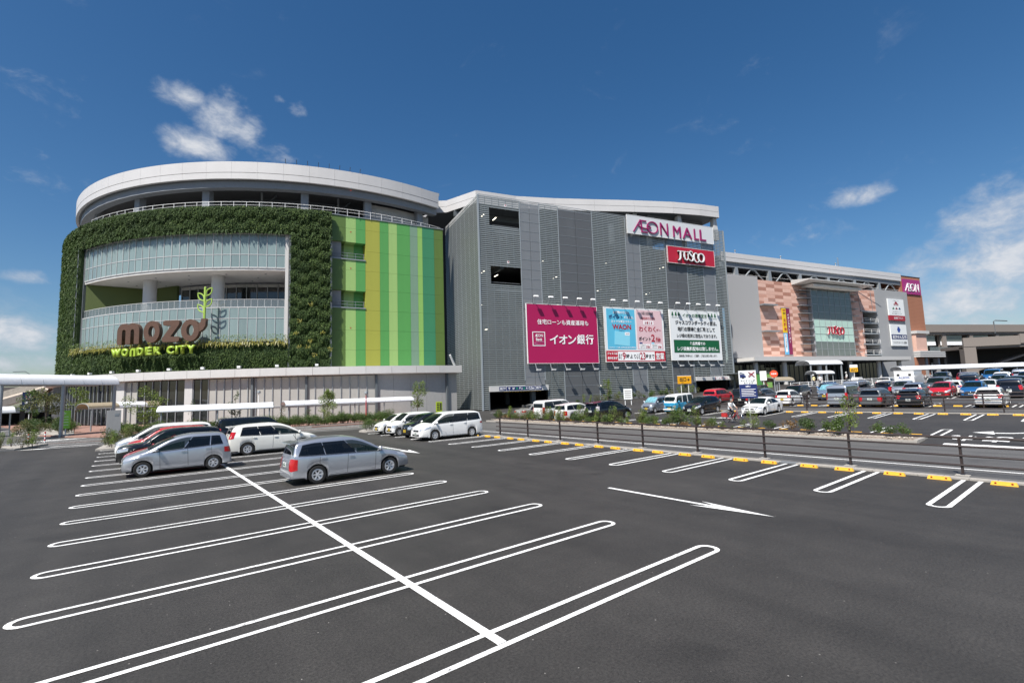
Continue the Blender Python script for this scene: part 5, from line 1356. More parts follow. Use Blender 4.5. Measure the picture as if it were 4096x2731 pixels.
bs1 = panel_sign('bus_stop_sign', 'dark blue bus stop sign with ringed number above the round island', -10.2, 92, R(7), 1.5, 2.6, 5.0, mat('bus_blue', '1d2a55', .45), (0,), 0)
text(bs1, '6', M_SW, 0, -.08, 4.4, h=.4, bold=.02); text(bs1, '乗り場', M_SW, 0, -.08, 3.6, w=1.0, bold=.02)
MB().tube([(.4 * math.cos(R(a)), -.08, 4.4 + .4 * math.sin(R(a))) for a in range(0, 360, 20)], .03, 4, closed=True).build('ring_print', mat('ring_pink', 'b06a7a', .5), bs1)
gs2 = panel_sign('guide_sign', 'lime green list sign at the corner of the slatted wall', 33.3, 58.2, R(-12), .85, .35, 1.75, mat('guide_lime', 'a2b81e', .45), (-.3, .3), .13)
for i in range(5): cube('print_line', gs2, M_STRIP, -.34, .06, -.075, -.062, .6 + .22 * i, .72 + .22 * i)
cube('print_line', gs2, M_STRIP, .12, .34, -.075, -.062, .6, 1.6)
gb = thing('meter_cabinet', 'plain grey metal cabinet standing in the low hedge', 'cabinet', (-.75, 51.5, 0), R(4))
cube('case', gb, M_CLADG, -.45, .45, -.2, .2, .05, 2.55); cube('plate', gb, M_STEEL, .05, .3, -.215, -.2, 2.1, 2.3)
yb = panel_sign('exit_sign', 'small yellow and white bay exit sign among the far cars', 88, 26, VR(88, 26), 1.0, 2.3, 3.4, mat('exit_yellow', 'e0a818', .45), (0,), 1.9)
cube('print_field', yb, M_SW, -.5, .5, -.07, -.062, 2.98, 3.4); text(yb, '出口', M_SBLK, 0, -.08, 2.62, h=.4, bold=.03)
gh = thing('plant_hut', 'small hut with green striped panels at the right end of the slatted wall', 'hut', (88.5, 43.0, 0), G_RZ)
for i, cn in enumerate(('lime', 'green', 'ochre', 'green', 'olive', 'lime')): cube('wall_panel', gh, MATS['panel_' + cn], -1.2 + 1.35 * i, .14 + 1.35 * i, 0, .2, 1.2, 4.75)
cube('roof', gh, M_STEELD, -1.3, 7.0, -.1, 4, 4.75, 4.9); cube('door', gh, MATS['panel_teal'], 0, 1.7, -.05, -.01, 1.5, 3.9)
for k in range(10): cube('shutter_slat', gh, MATS['panel_green'], .1, 1.6, -.08, -.052, 1.6 + .2 * k, 1.76 + .2 * k)
od = thing('round_sign', 'orange round ticket sign on a grey post beside the small hut', 'sign', (64.8, 27.9, 1.0), VR(64.8, 27.9))
b = MB(); b.lathe([(.001, .04), (.46, .04), (.46, -.04), (.001, -.04)], 28, Matrix.Translation((0, 0, 3.1)) @ Matrix.Rotation(PI / 2, 4, 'X')); b.build('disc', mat('disc_orange', 'd9502c', .45), od, smooth=True, sharp=40)
text(od, '駐車券', M_SW, 0, -.06, 3.1, w=.62, bold=.02)
MB().tube([(0, .1, 0), (0, .1, 3.2)], .07, 8).build('post', M_STEEL, od, smooth=True); MB().bar((.5, .15, 0), (.5, .15, 2.0), .1).build('post', M_STEEL, od); MB().bar((-.8, .1, 1.6), (-1.5, .1, 2.9), .14).build('barrier_arm', mat('arm_red', (.6, .2, .15), .5), od)
wp = panel_sign('white_board', 'blank white board on a post left of the orange disc', 63.6, 28.7, VR(63.6, 28.7), .75, 2.2, 3.4, M_WHITE, (0,), 1.1)
nb = panel_sign('notice_board', 'small white notice board before the slatted wall behind the silver kei car', 52.5, 41.5, VR(52, 41), 1.1, .9, 2.3, M_BW, (-.4, .4), .5)
for i in range(4): cube('print_line', nb, M_CLADG, -.42, .42, -.075, -.062, 1.1 + .28 * i, 1.25 + .28 * i)
# guard rails in front of the store
gr = thing('guard_fence', 'white pipe guard fence in front of the store entrance', 'fence', (76, 30.5, 1.75), math.atan2(-8.2, 34))
for q in (.45, .75, 1.05): MB().tube([(0, 0, q), (38, 0, q + .5)], .045, 6).build('rail', M_WHITE, gr, smooth=True)
for k in range(20): cube('post', gr, M_WHITE, 2 * k - .04, 2 * k + .04, -.04, .04, -.2, 1.15 + .026 * k)
# street lamps
def post_lamp(label, x, y, h, m, z=0, r=.06, head=True):
    t = thing('lamp_post', label, 'lamp post', (x, y, z))
    MB().tube([(0, 0, 0), (0, 0, h)], [r * 1.2, r * .8], 10).build('pole', m, t, smooth=True)
    if head: MB().lathe([(.001, .32), (.16, .24), (.2, .1), (.2, 0), (.06, -.06)], 14, Matrix.Translation((0, 0, h - .1))).build('lamp_head', M_STEEL, t, smooth=True)
    return t
post_lamp('red painted post with a mirror disc at the hedge strip', 21.0, 52.9, 3.3, mat('post_red', (.45, .02, .03), .4), .05)
post_lamp('slim white lamp post behind the dark van', 12.2, 63.5, 3.75, M_WHITE, .1)
M_BOLL = mat('bollard_red', (.5, .05, .04), .5)
for i, (x, y) in enumerate(((-6.1, 55.6), (-5.3, 57.4))):
    t = thing('bollard', ('red and white striped bollard on the left road edge, nearer one', 'red and white striped bollard on the left road edge, farther one')[i], 'bollard', (x, y, 0))
    for k in range(6): MB().tube([(0, 0, .15 * k), (0, 0, .15 * (k + 1))], .05, 10).build('band', M_BOLL if k % 2 else M_WHITE, t, smooth=True, sharp=40)
# traffic cones and barrier by the slatted wall
cn = thing('traffic_cone', 'blue and white traffic cone left of the silver kei car', 'cone', (42.3, 31.3, .33))
M_CBL = mat('cone_blue', '2c5fa8', .5)
MB().box(-.2, .2, -.2, .2, 0, .04).build('base', M_CBL, cn)
for k in range(4):
    r0, r1 = .15 - .03 * k, .15 - .03 * (k + 1); MB().lathe([(r0, .04 + .16 * k), (r1, .04 + .16 * (k + 1))], 16).build('band', M_CBL if k % 2 == 0 else M_WHITE, cn, smooth=True)
# ------------------------------------------------------------------ cars
M_TYRE = mat('tyre', (.014, .014, .014), .85)
M_RIM = mat('alloy_rim', (.62, .63, .65), .33, metal=.5)
M_CGLASS = mat('car_glass', (.004, .005, .006), .02, spec=.6, alpha=.86)
M_CGLASSG = mat('car_glass_green', (.008, .016, .013), .02, spec=.6, alpha=.62)
M_SEAT = mat('seat_cloth', (.06, .058, .055), .9)
M_CABIN = mat('cabin_dark', (.02, .02, .02), .9)
M_TRIM = mat('car_trim_black', (.012, .012, .012), .6)
M_SEAM = mat('car_seam', (.05, .05, .052), .6)
M_HEAD = mat('headlight', (.62, .64, .66), .12, metal=.55, spec=.8)
M_TAIL = mat('taillight', (.42, .008, .012), .12, coat=.6)
M_TAILC = mat('taillight_clear', (.55, .50, .50), .15, metal=.3)
M_CHROME = mat('chrome', (.65, .66, .68), .15, metal=.95)
M_PLW = mat('plate_white', (.72, .73, .70), .5)
M_PLY = mat('plate_yellow', (.80, .52, .02), .5)
M_PLT = mat('plate_print', (.03, .10, .05), .6)
def paint(name, c, metal=0.0, rough=.32): return mat('paint_' + name, c, rough, metal=metal, coat=.85)
PT = {'silver': paint('silver', (.50, .52, .56), .72, .30), 'silver2': paint('silver2', (.42, .45, .50), .72, .32), 'white': paint('white', (.78, .78, .765)), 'pearl': paint('pearl', (.72, .72, .67)),
      'black': paint('black', (.006, .0065, .0075), 0, .22), 'navyblack': paint('navyblack', (.008, .010, .016), .2, .25), 'red': paint('red', (.46, .010, .016)), 'darkred': paint('darkred', (.20, .008, .014), .2),
      'blue': paint('blue', (.02, .13, .34), .35), 'cyan': paint('cyan', (.02, .26, .46)), 'grey': paint('grey', (.16, .17, .175), .5), 'bluegrey': paint('bluegrey', (.20, .27, .36), .5), 'navy': paint('navy', (.012, .018, .05), .3), 'champagne': paint('champagne', (.42, .40, .36), .5)}
def lerp(a, b, t): return a + (b - a) * t
def interp(pts, x):
    """piecewise linear over points with falling x"""
    if x >= pts[0][0]: return pts[0][1]
    for (a, za), (b, zb) in zip(pts, pts[1:]):
        if x >= b: return zb + (za - zb) * (x - b) / (a - b) if a != b else zb
    return pts[-1][1]
def smooth_profile(pts, n=6):
    out = []
    k = len(pts)
    for i in range(k - 1):
        p0, p1, p2, p3 = pts[max(i - 1, 0)], pts[i], pts[i + 1], pts[min(i + 2, k - 1)]
        for j in range(n):
            t = j / n; q = []
            for d in (0, 1):
                m1 = (p2[d] - p0[d]) * .5; m2 = (p3[d] - p1[d]) * .5
                if d == 1:
                    m1 = max(min(m1, abs(p2[d] - p1[d]) * 1.5), -abs(p2[d] - p1[d]) * 1.5); m2 = max(min(m2, abs(p2[d] - p1[d]) * 1.5), -abs(p2[d] - p1[d]) * 1.5)
                q.append((2 * t ** 3 - 3 * t * t + 1) * p1[d] + (t ** 3 - 2 * t * t + t) * m1 + (-2 * t ** 3 + 3 * t * t) * p2[d] + (t ** 3 - t * t) * m2)
            if not out or q[0] < out[-1][0] - 1e-4: out.append(tuple(q))
    if pts[-1][0] < out[-1][0] - 1e-4: out.append(pts[-1])
    return out
CT = {
 'wish': dict(L=4.55, W=1.72, H=1.57, wb=(1.38, -1.37), tr=.315, roofw=.74, prof=[(2.275, .3), (2.262, .52), (2.20, .66), (2.05, .745), (1.7, .86), (1.22, .965), (.55, 1.33), (.1, 1.50), (-.4, 1.575), (-1.0, 1.57), (-1.6, 1.52), (-1.98, 1.46), (-2.08, 1.38), (-2.2, .98), (-2.262, .74), (-2.275, .33)],
      belt=((1.2, .92), (-2.2, 1.02)), ws=(1.20, .30), rg=(-2.06, -2.19), sw=((1.12, -2.02), (.42, -1.86)), split=(.335, .345, .70, .708), head=((2.2, .42, .60), (1.72, .85, .76), .13), tail=((-2.24, .52, .72), (-2.02, .80, .72), .44), door=(.80, -.28, -1.30)),
 'ractis': dict(L=3.97, W=1.695, H=1.64, wb=(1.30, -1.25), tr=.305, roofw=.78, prof=[(1.985, .3), (1.97, .60), (1.88, .77), (1.6, .90), (1.18, 1.03), (.42, 1.43), (0, 1.56), (-.5, 1.63), (-1.2, 1.62), (-1.6, 1.57), (-1.74, 1.48), (-1.88, 1.03), (-1.965, .7), (-1.985, .33)],
      belt=((1.2, .95), (-1.85, 1.12)), ws=(1.15, .2), rg=(-1.73, -1.87), sw=((1.02, -1.62), (.34, -1.50)), split=(.42, .435, .80, .815), head=((1.93, .42, .66), (1.42, .83, .86), .16), tail=((-1.93, .56, .85), (-1.66, .82, .86), .26), door=(.72, -.28, -1.18)),
 'mpv': dict(L=4.87, W=1.85, H=1.68, wb=(1.47, -1.48), tr=.335, roofw=.76, prof=[(2.435, .3), (2.42, .58), (2.3, .75), (2.0, .90), (1.5, 1.03), (.75, 1.44), (.3, 1.60), (-.3, 1.68), (-1.2, 1.665), (-1.9, 1.60), (-2.15, 1.51), (-2.30, 1.15), (-2.4, .85), (-2.435, .33)],
      belt=((1.5, .98), (-2.3, 1.08)), ws=(1.48, .5), rg=(-2.16, -2.30), sw=((1.40, -1.86), (.62, -1.72)), split=(.37, .38, .68, .69), head=((2.36, .5, .64), (1.85, .92, .80), .16), tail=((-2.31, .62, 1.10), (-2.05, .80, 1.12), .40), door=(1.0, -.18, -1.28)),
 'elysion': dict(L=4.85, W=1.83, H=1.79, wb=(1.46, -1.44), tr=.33, roofw=.82, prof=[(2.425, .28), (2.40, .60), (2.30, .80), (2.05, .95), (1.72, 1.07), (.92, 1.57), (.62, 1.70), (0, 1.785), (-1.5, 1.77), (-2.05, 1.70), (-2.22, 1.56), (-2.35, 1.0), (-2.41, .7), (-2.425, .33)],
      belt=((1.7, 1.02), (-2.3, 1.18)), ws=(1.70, .72), rg=(-2.22, -2.34), sw=((1.58, -2.16), (.86, -2.06)), split=(.32, .33, .70, .71), head=((2.36, .46, .66), (1.75, .90, .86), .13), tail=((-2.36, .62, .95), (-2.12, .89, .97), .12), door=(1.2, .1, -1.0)),
 'kei': dict(L=3.39, W=1.475, H=1.58, wb=(1.18, -1.18), tr=.275, roofw=.84, prof=[(1.695, .3), (1.685, .62), (1.6, .84), (1.4, .93), (1.12, 1.0), (.55, 1.42), (.3, 1.53), (-.3, 1.585), (-1.2, 1.575), (-1.52, 1.52), (-1.62, 1.40), (-1.67, .95), (-1.69, .6), (-1.695, .33)],
      belt=((1.1, .95), (-1.65, 1.02)), ws=(1.10, .38), rg=(-1.62, -1.67), sw=((1.0, -1.52), (.46, -1.46)), split=(.42, .435, .78, .79), head=((1.63, .40, .66), (1.32, .72, .68), .2), tail=((-1.66, .50, .85), (-1.50, .71, .85), .24), door=(.78, -.1, -.92)),
 'box': dict(L=4.7, W=1.70, H=1.88, wb=(1.42, -1.38), tr=.315, roofw=.88, prof=[(2.35, .3), (2.33, .72), (2.2, .93), (1.95, 1.05), (1.72, 1.12), (1.10, 1.62), (.85, 1.77), (.3, 1.86), (-1.7, 1.865), (-2.12, 1.82), (-2.22, 1.68), (-2.31, 1.0), (-2.34, .6), (-2.35, .33)],
      belt=((1.7, 1.05), (-2.3, 1.10)), ws=(1.70, .96), rg=(-2.22, -2.30), sw=((1.62, -2.12), (1.02, -2.06)), split=(.28, .29, .66, .67), head=((2.28, .42, .70), (1.95, .83, .78), .18), tail=((-2.30, .64, .95), (-2.16, .83, .95), .62), door=(1.3, .3, -.9)),
 'sedan': dict(L=4.64, W=1.74, H=1.42, wb=(1.36, -1.31), tr=.32, roofw=.68, prof=[(2.32, .28), (2.3, .52), (2.2, .66), (1.8, .80), (1.2, .91), (.45, 1.26), (.1, 1.38), (-.45, 1.42), (-1.0, 1.33), (-1.52, 1.06), (-1.7, 1.01), (-2.1, .985), (-2.24, .92), (-2.3, .62), (-2.32, .33)],
      belt=((1.2, .88), (-2.2, .95)), ws=(1.18, .22), rg=(-.95, -1.50), sw=((1.02, -1.42), (.32, -.98)), split=(.47, .485, .86, .87), head=((2.22, .40, .58), (1.85, .84, .68), .13), tail=((-2.28, .50, .78), (-2.02, .84, .80), .15), door=(.72, -.32, -1.2)),
 'hatch': dict(L=3.9, W=1.69, H=1.5, wb=(1.25, -1.21), tr=.30, roofw=.74, prof=[(1.95, .28), (1.94, .55), (1.85, .70), (1.5, .85), (1.08, .95), (.35, 1.34), (-.1, 1.47), (-.7, 1.5), (-1.3, 1.43), (-1.58, 1.32), (-1.76, 1.0), (-1.9, .8), (-1.94, .6), (-1.95, .33)],
      belt=((1.1, .90), (-1.8, 1.02)), ws=(1.06, .12), rg=(-1.56, -1.77), sw=((.95, -1.58), (.25, -1.36)), split=(.46, .475, .85, .86), head=((1.88, .42, .58), (1.42, .82, .76), .16), tail=((-1.86, .52, .85), (-1.62, .80, .88), .26), door=(.66, -.3, -1.12)),
 'suv': dict(L=4.6, W=1.80, H=1.71, wb=(1.36, -1.33), tr=.345, roofw=.80, prof=[(2.3, .36), (2.28, .74), (2.15, .92), (1.75, 1.01), (1.25, 1.07), (.62, 1.5), (.3, 1.65), (-.3, 1.705), (-1.4, 1.69), (-1.92, 1.61), (-2.06, 1.46), (-2.2, 1.05), (-2.28, .75), (-2.3, .4)],
      belt=((1.25, 1.02), (-2.2, 1.10)), ws=(1.22, .42), rg=(-2.06, -2.19), sw=((1.12, -1.98), (.52, -1.85)), split=(.38, .39, .72, .73), head=((2.22, .46, .74), (1.85, .88, .82), .17), tail=((-2.22, .62, .95), (-2.02, .86, .97), .42), door=(.85, -.2, -1.2)),
 'bus': dict(L=3.39, W=1.475, H=1.86, wb=(1.02, -1.20), tr=.275, roofw=.84, prof=[(1.695, .3), (1.69, .7), (1.665, 1.02), (1.62, 1.12), (1.40, 1.6), (1.28, 1.72), (.9, 1.82), (0, 1.86), (-1.2, 1.84), (-1.5, 1.76), (-1.62, 1.58), (-1.685, 1.0), (-1.69, .6), (-1.695, .33)],
      belt=((1.66, 1.05), (-1.69, 1.05)), ws=(1.62, 1.38), rg=(-1.63, -1.68), sw=((1.42, -1.5), (1.22, -1.44)), split=(.32, .36, .64, .68), head=((1.68, .42, .70), (1.60, .70, .70), .2), tail=((-1.68, .55, .75), (-1.56, .71, .75), .2), door=(1.1, .35, -.5)),
}
def wheel_meshes(tr):
    key = ('wheel', tr)
    if key in TXT: return TXT[key]
    w = .20; ri = tr * .66
    prof = [(ri, -w / 2), (tr * .93, -w / 2), (tr, -w / 2 + .03), (tr, w / 2 - .03), (tr * .93, w / 2), (ri, w / 2), (ri - .02, w / 2 - .05)]
    Mx = Matrix.Rotation(-PI / 2, 4, 'X')          # axis along +y
    ty = MB().lathe(prof, 28, Mx).mesh('tyre', M_TYRE, True, 35)
    b = MB()
    b.lathe([(ri + .004, w / 2 - .012), (ri - .028, w / 2 - .004), (ri - .035, w / 2 - .05), (.03, -w / 2 + .06)], 28, Mx)
    for k in range(6):
        a = 2 * PI * k / 6; c, s = math.cos(a), math.sin(a)
        b.bar((.03 * c, w / 2 - .035, .03 * s), ((ri - .02) * c, w / 2 - .02, (ri - .02) * s), tr * .17, .035, up=(0, 1, 0))
    b.lathe([(.001, w / 2 - .005), (.05, w / 2 - .012), (.055, w / 2 - .05)], 14, Mx)
    rm = b.mesh('rim', M_RIM, True, 30)
    d = MB().lathe([(.001, w / 2 - .075), (ri - .03, w / 2 - .075)], 24, Mx).mesh('brake', M_TRIM)
    TXT[key] = (ty, rm, d)
    return TXT[key]

def build_type(kind):
    c = CT[kind]; L, W, H, tr = c['L'], c['W'], c['H'], c['tr']; pr = smooth_profile(c['prof']); hl = L / 2
    bl = c['belt']; belt = lambda x: bl[1][1] + (bl[0][1] - bl[1][1]) * min(1, max(0, (x - bl[1][0]) / (bl[0][0] - bl[1][0])))
    ra = tr + .055
    xs_ = set()
    n = int(L / .075)
    for i in range(n + 1): xs_.add(round(-hl + L * i / n, 4))
    for e in (.004, .012, .022, .035, .05, .07, .095, .125, .16, .2, .25): xs_.add(round(hl - e, 4)); xs_.add(round(-hl + e, 4))
    for xw in c['wb']:
        for a in range(0, 181, 12): xs_.add(round(xw + ra * math.cos(R(a)), 4))
        xs_.add(round(xw + ra + .004, 4)); xs_.add(round(xw - ra - .004, 4))
    for x, z in pr: xs_.add(round(x, 4))
    xl = sorted(xs_, reverse=True)
    ded = [xl[0]]
    for x in xl[1:]:
        if ded[-1] - x > .0025: ded.append(x)
    xl = ded
    def yb(x):
        u = max(0, (abs(x) - (hl - .85)) / .85); return W / 2 * (1 - (.20 if x > 0 else .13) * u ** 2.6 - .07 * max(0, (u - .86) / .14) ** 2)
    def zbot(x):
        sill = .20 + (.05 if abs(x) > hl - .5 else 0)
        for xw in c['wb']:
            d = abs(x - xw)
            if d < ra: return max(sill, tr + math.sqrt(max(0, ra * ra - d * d)))
        return sill
    def section(x):
        zt = interp(pr, x); B = belt(x); y = yb(x); bo = zbot(x); zs_ = max(min(B, zt - .09), bo + .03)
        gfrac = max(0, min(1, (zt - B) / (H - B))); yr = lerp(y - .05, W / 2 * c['roofw'], gfrac ** .8); yr = min(yr, y - .03)
        h_ = zs_ - bo
        P = [(y - .035, bo), (y - .008, bo + .12 * h_), (y + .012, bo + .38 * h_), (y + .014, bo + .62 * h_), (y + .004, bo + .86 * h_), (y - .012, zs_)]
        ye, ze = yr, max(zt - .085, zs_ + .008)
        for f in (.06, .35, .68, 1.0): P.append((lerp(y - .028, ye, f), lerp(zs_ + .006, ze, f)))
        P += [(yr - .022, max(zt - .042, ze + .002)), (yr - .075, zt - .014), (yr * .72, zt + .004), (yr * .38, zt + .018), (0, zt + .024)]
        return P
    secs = [section(x) for x in xl]; m_ = len(secs[0])
    vs = []
    for x, P in zip(xl, secs):
        vs += [(x, y, z) for y, z in P] + [(x, -y, z) for y, z in reversed(P[:-1])]
    nn = 2 * m_ - 1; fs = []
    for i in range(len(xl) - 1):
        for j in range(nn - 1): fs.append((i * nn + j, i * nn + j + 1, (i + 1) * nn + j + 1, (i + 1) * nn + j))
    fs.append(tuple(range(nn))); fs.append(tuple((len(xl) - 1) * nn + j for j in reversed(range(nn))))
    body = MB().add(vs, fs)
    me = body.mesh('body', None, True, 38)
    me.materials.append(PT['white']); me.materials.append(PT['white'])
    for p in me.polygons:
        if p.center.z > belt(p.center.x) - .0 and kind == 'bus': p.material_index = 1
    bm = bmesh.new(); bm.from_mesh(me); bmesh.ops.triangulate(bm, faces=bm.faces); tree = BVHTree.FromBMesh(bm); bm.free()
    def patch(grid, dirf, off, m, nm):
        """grid of 3D start guesses, each dropped on the body along dirf(p)"""
        V = []; ok = True
        for row in grid:
            r_ = []
            for p in row:
                d = dirf(p); hit, nrm, _, _ = tree.ray_cast(Vector(p) - d * 2.5, d, 6)
                if hit is None: hit, nrm = Vector(p), -d
                if nrm.dot(d) > 0: nrm = -nrm
                r_.append(hit + nrm * off)
            V.append(r_)
        nr, nc_ = len(V), len(V[0]); b = MB()
        if nm in ('windscreen', 'rear_window', 'side_window'): GL.append(([v for row in V for v in row], [(i * nc_ + j, i * nc_ + j + 1, (i + 1) * nc_ + j + 1, (i + 1) * nc_ + j) for i in range(nr - 1) for j in range(nc_ - 1)]))
        b.add([v for row in V for v in row], [(i * nc_ + j, i * nc_ + j + 1, (i + 1) * nc_ + j + 1, (i + 1) * nc_ + j) for i in range(nr - 1) for j in range(nc_ - 1)])
        return b.mesh(nm, m, True, None, fix=False)
    GL = []
    parts = []       # (name, mesh, parent index, location, rz)
    parts.append(('body', me, None, None, 0))
    def add(nm, mesh, par=None, loc=None, rz=0): parts.append((nm, mesh, par, loc, rz)); return len(parts) - 1
    # windscreen and rear window follow the profile
    def glass(x0, x1, w0, w1, m, nm, front):
        rows_ = []
        for i in range(9):
            t = i / 8; x = lerp(x0, x1, t); z = interp(pr, x); e = .03; nx_ = -(interp(pr, x + e) - interp(pr, x - e)); nrm = Vector((nx_, 0, 2 * e)).normalized()
            rows_.append(([(x, lerp(-1, 1, j / 10) * lerp(w0, w1, t), z) for j in range(11)], nrm))
        grid = [r_[0] for r_ in rows_]; nm_ = {}
        for r_ in rows_: nm_[round(r_[0][0][0], 5)] = r_[1]
        return patch(grid, lambda p: -nm_[round(p[0], 5)], .006, m, nm)
    xc, xw_ = c['ws']
    add('windscreen', glass(xc - .03, xw_, W / 2 * .86, W / 2 * c['roofw'] * .9, M_CGLASSG, 'windscreen', True))
    xr0, xr1 = c['rg']
    add('rear_window', glass(xr0 - .015, xr1 + .012, W / 2 * c['roofw'] * .90, W / 2 * .80, M_CGLASS, 'rear_window', False))
    # side windows
    (b0, b1), (t0, t1) = c['sw']; sp = c['split']; cuts = [(0, sp[0]), (sp[1], sp[2]), (sp[3], 1)]
    for sd_ in (1, -1):
        for wi, (u0, u1) in enumerate(cuts):
            grid = []
            for i in range(6):
                v = i / 5; row = []
                for j in range(9):
                    u = lerp(u0, u1, j / 8); xb, xt = lerp(b0, b1, u), lerp(t0, t1, u); zb_, zt_ = belt(xb) + .012, min(interp(pr, xt) - .105, H - .14)
                    row.append((lerp(xb, xt, v), sd_ * W, lerp(zb_, zt_, v)))
                grid.append(row)
            add('side_window', patch(grid, lambda p: Vector((0, -sd_, 0)), .006, M_CGLASSG if wi == 0 else M_CGLASS, 'side_window'))
        # door seams
        for xd in c['door']:
            grid = [[(xd + dx + .05 * (z - .7), sd_ * W, z) for dx in (-.007, .007)] for z in [.27 + (belt(xd) - .27) * k / 8 for k in range(9)]]
            add('door_seam', patch(grid, lambda p: Vector((0, -sd_, 0)), .003, M_SEAM, 'door_seam'))
        grid = [[(x, sd_ * W, z) for x in [lerp(c['door'][0], c['door'][-1], k / 12) for k in range(13)]] for z in (.265, .277)]
        add('door_seam', patch(grid, lambda p: Vector((0, -sd_, 0)), .003, M_SEAM, 'door_seam'))
        for xd in c['door'][1:3]:
            hz = belt(xd) - .12; b = MB(); yy = W / 2 + .016
            b.box(xd + .05, xd + .24, yy - .01, yy + .022, hz - .016, hz + .018)
            add('door_handle', (b if sd_ > 0 else MB().box(xd + .05, xd + .24, -yy - .022, -yy + .01, hz - .016, hz + .018)).mesh('door_handle', None))
        # lamps
        (hi, ho, hh) = c['head']
        def lampgrid(inner, outer, hgt, k=6):
            G_ = []
            for i in range(4):
                v = i / 3 - .5; G_.append([(lerp(inner[0], outer[0], j / k), sd_ * lerp(inner[1], outer[1], j / k), lerp(inner[2], outer[2], j / k) + v * hgt * (1 - .35 * abs(j / k - .5))) for j in range(k + 1)])
            return G_
        add('headlight', patch(lampgrid(hi, ho, hh), lambda p: Vector((-.78, -.62 * sd_, 0)).normalized(), .008, M_HEAD, 'headlight'))
        (ti, to, th_) = c['tail']
        add('taillight', patch(lampgrid(ti, to, th_), lambda p: Vector((.78, -.62 * sd_, 0)).normalized(), .008, M_TAIL, 'taillight'))
        # mirror
        mx_ = c['sw'][0][0] - .18; mz = belt(mx_) + .10; b = MB()
        b.lathe([(.001, .11), (.06, .10), (.09, .06), (.10, 0), (.09, -.05), (.06, -.075), (.001, -.08)], 12, Matrix.Translation((mx_, sd_ * (W / 2 + .10), mz)) @ Matrix.Diagonal((.75, 1.15, .9, 1)))
        b.box(mx_ - .03, mx_ + .03, min(sd_ * (W / 2 - .06), sd_ * (W / 2 + .04)), max(sd_ * (W / 2 - .06), sd_ * (W / 2 + .04)), mz - .07, mz - .03)
        add('mirror', b.mesh('mirror', None, True, 40))
    # grille, lower intake, plates
    fr = lambda p: Vector((-1, 0, 0)); bk = lambda p: Vector((1, 0, 0))
    gz_ = hi[2] - .03
    add('grille', patch([[(2.6, lerp(-.36, .36, j / 6), z) for j in range(7)] for z in (gz_ - .06, gz_, gz_ + .06)], fr, .006, M_TRIM, 'grille'))
    add('intake', patch([[(2.6, lerp(-.46, .46, j / 6), z) for j in range(7)] for z in (.30, .36, .41)], fr, .006, M_TRIM, 'intake'))
    if kind == 'bus': add('bumper', MB().box(1.69, 1.75, -.66, .66, .36, .50).mesh('bumper', PT['white']))
    for fx, nm_ in ((1, 'front'), (-1, 'rear')):
        pz = (gz_ - .17) if fx > 0 else c['tail'][0][2] - (.22 if kind not in ('sedan', 'wish') else .02)
        pz = max(.42, pz)
        hit = tree.ray_cast(Vector((fx * 4, 0, pz)), Vector((-fx, 0, 0)), 6)[0]
        px = hit.x + fx * .012
        add('number_plate', MB().box(min(px, px + fx * .012), max(px, px + fx * .012), -.165, .165, pz - .082, pz + .082).mesh('number_plate', M_PLW))
        pi_ = len(parts) - 1
        b = MB()
        for k in range(4): b.box(min(px + fx * .012, px + fx * .015), max(px + fx * .012, px + fx * .015), -.12 + .07 * k, -.075 + .07 * k, pz - .055, pz + .015)
        b.box(min(px + fx * .012, px + fx * .015), max(px + fx * .012, px + fx * .015), -.07, .07, pz + .035, pz + .06)
        add('plate_print', b.mesh('plate_print', M_PLT), pi_)
    b = MB(); b.box(-hl + .14, hl - .14, -W / 2 + .24, W / 2 - .24, .17, .74); b.box(c['wb'][1] + ra, c['wb'][0] - ra, -W / 2 + .06, W / 2 - .06, .17, .3)
    add('underbody', b.mesh('underbody', M_TRIM))
    if kind in ('wish', 'mpv', 'hatch'):
        xs0 = c['rg'][0] + .10; zt_ = interp(pr, xs0); b = MB(); ww = W / 2 * c['roofw'] * .86
        b.add([(xs0, -ww, zt_ + .0), (xs0, ww, zt_ + .0), (xs0 - .30, ww * 1.04, zt_ - .035), (xs0 - .30, -ww * 1.04, zt_ - .035), (xs0, -ww, zt_ + .035), (xs0, ww, zt_ + .035), (xs0 - .29, ww * 1.04, zt_ - .0), (xs0 - .29, -ww * 1.04, zt_ - .0)], [(0, 1, 2, 3), (4, 5, 6, 7), (0, 1, 5, 4), (1, 2, 6, 5), (2, 3, 7, 6), (3, 0, 4, 7)])
        add('spoiler', b.mesh('spoiler', None))
        add('aerial', MB().tube([(xs0 + .15, 0, zt_), (xs0 - .05, 0, zt_ + .28)], .008, 5).mesh('aerial', M_TRIM))
    # cut the shell where glass covers it, then fit a cabin
    gv, gf = [], []
    for vv, ff in GL:
        o_ = len(gv); gv += vv; gf += [tuple(i + o_ for i in f) for f in ff]
    gt = BVHTree.FromPolygons(gv, gf); bm = bmesh.new(); bm.from_mesh(me); bm.normal_update(); kill = []
    for f in bm.faces:
        if len(f.verts) > 4: continue
        ok = True
        for v in f.verts:
            q = gt.find_nearest(v.co, .03)
            if q[0] is None: ok = False; break
            dv = q[0] - v.co
            if (dv - q[1] * dv.dot(q[1])).length > .004: ok = False; break
        if ok: kill.append(f)
    bmesh.ops.delete(bm, geom=kill, context='FACES'); bm.to_mesh(me); bm.free()
    b = MB(); b.box(-hl + .35, xc - .15, -W / 2 + .09, W / 2 - .09, .5, .56); b.box(xc - .45, xc - .12, -W / 2 + .12, W / 2 - .12, .6, belt(xc) - .06)
    add('cabin_floor', b.mesh('cabin_floor', M_CABIN))
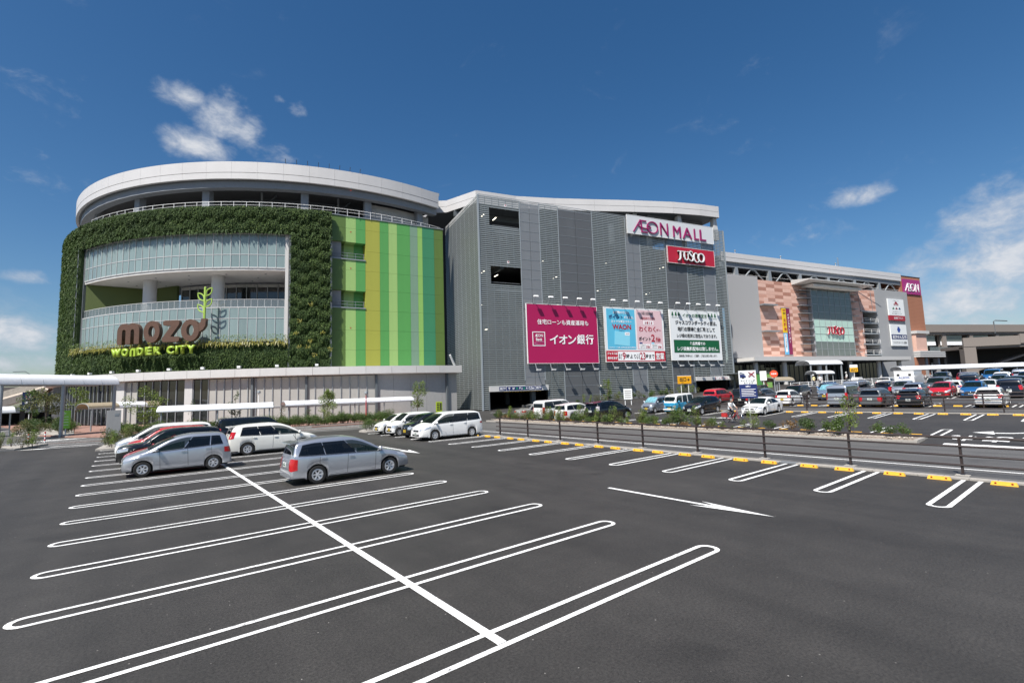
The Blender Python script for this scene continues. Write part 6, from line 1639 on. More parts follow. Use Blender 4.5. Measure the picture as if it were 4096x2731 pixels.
    for sx_ in (xw_ - .45, xw_ - 1.35):
        for sy_ in (-.34, .34):
            b = MB(); b.box(sx_ - .1, sx_ + .42, sy_ - .23, sy_ + .23, .56, .76); b.add([(sx_ - .16, sy_ - .23, .7), (sx_, sy_ - .23, .7), (sx_ - .2, sy_ - .2, 1.2), (sx_ - .3, sy_ - .2, 1.2), (sx_ - .16, sy_ + .23, .7), (sx_, sy_ + .23, .7), (sx_ - .2, sy_ + .2, 1.2), (sx_ - .3, sy_ + .2, 1.2)], [(0, 1, 2, 3), (4, 7, 6, 5), (0, 4, 5, 1), (1, 5, 6, 2), (2, 6, 7, 3), (3, 7, 4, 0)])
            b.box(sx_ - .31, sx_ - .21, sy_ - .12, sy_ + .12, 1.22, 1.38); add('seat', b.mesh('seat', M_SEAT))
    MBw = MB(); MBw.tube([(xc - .55, -.34 + .17 * math.cos(R(a)), .98 + .17 * math.sin(R(a))) for a in range(0, 360, 30)], .014, 5, closed=True); add('steering_wheel', MBw.mesh('steering_wheel', M_TRIM))
    for y_ in (-.45, .1):
        g0 = [Vector((lerp(xc - .05, xc - .22, t), lerp(y_, y_ + .48, t), 0)) for t in (0, .5, 1)]; pts_ = []
        for p in g0:
            hit = gt.ray_cast(Vector((p.x, p.y, 3)), Vector((0, 0, -1)), 5)[0]
            if hit is not None: pts_.append(tuple(hit + Vector((.012, 0, .012))))
        if len(pts_) > 1: add('wiper', MB().tube(pts_, .009, 5).mesh('wiper', M_TRIM))
    for fx in (1, -1):      # bumper seam and badge
        zz_ = (.50 if fx > 0 else .55)
        grid = [[(fx * 2.6, lerp(-W / 2 + .12, W / 2 - .12, j / 14), z) for j in range(15)] for z in (zz_, zz_ + .011)]
        add('bumper_seam', patch(grid, (lambda p: Vector((-1, 0, 0))) if fx > 0 else (lambda p: Vector((1, 0, 0))), .003, M_SEAM, 'bumper_seam'))
        zb_ = gz_ if fx > 0 else c['tail'][0][2] + .02
        hit = tree.ray_cast(Vector((fx * 4, 0, zb_)), Vector((-fx, 0, 0)), 6)[0]
        if hit is not None: add('badge', MB().lathe([(.001, .012), (.045, .008), (.05, 0)], 14, Matrix.Translation(hit + Vector((fx * .008, 0, 0))) @ Matrix.Rotation(fx * PI / 2, 4, 'Y')).mesh('badge', M_CHROME, True))
    for sd_ in (1, -1):     # chrome or black strip under the side glass, side sill
        grid = [[(x, sd_ * W, belt(x) + dz_) for x in [lerp(b0, b1, k / 14) for k in range(15)]] for dz_ in (-.012, .004)]
        add('window_strip', patch(grid, lambda p: Vector((0, -sd_, 0)), .005, M_TRIM, 'window_strip'))
        grid = [[(x, sd_ * W, z) for x in [lerp(c['wb'][0] - ra - .03, c['wb'][1] + ra + .03, k / 10) for k in range(11)]] for z in (.205, .235)]
        add('sill', patch(grid, lambda p: Vector((0, -sd_, 0)), .006, M_TRIM, 'sill'))
    ty, rm, dk = wheel_meshes(tr)
    for xw in c['wb']:
        for sd_ in (1, -1):
            i = add('wheel', ty, None, (xw, sd_ * (W / 2 - .115), tr), 0 if sd_ > 0 else PI); add('rim', rm, i); add('brake_disc', dk, i)
    return parts
TYPES = {}
BODYP = ('body', 'door_handle', 'mirror', 'spoiler')
def car(kind, x, y, rz, col, label, top=None, kei=False, group=None, z=None, scale=None, name='parked_car', tail=None, glass=None):
    if kind not in TYPES: TYPES[kind] = build_type(kind)
    zz = zg(x) if z is None else z
    t = thing(name, label, 'car', (x, y, zz + .012), rz, group)
    if abs(math.cos(rz)) > .5:
        x0_, x1_ = x - 1.4, x + 1.4; t.rotation_euler = (0, -math.atan2(zg(x1_) - zg(x0_), 2.8) * (1 if math.cos(rz) > 0 else -1), rz)
    if scale: t.scale = scale
    made = []
    for nm, me, par, loc, prz in TYPES[kind]:
        o = obj(nm, me, t if par is None else made[par]); made.append(o)
        if loc: o.location = loc
        if prz: o.rotation_euler = (0, 0, prz)
        if nm in BODYP:
            if nm != 'body' and not me.materials: me.materials.append(PT['white'])
            for si, sl in enumerate(o.material_slots):
                sl.link = 'OBJECT'; sl.material = PT[top if (si == 1 and top) else col]
        if nm == 'number_plate' and kei:
            o.material_slots[0].link = 'OBJECT'; o.material_slots[0].material = M_PLY
        if nm == 'taillight' and tail:
            o.material_slots[0].link = 'OBJECT'; o.material_slots[0].material = tail
        if nm == 'windscreen' and glass:
            o.material_slots[0].link = 'OBJECT'; o.material_slots[0].material = glass
    return t
M_SHADE = mat('foil_sunshade', (.25, .55, .62), .2, metal=.4, var=.4, vscale=6)
# near block
car('wish', 6.86, 19.2, 0, 'silver', 'silver low minivan parked alone nearest the camera')
car('ractis', 1.93, 26.75, PI, 'silver', 'silver tall hatchback with its nose to the left, nearest of its row')
car('mpv', 6.85, 31.5, 0, 'pearl', 'pearl white minivan with slanted red tail lamps behind the silver minivan')
car('box', 7.0, 37.6, 0, 'navyblack', 'tall dark van standing behind the pearl white minivan')
car('hatch', 1.9, 28.95, PI, 'red', 'red hatchback mostly hidden behind the silver hatchback', scale=(1, 1, .97))
car('suv', 2.0, 31.45, PI, 'black', 'black car in the second place behind the silver hatchback')
car('kei', 1.95, 34.0, PI, 'red', 'red car with bright red roof between the black car and the white minivan', scale=(1.12, 1.1, 1.06))
car('elysion', 2.0, 36.6, PI, 'white', 'white minivan facing left beyond the red roofed car')
car('mpv', 2.0, 39.3, PI, 'black', 'black car at the far end of the left facing row')
car('elysion', 17.45, 29.4, PI, 'white', 'large white minivan at the kerb end of the row with yellow plated kei cars')
car('kei', 17.15, 31.9, PI, 'black', 'black kei car squeezed beside the large white minivan', kei=True, scale=(1, 1, 1.04))
car('kei', 17.1, 34.4, PI, 'white', 'boxy white kei car between the black kei car and the rounded white one', kei=True, scale=(1, 1, 1.06))
car('hatch', 17.2, 36.95, PI, 'pearl', 'rounded white kei car beside the end hedge, farthest of its row', kei=True, scale=(.88, .88, 1.02))
# row behind the planted strip
car('sedan', 33.6, 38.6, 0, 'champagne', 'silver saloon seen from behind next to the car park entrance')
car('box', 33.6, 35.6, 0, 'white', 'white van seen from behind with flat tailgate behind the planting')
car('wish', 33.5, 32.6, 0, 'white', 'white estate with red tail lamps between the white van and the black minivan')
car('mpv', 34.3, 29.4, 0, 'black', 'black minivan parked behind the planting, right of the white estate', tail=M_TAILC)
# row at the middle railing
car('kei', 43.2, 30.6, PI, 'silver2', 'silver kei car with a foil sunshade in its windscreen', kei=True, scale=(1, 1, 1.02), glass=M_SHADE)
car('bus', 43.2, 27.9, PI, 'cyan', 'small turquoise and white retro microbus with yellow plate', top='white', kei=True)
car('hatch', 42.6, 25.1, PI, 'black', 'black compact minivan right of the turquoise microbus', scale=(1.1, 1.02, 1.08))
car('sedan', 43.4, 19.9, PI, 'white', 'white saloon facing the cyclist')
# row of rears beyond the middle railing
car('box', 52.6, 25.3, 0, 'black', 'tall black van seen from behind, left of the notice pole')
car('mpv', 57.6, 26.2, 0, 'silver2', 'silver minivan with roof box behind the notice pole', z=.75)
car('suv', 57.5, 31.5, 0, 'red', 'red estate near the dark garage exit')
car('hatch', 53.5, 21.7, 0, 'white', 'white kei hatchback seen from behind with yellow plate', kei=True, scale=(.9, .9, 1.05))
car('box', 52.6, 16.4, 0, 'silver', 'long silver van seen from behind with wide red lamps', scale=(1.02, 1.05, 1.06))
car('wish', 52.5, 13.9, 0, 'grey', 'dark silver estate seen from behind next to the silver van', scale=(1, 1.02, 1.03))
car('hatch', 52.3, 11.3, 0, 'black', 'black hatchback seen from behind in the middle of the row')
car('hatch', 52.6, 6.6, 0, 'white', 'white hatchback seen from behind, alone right of the blue car')
car('kei', 53.6, 3.9, 0, 'black', 'black car cut by the right picture edge', scale=(1.1, 1.15, 1.0))
# facing row
car('suv', 60.9, 24.0, PI, 'black', 'black crossover facing the camera behind the white kei hatchback')
car('kei', 61.2, 20.6, PI, 'bluegrey', 'pale blue kei van facing the camera with yellow plate', kei=True, scale=(1, 1, 1.1), glass=M_SHADE)
car('hatch', 64.6, 11.6, PI, 'red', 'red hatchback facing the camera beside the black hatchback')
car('hatch', 64.6, 9.3, PI, 'blue', 'bright blue hatchback facing the camera right of the red one')
car('suv', 64.0, 6.6, 0, 'navyblack', 'black estate seen from behind at the right, beyond the white hatchback')
# rows farther back
FARR = [
 ('sedan', 68.5, 26.5, 0, 'navy', 'dark saloon behind the black crossover'), ('kei', 69.5, 23.6, PI, 'blue', 'deep blue kei van behind the pale blue one'),
 ('box', 66.0, 19.3, 0, 'silver2', 'silver grey van carrying a roof box'), ('suv', 71, 20.4, 0, 'white', 'white off-roader seen from behind left of the box lorry'),
 ('wish', 70.0, 17.4, 0, 'navyblack', 'dark estate behind the grey wagon'), ('kei', 68.0, 15.6, PI, 'silver', 'silver box kei car left of the white box lorry'), ('hatch', 66.0, 14.0, 0, 'silver2', 'silver hatchback below the white box lorry'),
 ('hatch', 69.2, 11.4, 0, 'pearl', 'pale hatchback with red lamps between the red and blue cars'), ('suv', 73.5, 13.6, PI, 'grey', 'grey off-roader right of the white box lorry'),
 ('sedan', 69.5, 8.9, PI, 'white', 'white saloon behind the bright blue hatchback'), ('suv', 69.3, 6.9, PI, 'black', 'glossy black off-roader behind the blue hatchback'), ('kei', 69.3, 4.9, PI, 'white', 'white kei car near the right edge in the third row'),
 ('elysion', 80, 17.0, 0, 'pearl', 'pale minivan roof beyond the box lorry'), ('sedan', 80, 14.2, PI, 'navy', 'navy saloon in the fourth row'), ('suv', 80, 11.6, 0, 'navyblack', 'dark estate in the fourth row behind the grey off-roader'),
 ('hatch', 80, 9.2, PI, 'bluegrey', 'blue grey hatchback in the fourth row'), ('elysion', 80, 6.8, PI, 'navy', 'dark blue minivan in the fourth row'), ('hatch', 80, 4.4, 0, 'silver2', 'silver hatchback in the fourth row near the edge'),
 ('sedan', 92, 19.2, 0, 'black', 'black saloon in the fifth row under the long shelter'), ('suv', 92, 16.5, PI, 'navy', 'navy crossover in the fifth row'), ('wish', 92, 13.8, 0, 'darkred', 'dark red estate in the fifth row'), ('box', 92, 11.1, PI, 'blue', 'blue van with bright windscreen in the fifth row'),
 ('suv', 92, 8.4, 0, 'silver2', 'grey crossover in the fifth row'), ('box', 92, 5.8, PI, 'white', 'white van in the fifth row near the right edge'), ('sedan', 86, 21.5, 0, 'white', 'white saloon roof in front of the long shelter'),
 ('suv', 86, 12.6, 0, 'grey', 'dark grey crossover between the fourth and fifth rows'), ('wish', 86, 9.7, PI, 'white', 'white estate between the fourth and fifth rows'), ('kei', 86, 7.4, 0, 'black', 'black kei car between the fourth and fifth rows'), ('hatch', 86, 5.0, 0, 'red', 'small red car between the fourth and fifth rows')]
for k_, x_, y_, a_, c_, l_ in FARR: car(k_, x_, y_, a_, c_, l_)
# roof boxes
for x_, y_, z_, l_ in ((57.4, 26.2, 2.48, 'black roof box on the silver minivan'), (66.2, 19.3, 3.0, 'pale roof box on the silver grey van')):
    t = thing('roof_box', l_, 'roof box', (x_, y_, z_)); b = MB()
    b.add([(-.9, -.38, 0), (.9, -.38, 0), (.9, .38, 0), (-.9, .38, 0), (-.75, -.3, .26), (.6, -.3, .3), (.6, .3, .3), (-.75, .3, .26)], [(0, 1, 5, 4), (1, 2, 6, 5), (2, 3, 7, 6), (3, 0, 4, 7), (4, 5, 6, 7), (0, 3, 2, 1)]); b.build('shell', M_TRIM if 'black' in l_ else M_FASCIA, t)
    for dx in (-.5, .5): MB().bar((dx, -.6, -.06), (dx, .6, -.06), .05).build('crossbar', M_TRIM, t)
# white security box lorry
tk = thing('box_lorry', 'white box lorry standing among the cars at right', 'lorry', (74.5, 16.4, zg(74.5)), 0)
cube('cargo_box', tk, PT['white'], -2.0, 1.6, -.95, .95, .75, 2.55); cube('roof_edge', tk, M_FASCIA, -2.03, 1.63, -.98, .98, 2.55, 2.62)
b = MB(); b.prism([(1.65, .6), (3.1, .6), (3.1, 1.2), (2.75, 2.1), (1.65, 2.1)], -.85, .85, Matrix(((1, 0, 0, 0), (0, 0, 1, 0), (0, 1, 0, 0), (0, 0, 0, 1)))); b.build('cab', PT['white'], tk)
for y_ in (-.55, .55): cube('rear_hatch', tk, M_STRIP, -2.03, -2.005, y_ - .12, y_ + .12, 1.95, 2.18)
o_ = text(tk, 'ALSOK', mat('lorry_print', (.18, .22, .45), .5), -2.02, 0, 1.75, w=1.1, bold=.02); o_.rotation_euler = (0, 0, -PI / 2)
ty, rm, dk = wheel_meshes(.33)
for x_ in (-1.2, 2.3):
    for s_ in (1, -1):
        w_ = obj('wheel', ty, tk, loc=(x_, s_ * .8, .34), rz=0 if s_ > 0 else PI); obj('rim', rm, w_)
# vehicles on the far left road
car('box', -14.6, 96, PI / 2 + .25, 'white', 'white van on the far left road beneath the ramp', z=0)
car('hatch', -13.4, 84, PI / 2 + .25, 'white', 'white hatchback half hidden by the left canopy post', z=0)
# ------------------------------------------------------------------ plants
M_LF = [mat('leaf_mid', (.055, .105, .018), .5, col2=(.11, .17, .035), vscale=4, detail=4, transl=.3), mat('leaf_deep', (.030, .062, .014), .5, col2=(.065, .11, .022), vscale=4, detail=4, transl=.25),
        mat('leaf_bright', (.11, .17, .025), .5, col2=(.19, .25, .05), vscale=4, detail=4, transl=.3), mat('leaf_olive', (.07, .085, .02), .5, col2=(.13, .13, .035), vscale=4, detail=4, transl=.25), mat('leaf_rust', (.13, .07, .025), .6, col2=(.20, .12, .04), vscale=5, transl=.2)]
M_BARK = mat('bark', (.11, .085, .06), .9, var=.25, vscale=8)
def leaves(seed, blobs, n, size, b=None, droop=0.0):
    """leaf quads spread through ellipsoids (cx,cy,cz,rx,ry,rz,weight)"""
    q = random.Random(seed); b = b or MB(); tot = sum(x[6] for x in blobs)
    for cx, cy, cz, rx, ry, rz_, w in blobs:
        for i in range(int(n * w / tot)):
            while True:
                d = Vector((q.uniform(-1, 1), q.uniform(-1, 1), q.uniform(-1, 1)))
                if .12 < d.length < 1: break
            d *= (d.length ** -.35)
            p = Vector((cx + d.x * rx, cy + d.y * ry, cz + d.z * rz_))
            a = Vector((q.gauss(0, 1), q.gauss(0, 1), q.gauss(0, .6) - droop)).normalized(); c = a.cross(Vector((q.gauss(0, 1), q.gauss(0, 1), q.gauss(0, 1)))).normalized()
            s = size * q.uniform(.6, 1.4)
            b.add([p, p + a * s * .5 + c * s * .28, p + a * s, p + a * s * .5 - c * s * .28], [(0, 1, 2, 3)])
    return b
def clumps(seed, rx, ry, h, k, z0=0.05, frac=.42):
    q = random.Random(seed); out = []
    for i in range(k):
        a = q.uniform(0, 2 * PI); r_ = math.sqrt(q.random()) * .75; z = z0 + h * q.uniform(.22, .86); s = q.uniform(.7, 1.2) * frac
        f = 1 - .45 * abs(z / h - .45)
        out.append((math.cos(a) * rx * r_ * f, math.sin(a) * ry * r_ * f, z, rx * s, ry * s, h * s * .55, q.uniform(.7, 1.3)))
    return out
def stems(seed, rx, ry, h, k, r=.012):
    q = random.Random(seed + 99); b = MB()
    for i in range(k):
        a = q.uniform(0, 2 * PI); t = q.uniform(.2, .8); b.tube([(.1 * rx * math.cos(a), .1 * ry * math.sin(a), 0), (t * .5 * rx * math.cos(a), t * .5 * ry * math.sin(a), h * .45), (t * rx * math.cos(a), t * ry * math.sin(a), h * q.uniform(.7, .95))], [r, r * .7, r * .35], 5)
    return b
SHR = []
for i, (n, size, k, hh, kind, sp) in enumerate(((900, .06, 9, .75, 0, .44), (620, .062, 8, .95, 3, .42), (1150, .056, 11, .70, 1, .48), (600, .06, 8, 1.15, 2, .36), (340, .07, 6, .45, 4, .42), (1500, .055, 13, 1.0, 0, .56))):
    SHR.append((leaves(50 + i, clumps(60 + i, sp, sp, hh, k), n, size).mesh('foliage', M_LF[kind], fix=False), stems(70 + i, sp, sp, hh, 5).mesh('stem', M_BARK, True), hh))
def shrub(name, label, group, x, y, z, vi, s, sz=1.0, rz=None):
    t = thing(name, label, 'shrub', (x, y, z), rnd.uniform(0, 6) if rz is None else rz, group); t.scale = (s, s, s * sz)
    obj('foliage', SHR[vi][0], t); obj('stem', SHR[vi][1], t)
    return t
# planted strip: hand set, sparse at the right end
yy = 6.9
while yy < 41:
    near = yy < 16
    for j in range(1 if near else 2):
        x = rnd.uniform(29.6, 30.8) ; vi = rnd.choice((0, 1, 3, 2, 0, 3, 4) if near else (0, 1, 2, 3, 0, 4, 1, 2, 3, 0)); s = rnd.uniform(.8, 1.25) if near else rnd.uniform(.75, 1.15)
        seg_ = 'at its right end by the stop lettering' if yy < 9.5 else 'right of the notice pole' if yy < 13.5 else 'beside the notice pole' if yy < 17 else 'left of the notice pole' if yy < 21 else 'before the turquoise microbus' if yy < 25 else 'before the black minivan' if yy < 30 else 'before the white van' if yy < 36 else 'at its left end'
        LK_ = ('leafy green shrub', 'loose olive shrub', 'dense dark shrub', 'tall bright shrub', 'low rusty brown shrub')[vi]
        shrub('planted_shrub', LK_ + ' in the planted strip, ' + seg_, 'shrubs in the planted strip', x, yy + rnd.uniform(-.3, .3), .17, vi, s * (.62 if 14.3 < yy < 17.2 else 1), rnd.uniform(.85, 1.3) * (.8 if 14.3 < yy < 17.2 else 1))
    yy += rnd.uniform(.55, .9) if near else rnd.uniform(.55, .85)
shrub('round_bush', 'dense round bright green bush in the planted strip, left of the cyclist', None, 30.2, 19.6, .17, 5, 1.55, .95)
shrub('tall_shrub', 'tall thin shrub in the planted strip left of the white stop lettering', None, 30.3, 9.4, .17, 3, 1.3, 1.35)
# hedge strip along the road
for i in range(46):
    x = -1 + 24.5 * i / 45 + rnd.uniform(-.2, .2); y0_ = 58.5 + (x + 1) * (52.4 - 58.5) / 14 if x < 13 else 52.3 - .05 * (x - 13)
    sg_ = 'left of the dark van' if x < 3 else 'behind the dark van' if x < 7 else 'under the left shelter' if x < 11 else 'between the two shelters' if x < 15 else 'by the columnar shrub' if x < 19.5 else 'by the red post'
    for j in range(2): shrub('hedge_shrub', 'low shrub in the %s row of the walkway hedge, %s' % (('front', 'back')[j], sg_), 'hedge along the walkway', x, y0_ + .45 + .75 * j + rnd.uniform(-.15, .15), .1, rnd.choice((0, 2, 2, 5, 5)), rnd.uniform(1.25, 1.6), rnd.uniform(.75, .95))
hk = thing('kerb', 'pale kerb along the hedge strip by the road', 'kerb')
for i in range(30):
    x0 = -1 + .8 * i; f = lambda x: (58.2 + (x + 1) * (52.0 - 58.2) / 14 if x < 13 else 52.0 - .05 * (x - 13))
    MB().bar((x0 + .01, f(x0), .08), (x0 + .79, f(x0 + .8), .08), .2, .2).build('kerb_stone', M_CONC, hk)
# end islands of the bays
isl = thing('kerb_island', 'small kerbed island with bushes at the end of the kei car row', 'island', (17.6, 40.6, 0))
MB().prism([(-1.9, -1.2), (2.3, -1.2), (2.4, 1.6), (-1.2, 1.4), (-2.0, .3)], -.02, .12).build('kerb_edge', M_CONC, isl)
for i in range(9): shrub('island_bush', 'glossy green bush on the small island behind the kei cars', 'bushes on the kei car island', 16.2 + .45 * i, 40.5 + rnd.uniform(-.5, .9), .12, rnd.choice((0, 2, 5)), rnd.uniform(1.0, 1.4), .95)
isl2 = thing('kerb_island', 'narrow kerbed island behind the white minivan at left', 'island', (-.6, 45.0, 0))
MB().prism([(-.9, -2.2), (1.6, -2.4), (1.6, 2.0), (-.5, 2.4)], -.02, .12).build('kerb_edge', M_CONC, isl2)
for i in range(10): shrub('island_bush', 'leafy bush on the narrow island around the grey cabinet', 'bushes on the cabinet island', -.9 + rnd.uniform(0, 1.6), 43.3 + .42 * i, .12, rnd.choice((0, 1, 3)), rnd.uniform(1.0, 1.35), 1.0)
isl3 = thing('kerb_island', 'kerbed bed with weedy bushes at the left picture edge', 'island', (-6.3, 51, 0))
MB().prism([(-6, -3.2), (.2, -1.6), (1.6, 2.2), (.2, 2.9), (-5, 1.5)], -.02, .13).build('kerb_edge', M_CONC, isl3)
for i in range(22): shrub('edge_bush', 'weedy bush in the bed at the left picture edge', 'bushes at the left edge', -9.5 + rnd.uniform(0, 4.4), 49.6 + rnd.uniform(-.4, 3.2) , .12, rnd.choice((0, 1, 1, 3, 2)), rnd.uniform(.8, 1.25), .95)
# round island under the big canopy
isl4 = thing('round_island', 'rounded kerbed island full of dark bushes under the big canopy', 'island', (-7.5, 76, 0))
P_ = [(-2.7, 5.2), (-2.2, -1.5), (-.4, -4.6), (1.6, -7.8), (2.6, -11.2), (3.2, -12.8), (3.5, -10), (3.0, -2), (1.8, 9), (-.5, 18), (-3, 18)]
MB().prism(P_, -.02, .16).build('kerb_edge', M_CONC, isl4)
for i in range(40):
    u = rnd.random(); x = lerp(-9.6, -4.9, rnd.random()) + .8 * (1 - u); y = lerp(68.5, 92, u)
    shrub('island_shrub', 'dark bushy shrub on the rounded island', 'shrubs on the rounded island', x - (1.2 if u > .5 else 0), y, .15, rnd.choice((2, 2, 1, 0)), rnd.uniform(1.2, 1.9), rnd.uniform(.7, 1.05))

def tree(name, label, x, y, z, h, blobs, n, size, m, tr_=.05, lean=(0, 0), seed=1, limbs=6, trunk=.5):
    t = thing(name, label, 'tree', (x, y, z)); q = random.Random(seed); b = MB()
    top = Vector((lean[0], lean[1], h * .9))
    b.tube([(0, 0, 0), (lean[0] * .3, lean[1] * .3, h * .4), tuple(top)], [tr_, tr_ * .7, tr_ * .2], 8)
    for i in range(limbs):
        bl = blobs[i % len(blobs)]; s0 = Vector((lean[0], lean[1], h)) * q.uniform(.25, .65)
        b.tube([tuple(s0), tuple((s0 + Vector(bl[:3])) / 2 + Vector((0, 0, .05 * h))), bl[:3]], [tr_ * .45, tr_ * .3, tr_ * .1], 6)
    b.build('trunk', M_BARK, t, smooth=True)
    leaves(seed, blobs, n, size).build('crown', m, t, fix=False)
    return t
def crown(seed, rx, ry, z0, z1, k, s=.38):
    q = random.Random(seed); o = []
    for i in range(k):
        a = q.uniform(0, 2 * PI); u = q.random(); z = lerp(z0, z1, u); w = math.sin(PI * (.12 + .8 * u)) ; r_ = math.sqrt(q.random()) * .8
        o.append((math.cos(a) * rx * r_ * w, math.sin(a) * ry * r_ * w, z, rx * s * w + .05, ry * s * w + .05, (z1 - z0) * .16, 1))
    return o
tree('columnar_shrub', 'tall dense columnar shrub in front of the right walkway shelter', 18.6, 58.5, .1, 3.1, crown(3, 1.1, 1.1, .5, 3.5, 20, .46), 3600, .12, M_LF[2], .06, seed=5)
tree('young_tree', 'young feathery tree before the grey podium wall', 27.4, 53.0, .1, 4.4, crown(4, 1.3, 1.3, 1.5, 4.6, 16, .32), 1500, .14, M_LF[2], .05, seed=6)
tree('young_tree', 'young pale flowering tree before the entrance glass', 1.5, 61.0, .1, 4.2, crown(8, 2.0, 1.6, 1.2, 4.3, 18, .32), 2400, .13, M_LF[2], .05, seed=9)
tree('young_tree', 'sparse young tree behind the dark van', 9.0, 58.4, .1, 3.6, crown(10, 1.0, 1.0, 1.4, 3.7, 12, .28), 700, .13, M_LF[1], .035, seed=11)
tree('sapling', 'thin sapling left of the sparse young tree', 5.2, 58.4, .1, 3.0, crown(12, .5, .5, .8, 3.0, 9, .3), 160, .11, M_LF[1], .025, seed=13)
tree('sapling', 'thin sapling between the two walkway shelters', 13.3, 57.3, .1, 2.4, crown(14, .6, .6, .5, 2.4, 9, .3), 260, .10, M_LF[3], .03, seed=15)
tree('sapling', 'thin sapling left of the columnar shrub', 16.0, 56.6, .1, 2.2, crown(16, .45, .45, .5, 2.2, 8, .3), 200, .09, M_LF[1], .025, seed=17)
tree('young_tree', 'round leafy young tree on the rounded island', -7.6, 82, .15, 5.2, crown(18, 2.3, 2.0, 1.6, 5.0, 18, .30), 2400, .16, M_LF[3], .07, seed=19)
tree('young_tree', 'bright young tree right of the rounded island', -5.2, 86, .15, 5.4, crown(20, 1.7, 1.7, 2.2, 5.4, 14, .32), 1500, .16, M_LF[2], .07, seed=21)
tree('young_tree', 'young tree on the far side of the rounded island', -9.5, 88, .15, 4.8, crown(22, 2.0, 1.8, 1.8, 4.8, 14, .32), 1700, .16, M_LF[0], .07, seed=23)
# planting at the foot of the slatted wall
for i in range(26):
    s_ = 15 + 25 * i / 25; x = GA_O[0] + s_ * .9727 - 1.3 * .232; y = GA_O[1] - s_ * .232 - 1.3 * .9727 - rnd.random() * .8
    shrub('wall_shrub', 'shrub at the foot of the slatted wall, ' + ('behind the white estate' if i < 7 else 'behind the black minivan' if i < 14 else 'behind the silver kei car' if i < 20 else 'behind the microbus'), 'shrubs at the slatted wall', x, y, zg(x) - .02, rnd.choice((0, 1, 2, 3)), rnd.uniform(1.0, 1.6), rnd.uniform(.8, 1.1))
tree('young_tree', 'small leafy tree at the slatted wall behind the black minivan', 58.6, 50.2, .85, 3.4, crown(24, 1.1, 1.1, 1.1, 3.4, 12, .34), 900, .14, M_LF[2], .05, seed=25)

# ------------------------------------------------------------------ people
M_SKIN = mat('skin', (.46, .27, .19), .55)
M_HAIR = mat('hair_dark', (.02, .016, .014), .7)
M_HAIRG = mat('hair_grey', (.16, .15, .145), .7)
def body_mesh(joints, edges, m, sub=1):
    """continuous skinned figure: joints name->(x,y,z,r)"""
    names = list(joints); me = bpy.data.meshes.new('figure')
    me.from_pydata([joints[n][:3] for n in names], [(names.index(a), names.index(b)) for a, b in edges], [])
    o = bpy.data.objects.new('figure', me); COL.objects.link(o)
    md = o.modifiers.new('skin', 'SKIN'); md.use_smooth_shade = True
    if not me.skin_vertices:
        bm = bmesh.new(); bm.from_mesh(me); bm.verts.layers.skin.verify(); bm.to_mesh(me); bm.free()
    for i, n in enumerate(names):
        r_ = joints[n][3]; r_ = r_ if isinstance(r_, tuple) else (r_, r_); me.skin_vertices[0].data[i].radius = r_; me.skin_vertices[0].data[i].use_root = (i == 0)
    s = o.modifiers.new('sub', 'SUBSURF'); s.levels = s.render_levels = sub
    bpy.context.view_layer.update()
    out = bpy.data.meshes.new_from_object(o.evaluated_get(bpy.context.evaluated_depsgraph_get()))
    bpy.data.objects.remove(o)
    out.materials.clear(); out.materials.append(m)
    return out
def head_parts(t, c, face, hair, hat=None):
    """head with face: c centre, face = yaw"""
    M_ = Matrix.Translation(c) @ Matrix.Rotation(face, 4, 'Z')
    b = MB(); b.lathe([(.001, .125), (.05, .115), (.082, .07), (.088, .01), (.08, -.045), (.06, -.09), (.03, -.118), (.001, -.122)], 18, M_ @ Matrix.Diagonal((1.08, .88, 1, 1)))
    b.add([M_ @ Vector(v) for v in [(.085, -.014, .02), (.085, .014, .02), (.118, 0, -.025), (.088, -.018, -.03), (.088, .018, -.03)]], [(0, 1, 2), (0, 2, 3), (1, 4, 2), (3, 2, 4)])
    for s in (1, -1): b.lathe([(.001, .012), (.028, .006), (.03, -.006), (.001, -.012)], 10, M_ @ Matrix.Translation((-.005, s * .082, -.01)) @ Matrix.Rotation(PI / 2, 4, 'X') @ Matrix.Diagonal((.7, 1, 1, 1)))
    h = b.build('head', M_SKIN, t, smooth=True, sharp=60)
    e = MB()
    for s in (1, -1): e.lathe([(.001, .005), (.012, 0), (.001, -.005)], 8, M_ @ Matrix.Translation((.083, s * .032, .008)) @ Matrix.Rotation(PI / 2, 4, 'Y'))
    e.add([M_ @ Vector(v) for v in [(.083, -.025, -.058), (.083, .025, -.058), (.082, .02, -.066), (.082, -.02, -.066)]], [(0, 1, 2, 3)])
    e.build('eyes', M_HAIR, h)
    hb = MB(); hb.lathe([(.001, .142), (.055, .130), (.09, .085), (.098, .03), (.094, -.01)], 18, M_ @ Matrix.Translation((-.014, 0, 0)) @ Matrix.Diagonal((1.04, .93, 1, 1)))
    hb.lathe([(.094, -.01), (.08, -.06), (.05, -.085)], 18, M_ @ Matrix.Translation((-.045, 0, 0)) @ Matrix.Diagonal((.75, .9, 1, 1)))
    hb.build('hair', hair, h, smooth=True)
    if hat:
        k = MB(); k.lathe([(.001, .165), (.07, .155), (.1, .10), (.105, .06), (.19, .045), (.19, .035), (.1, .045)], 20, M_); k.build('hat', hat, h, smooth=True, sharp=40)
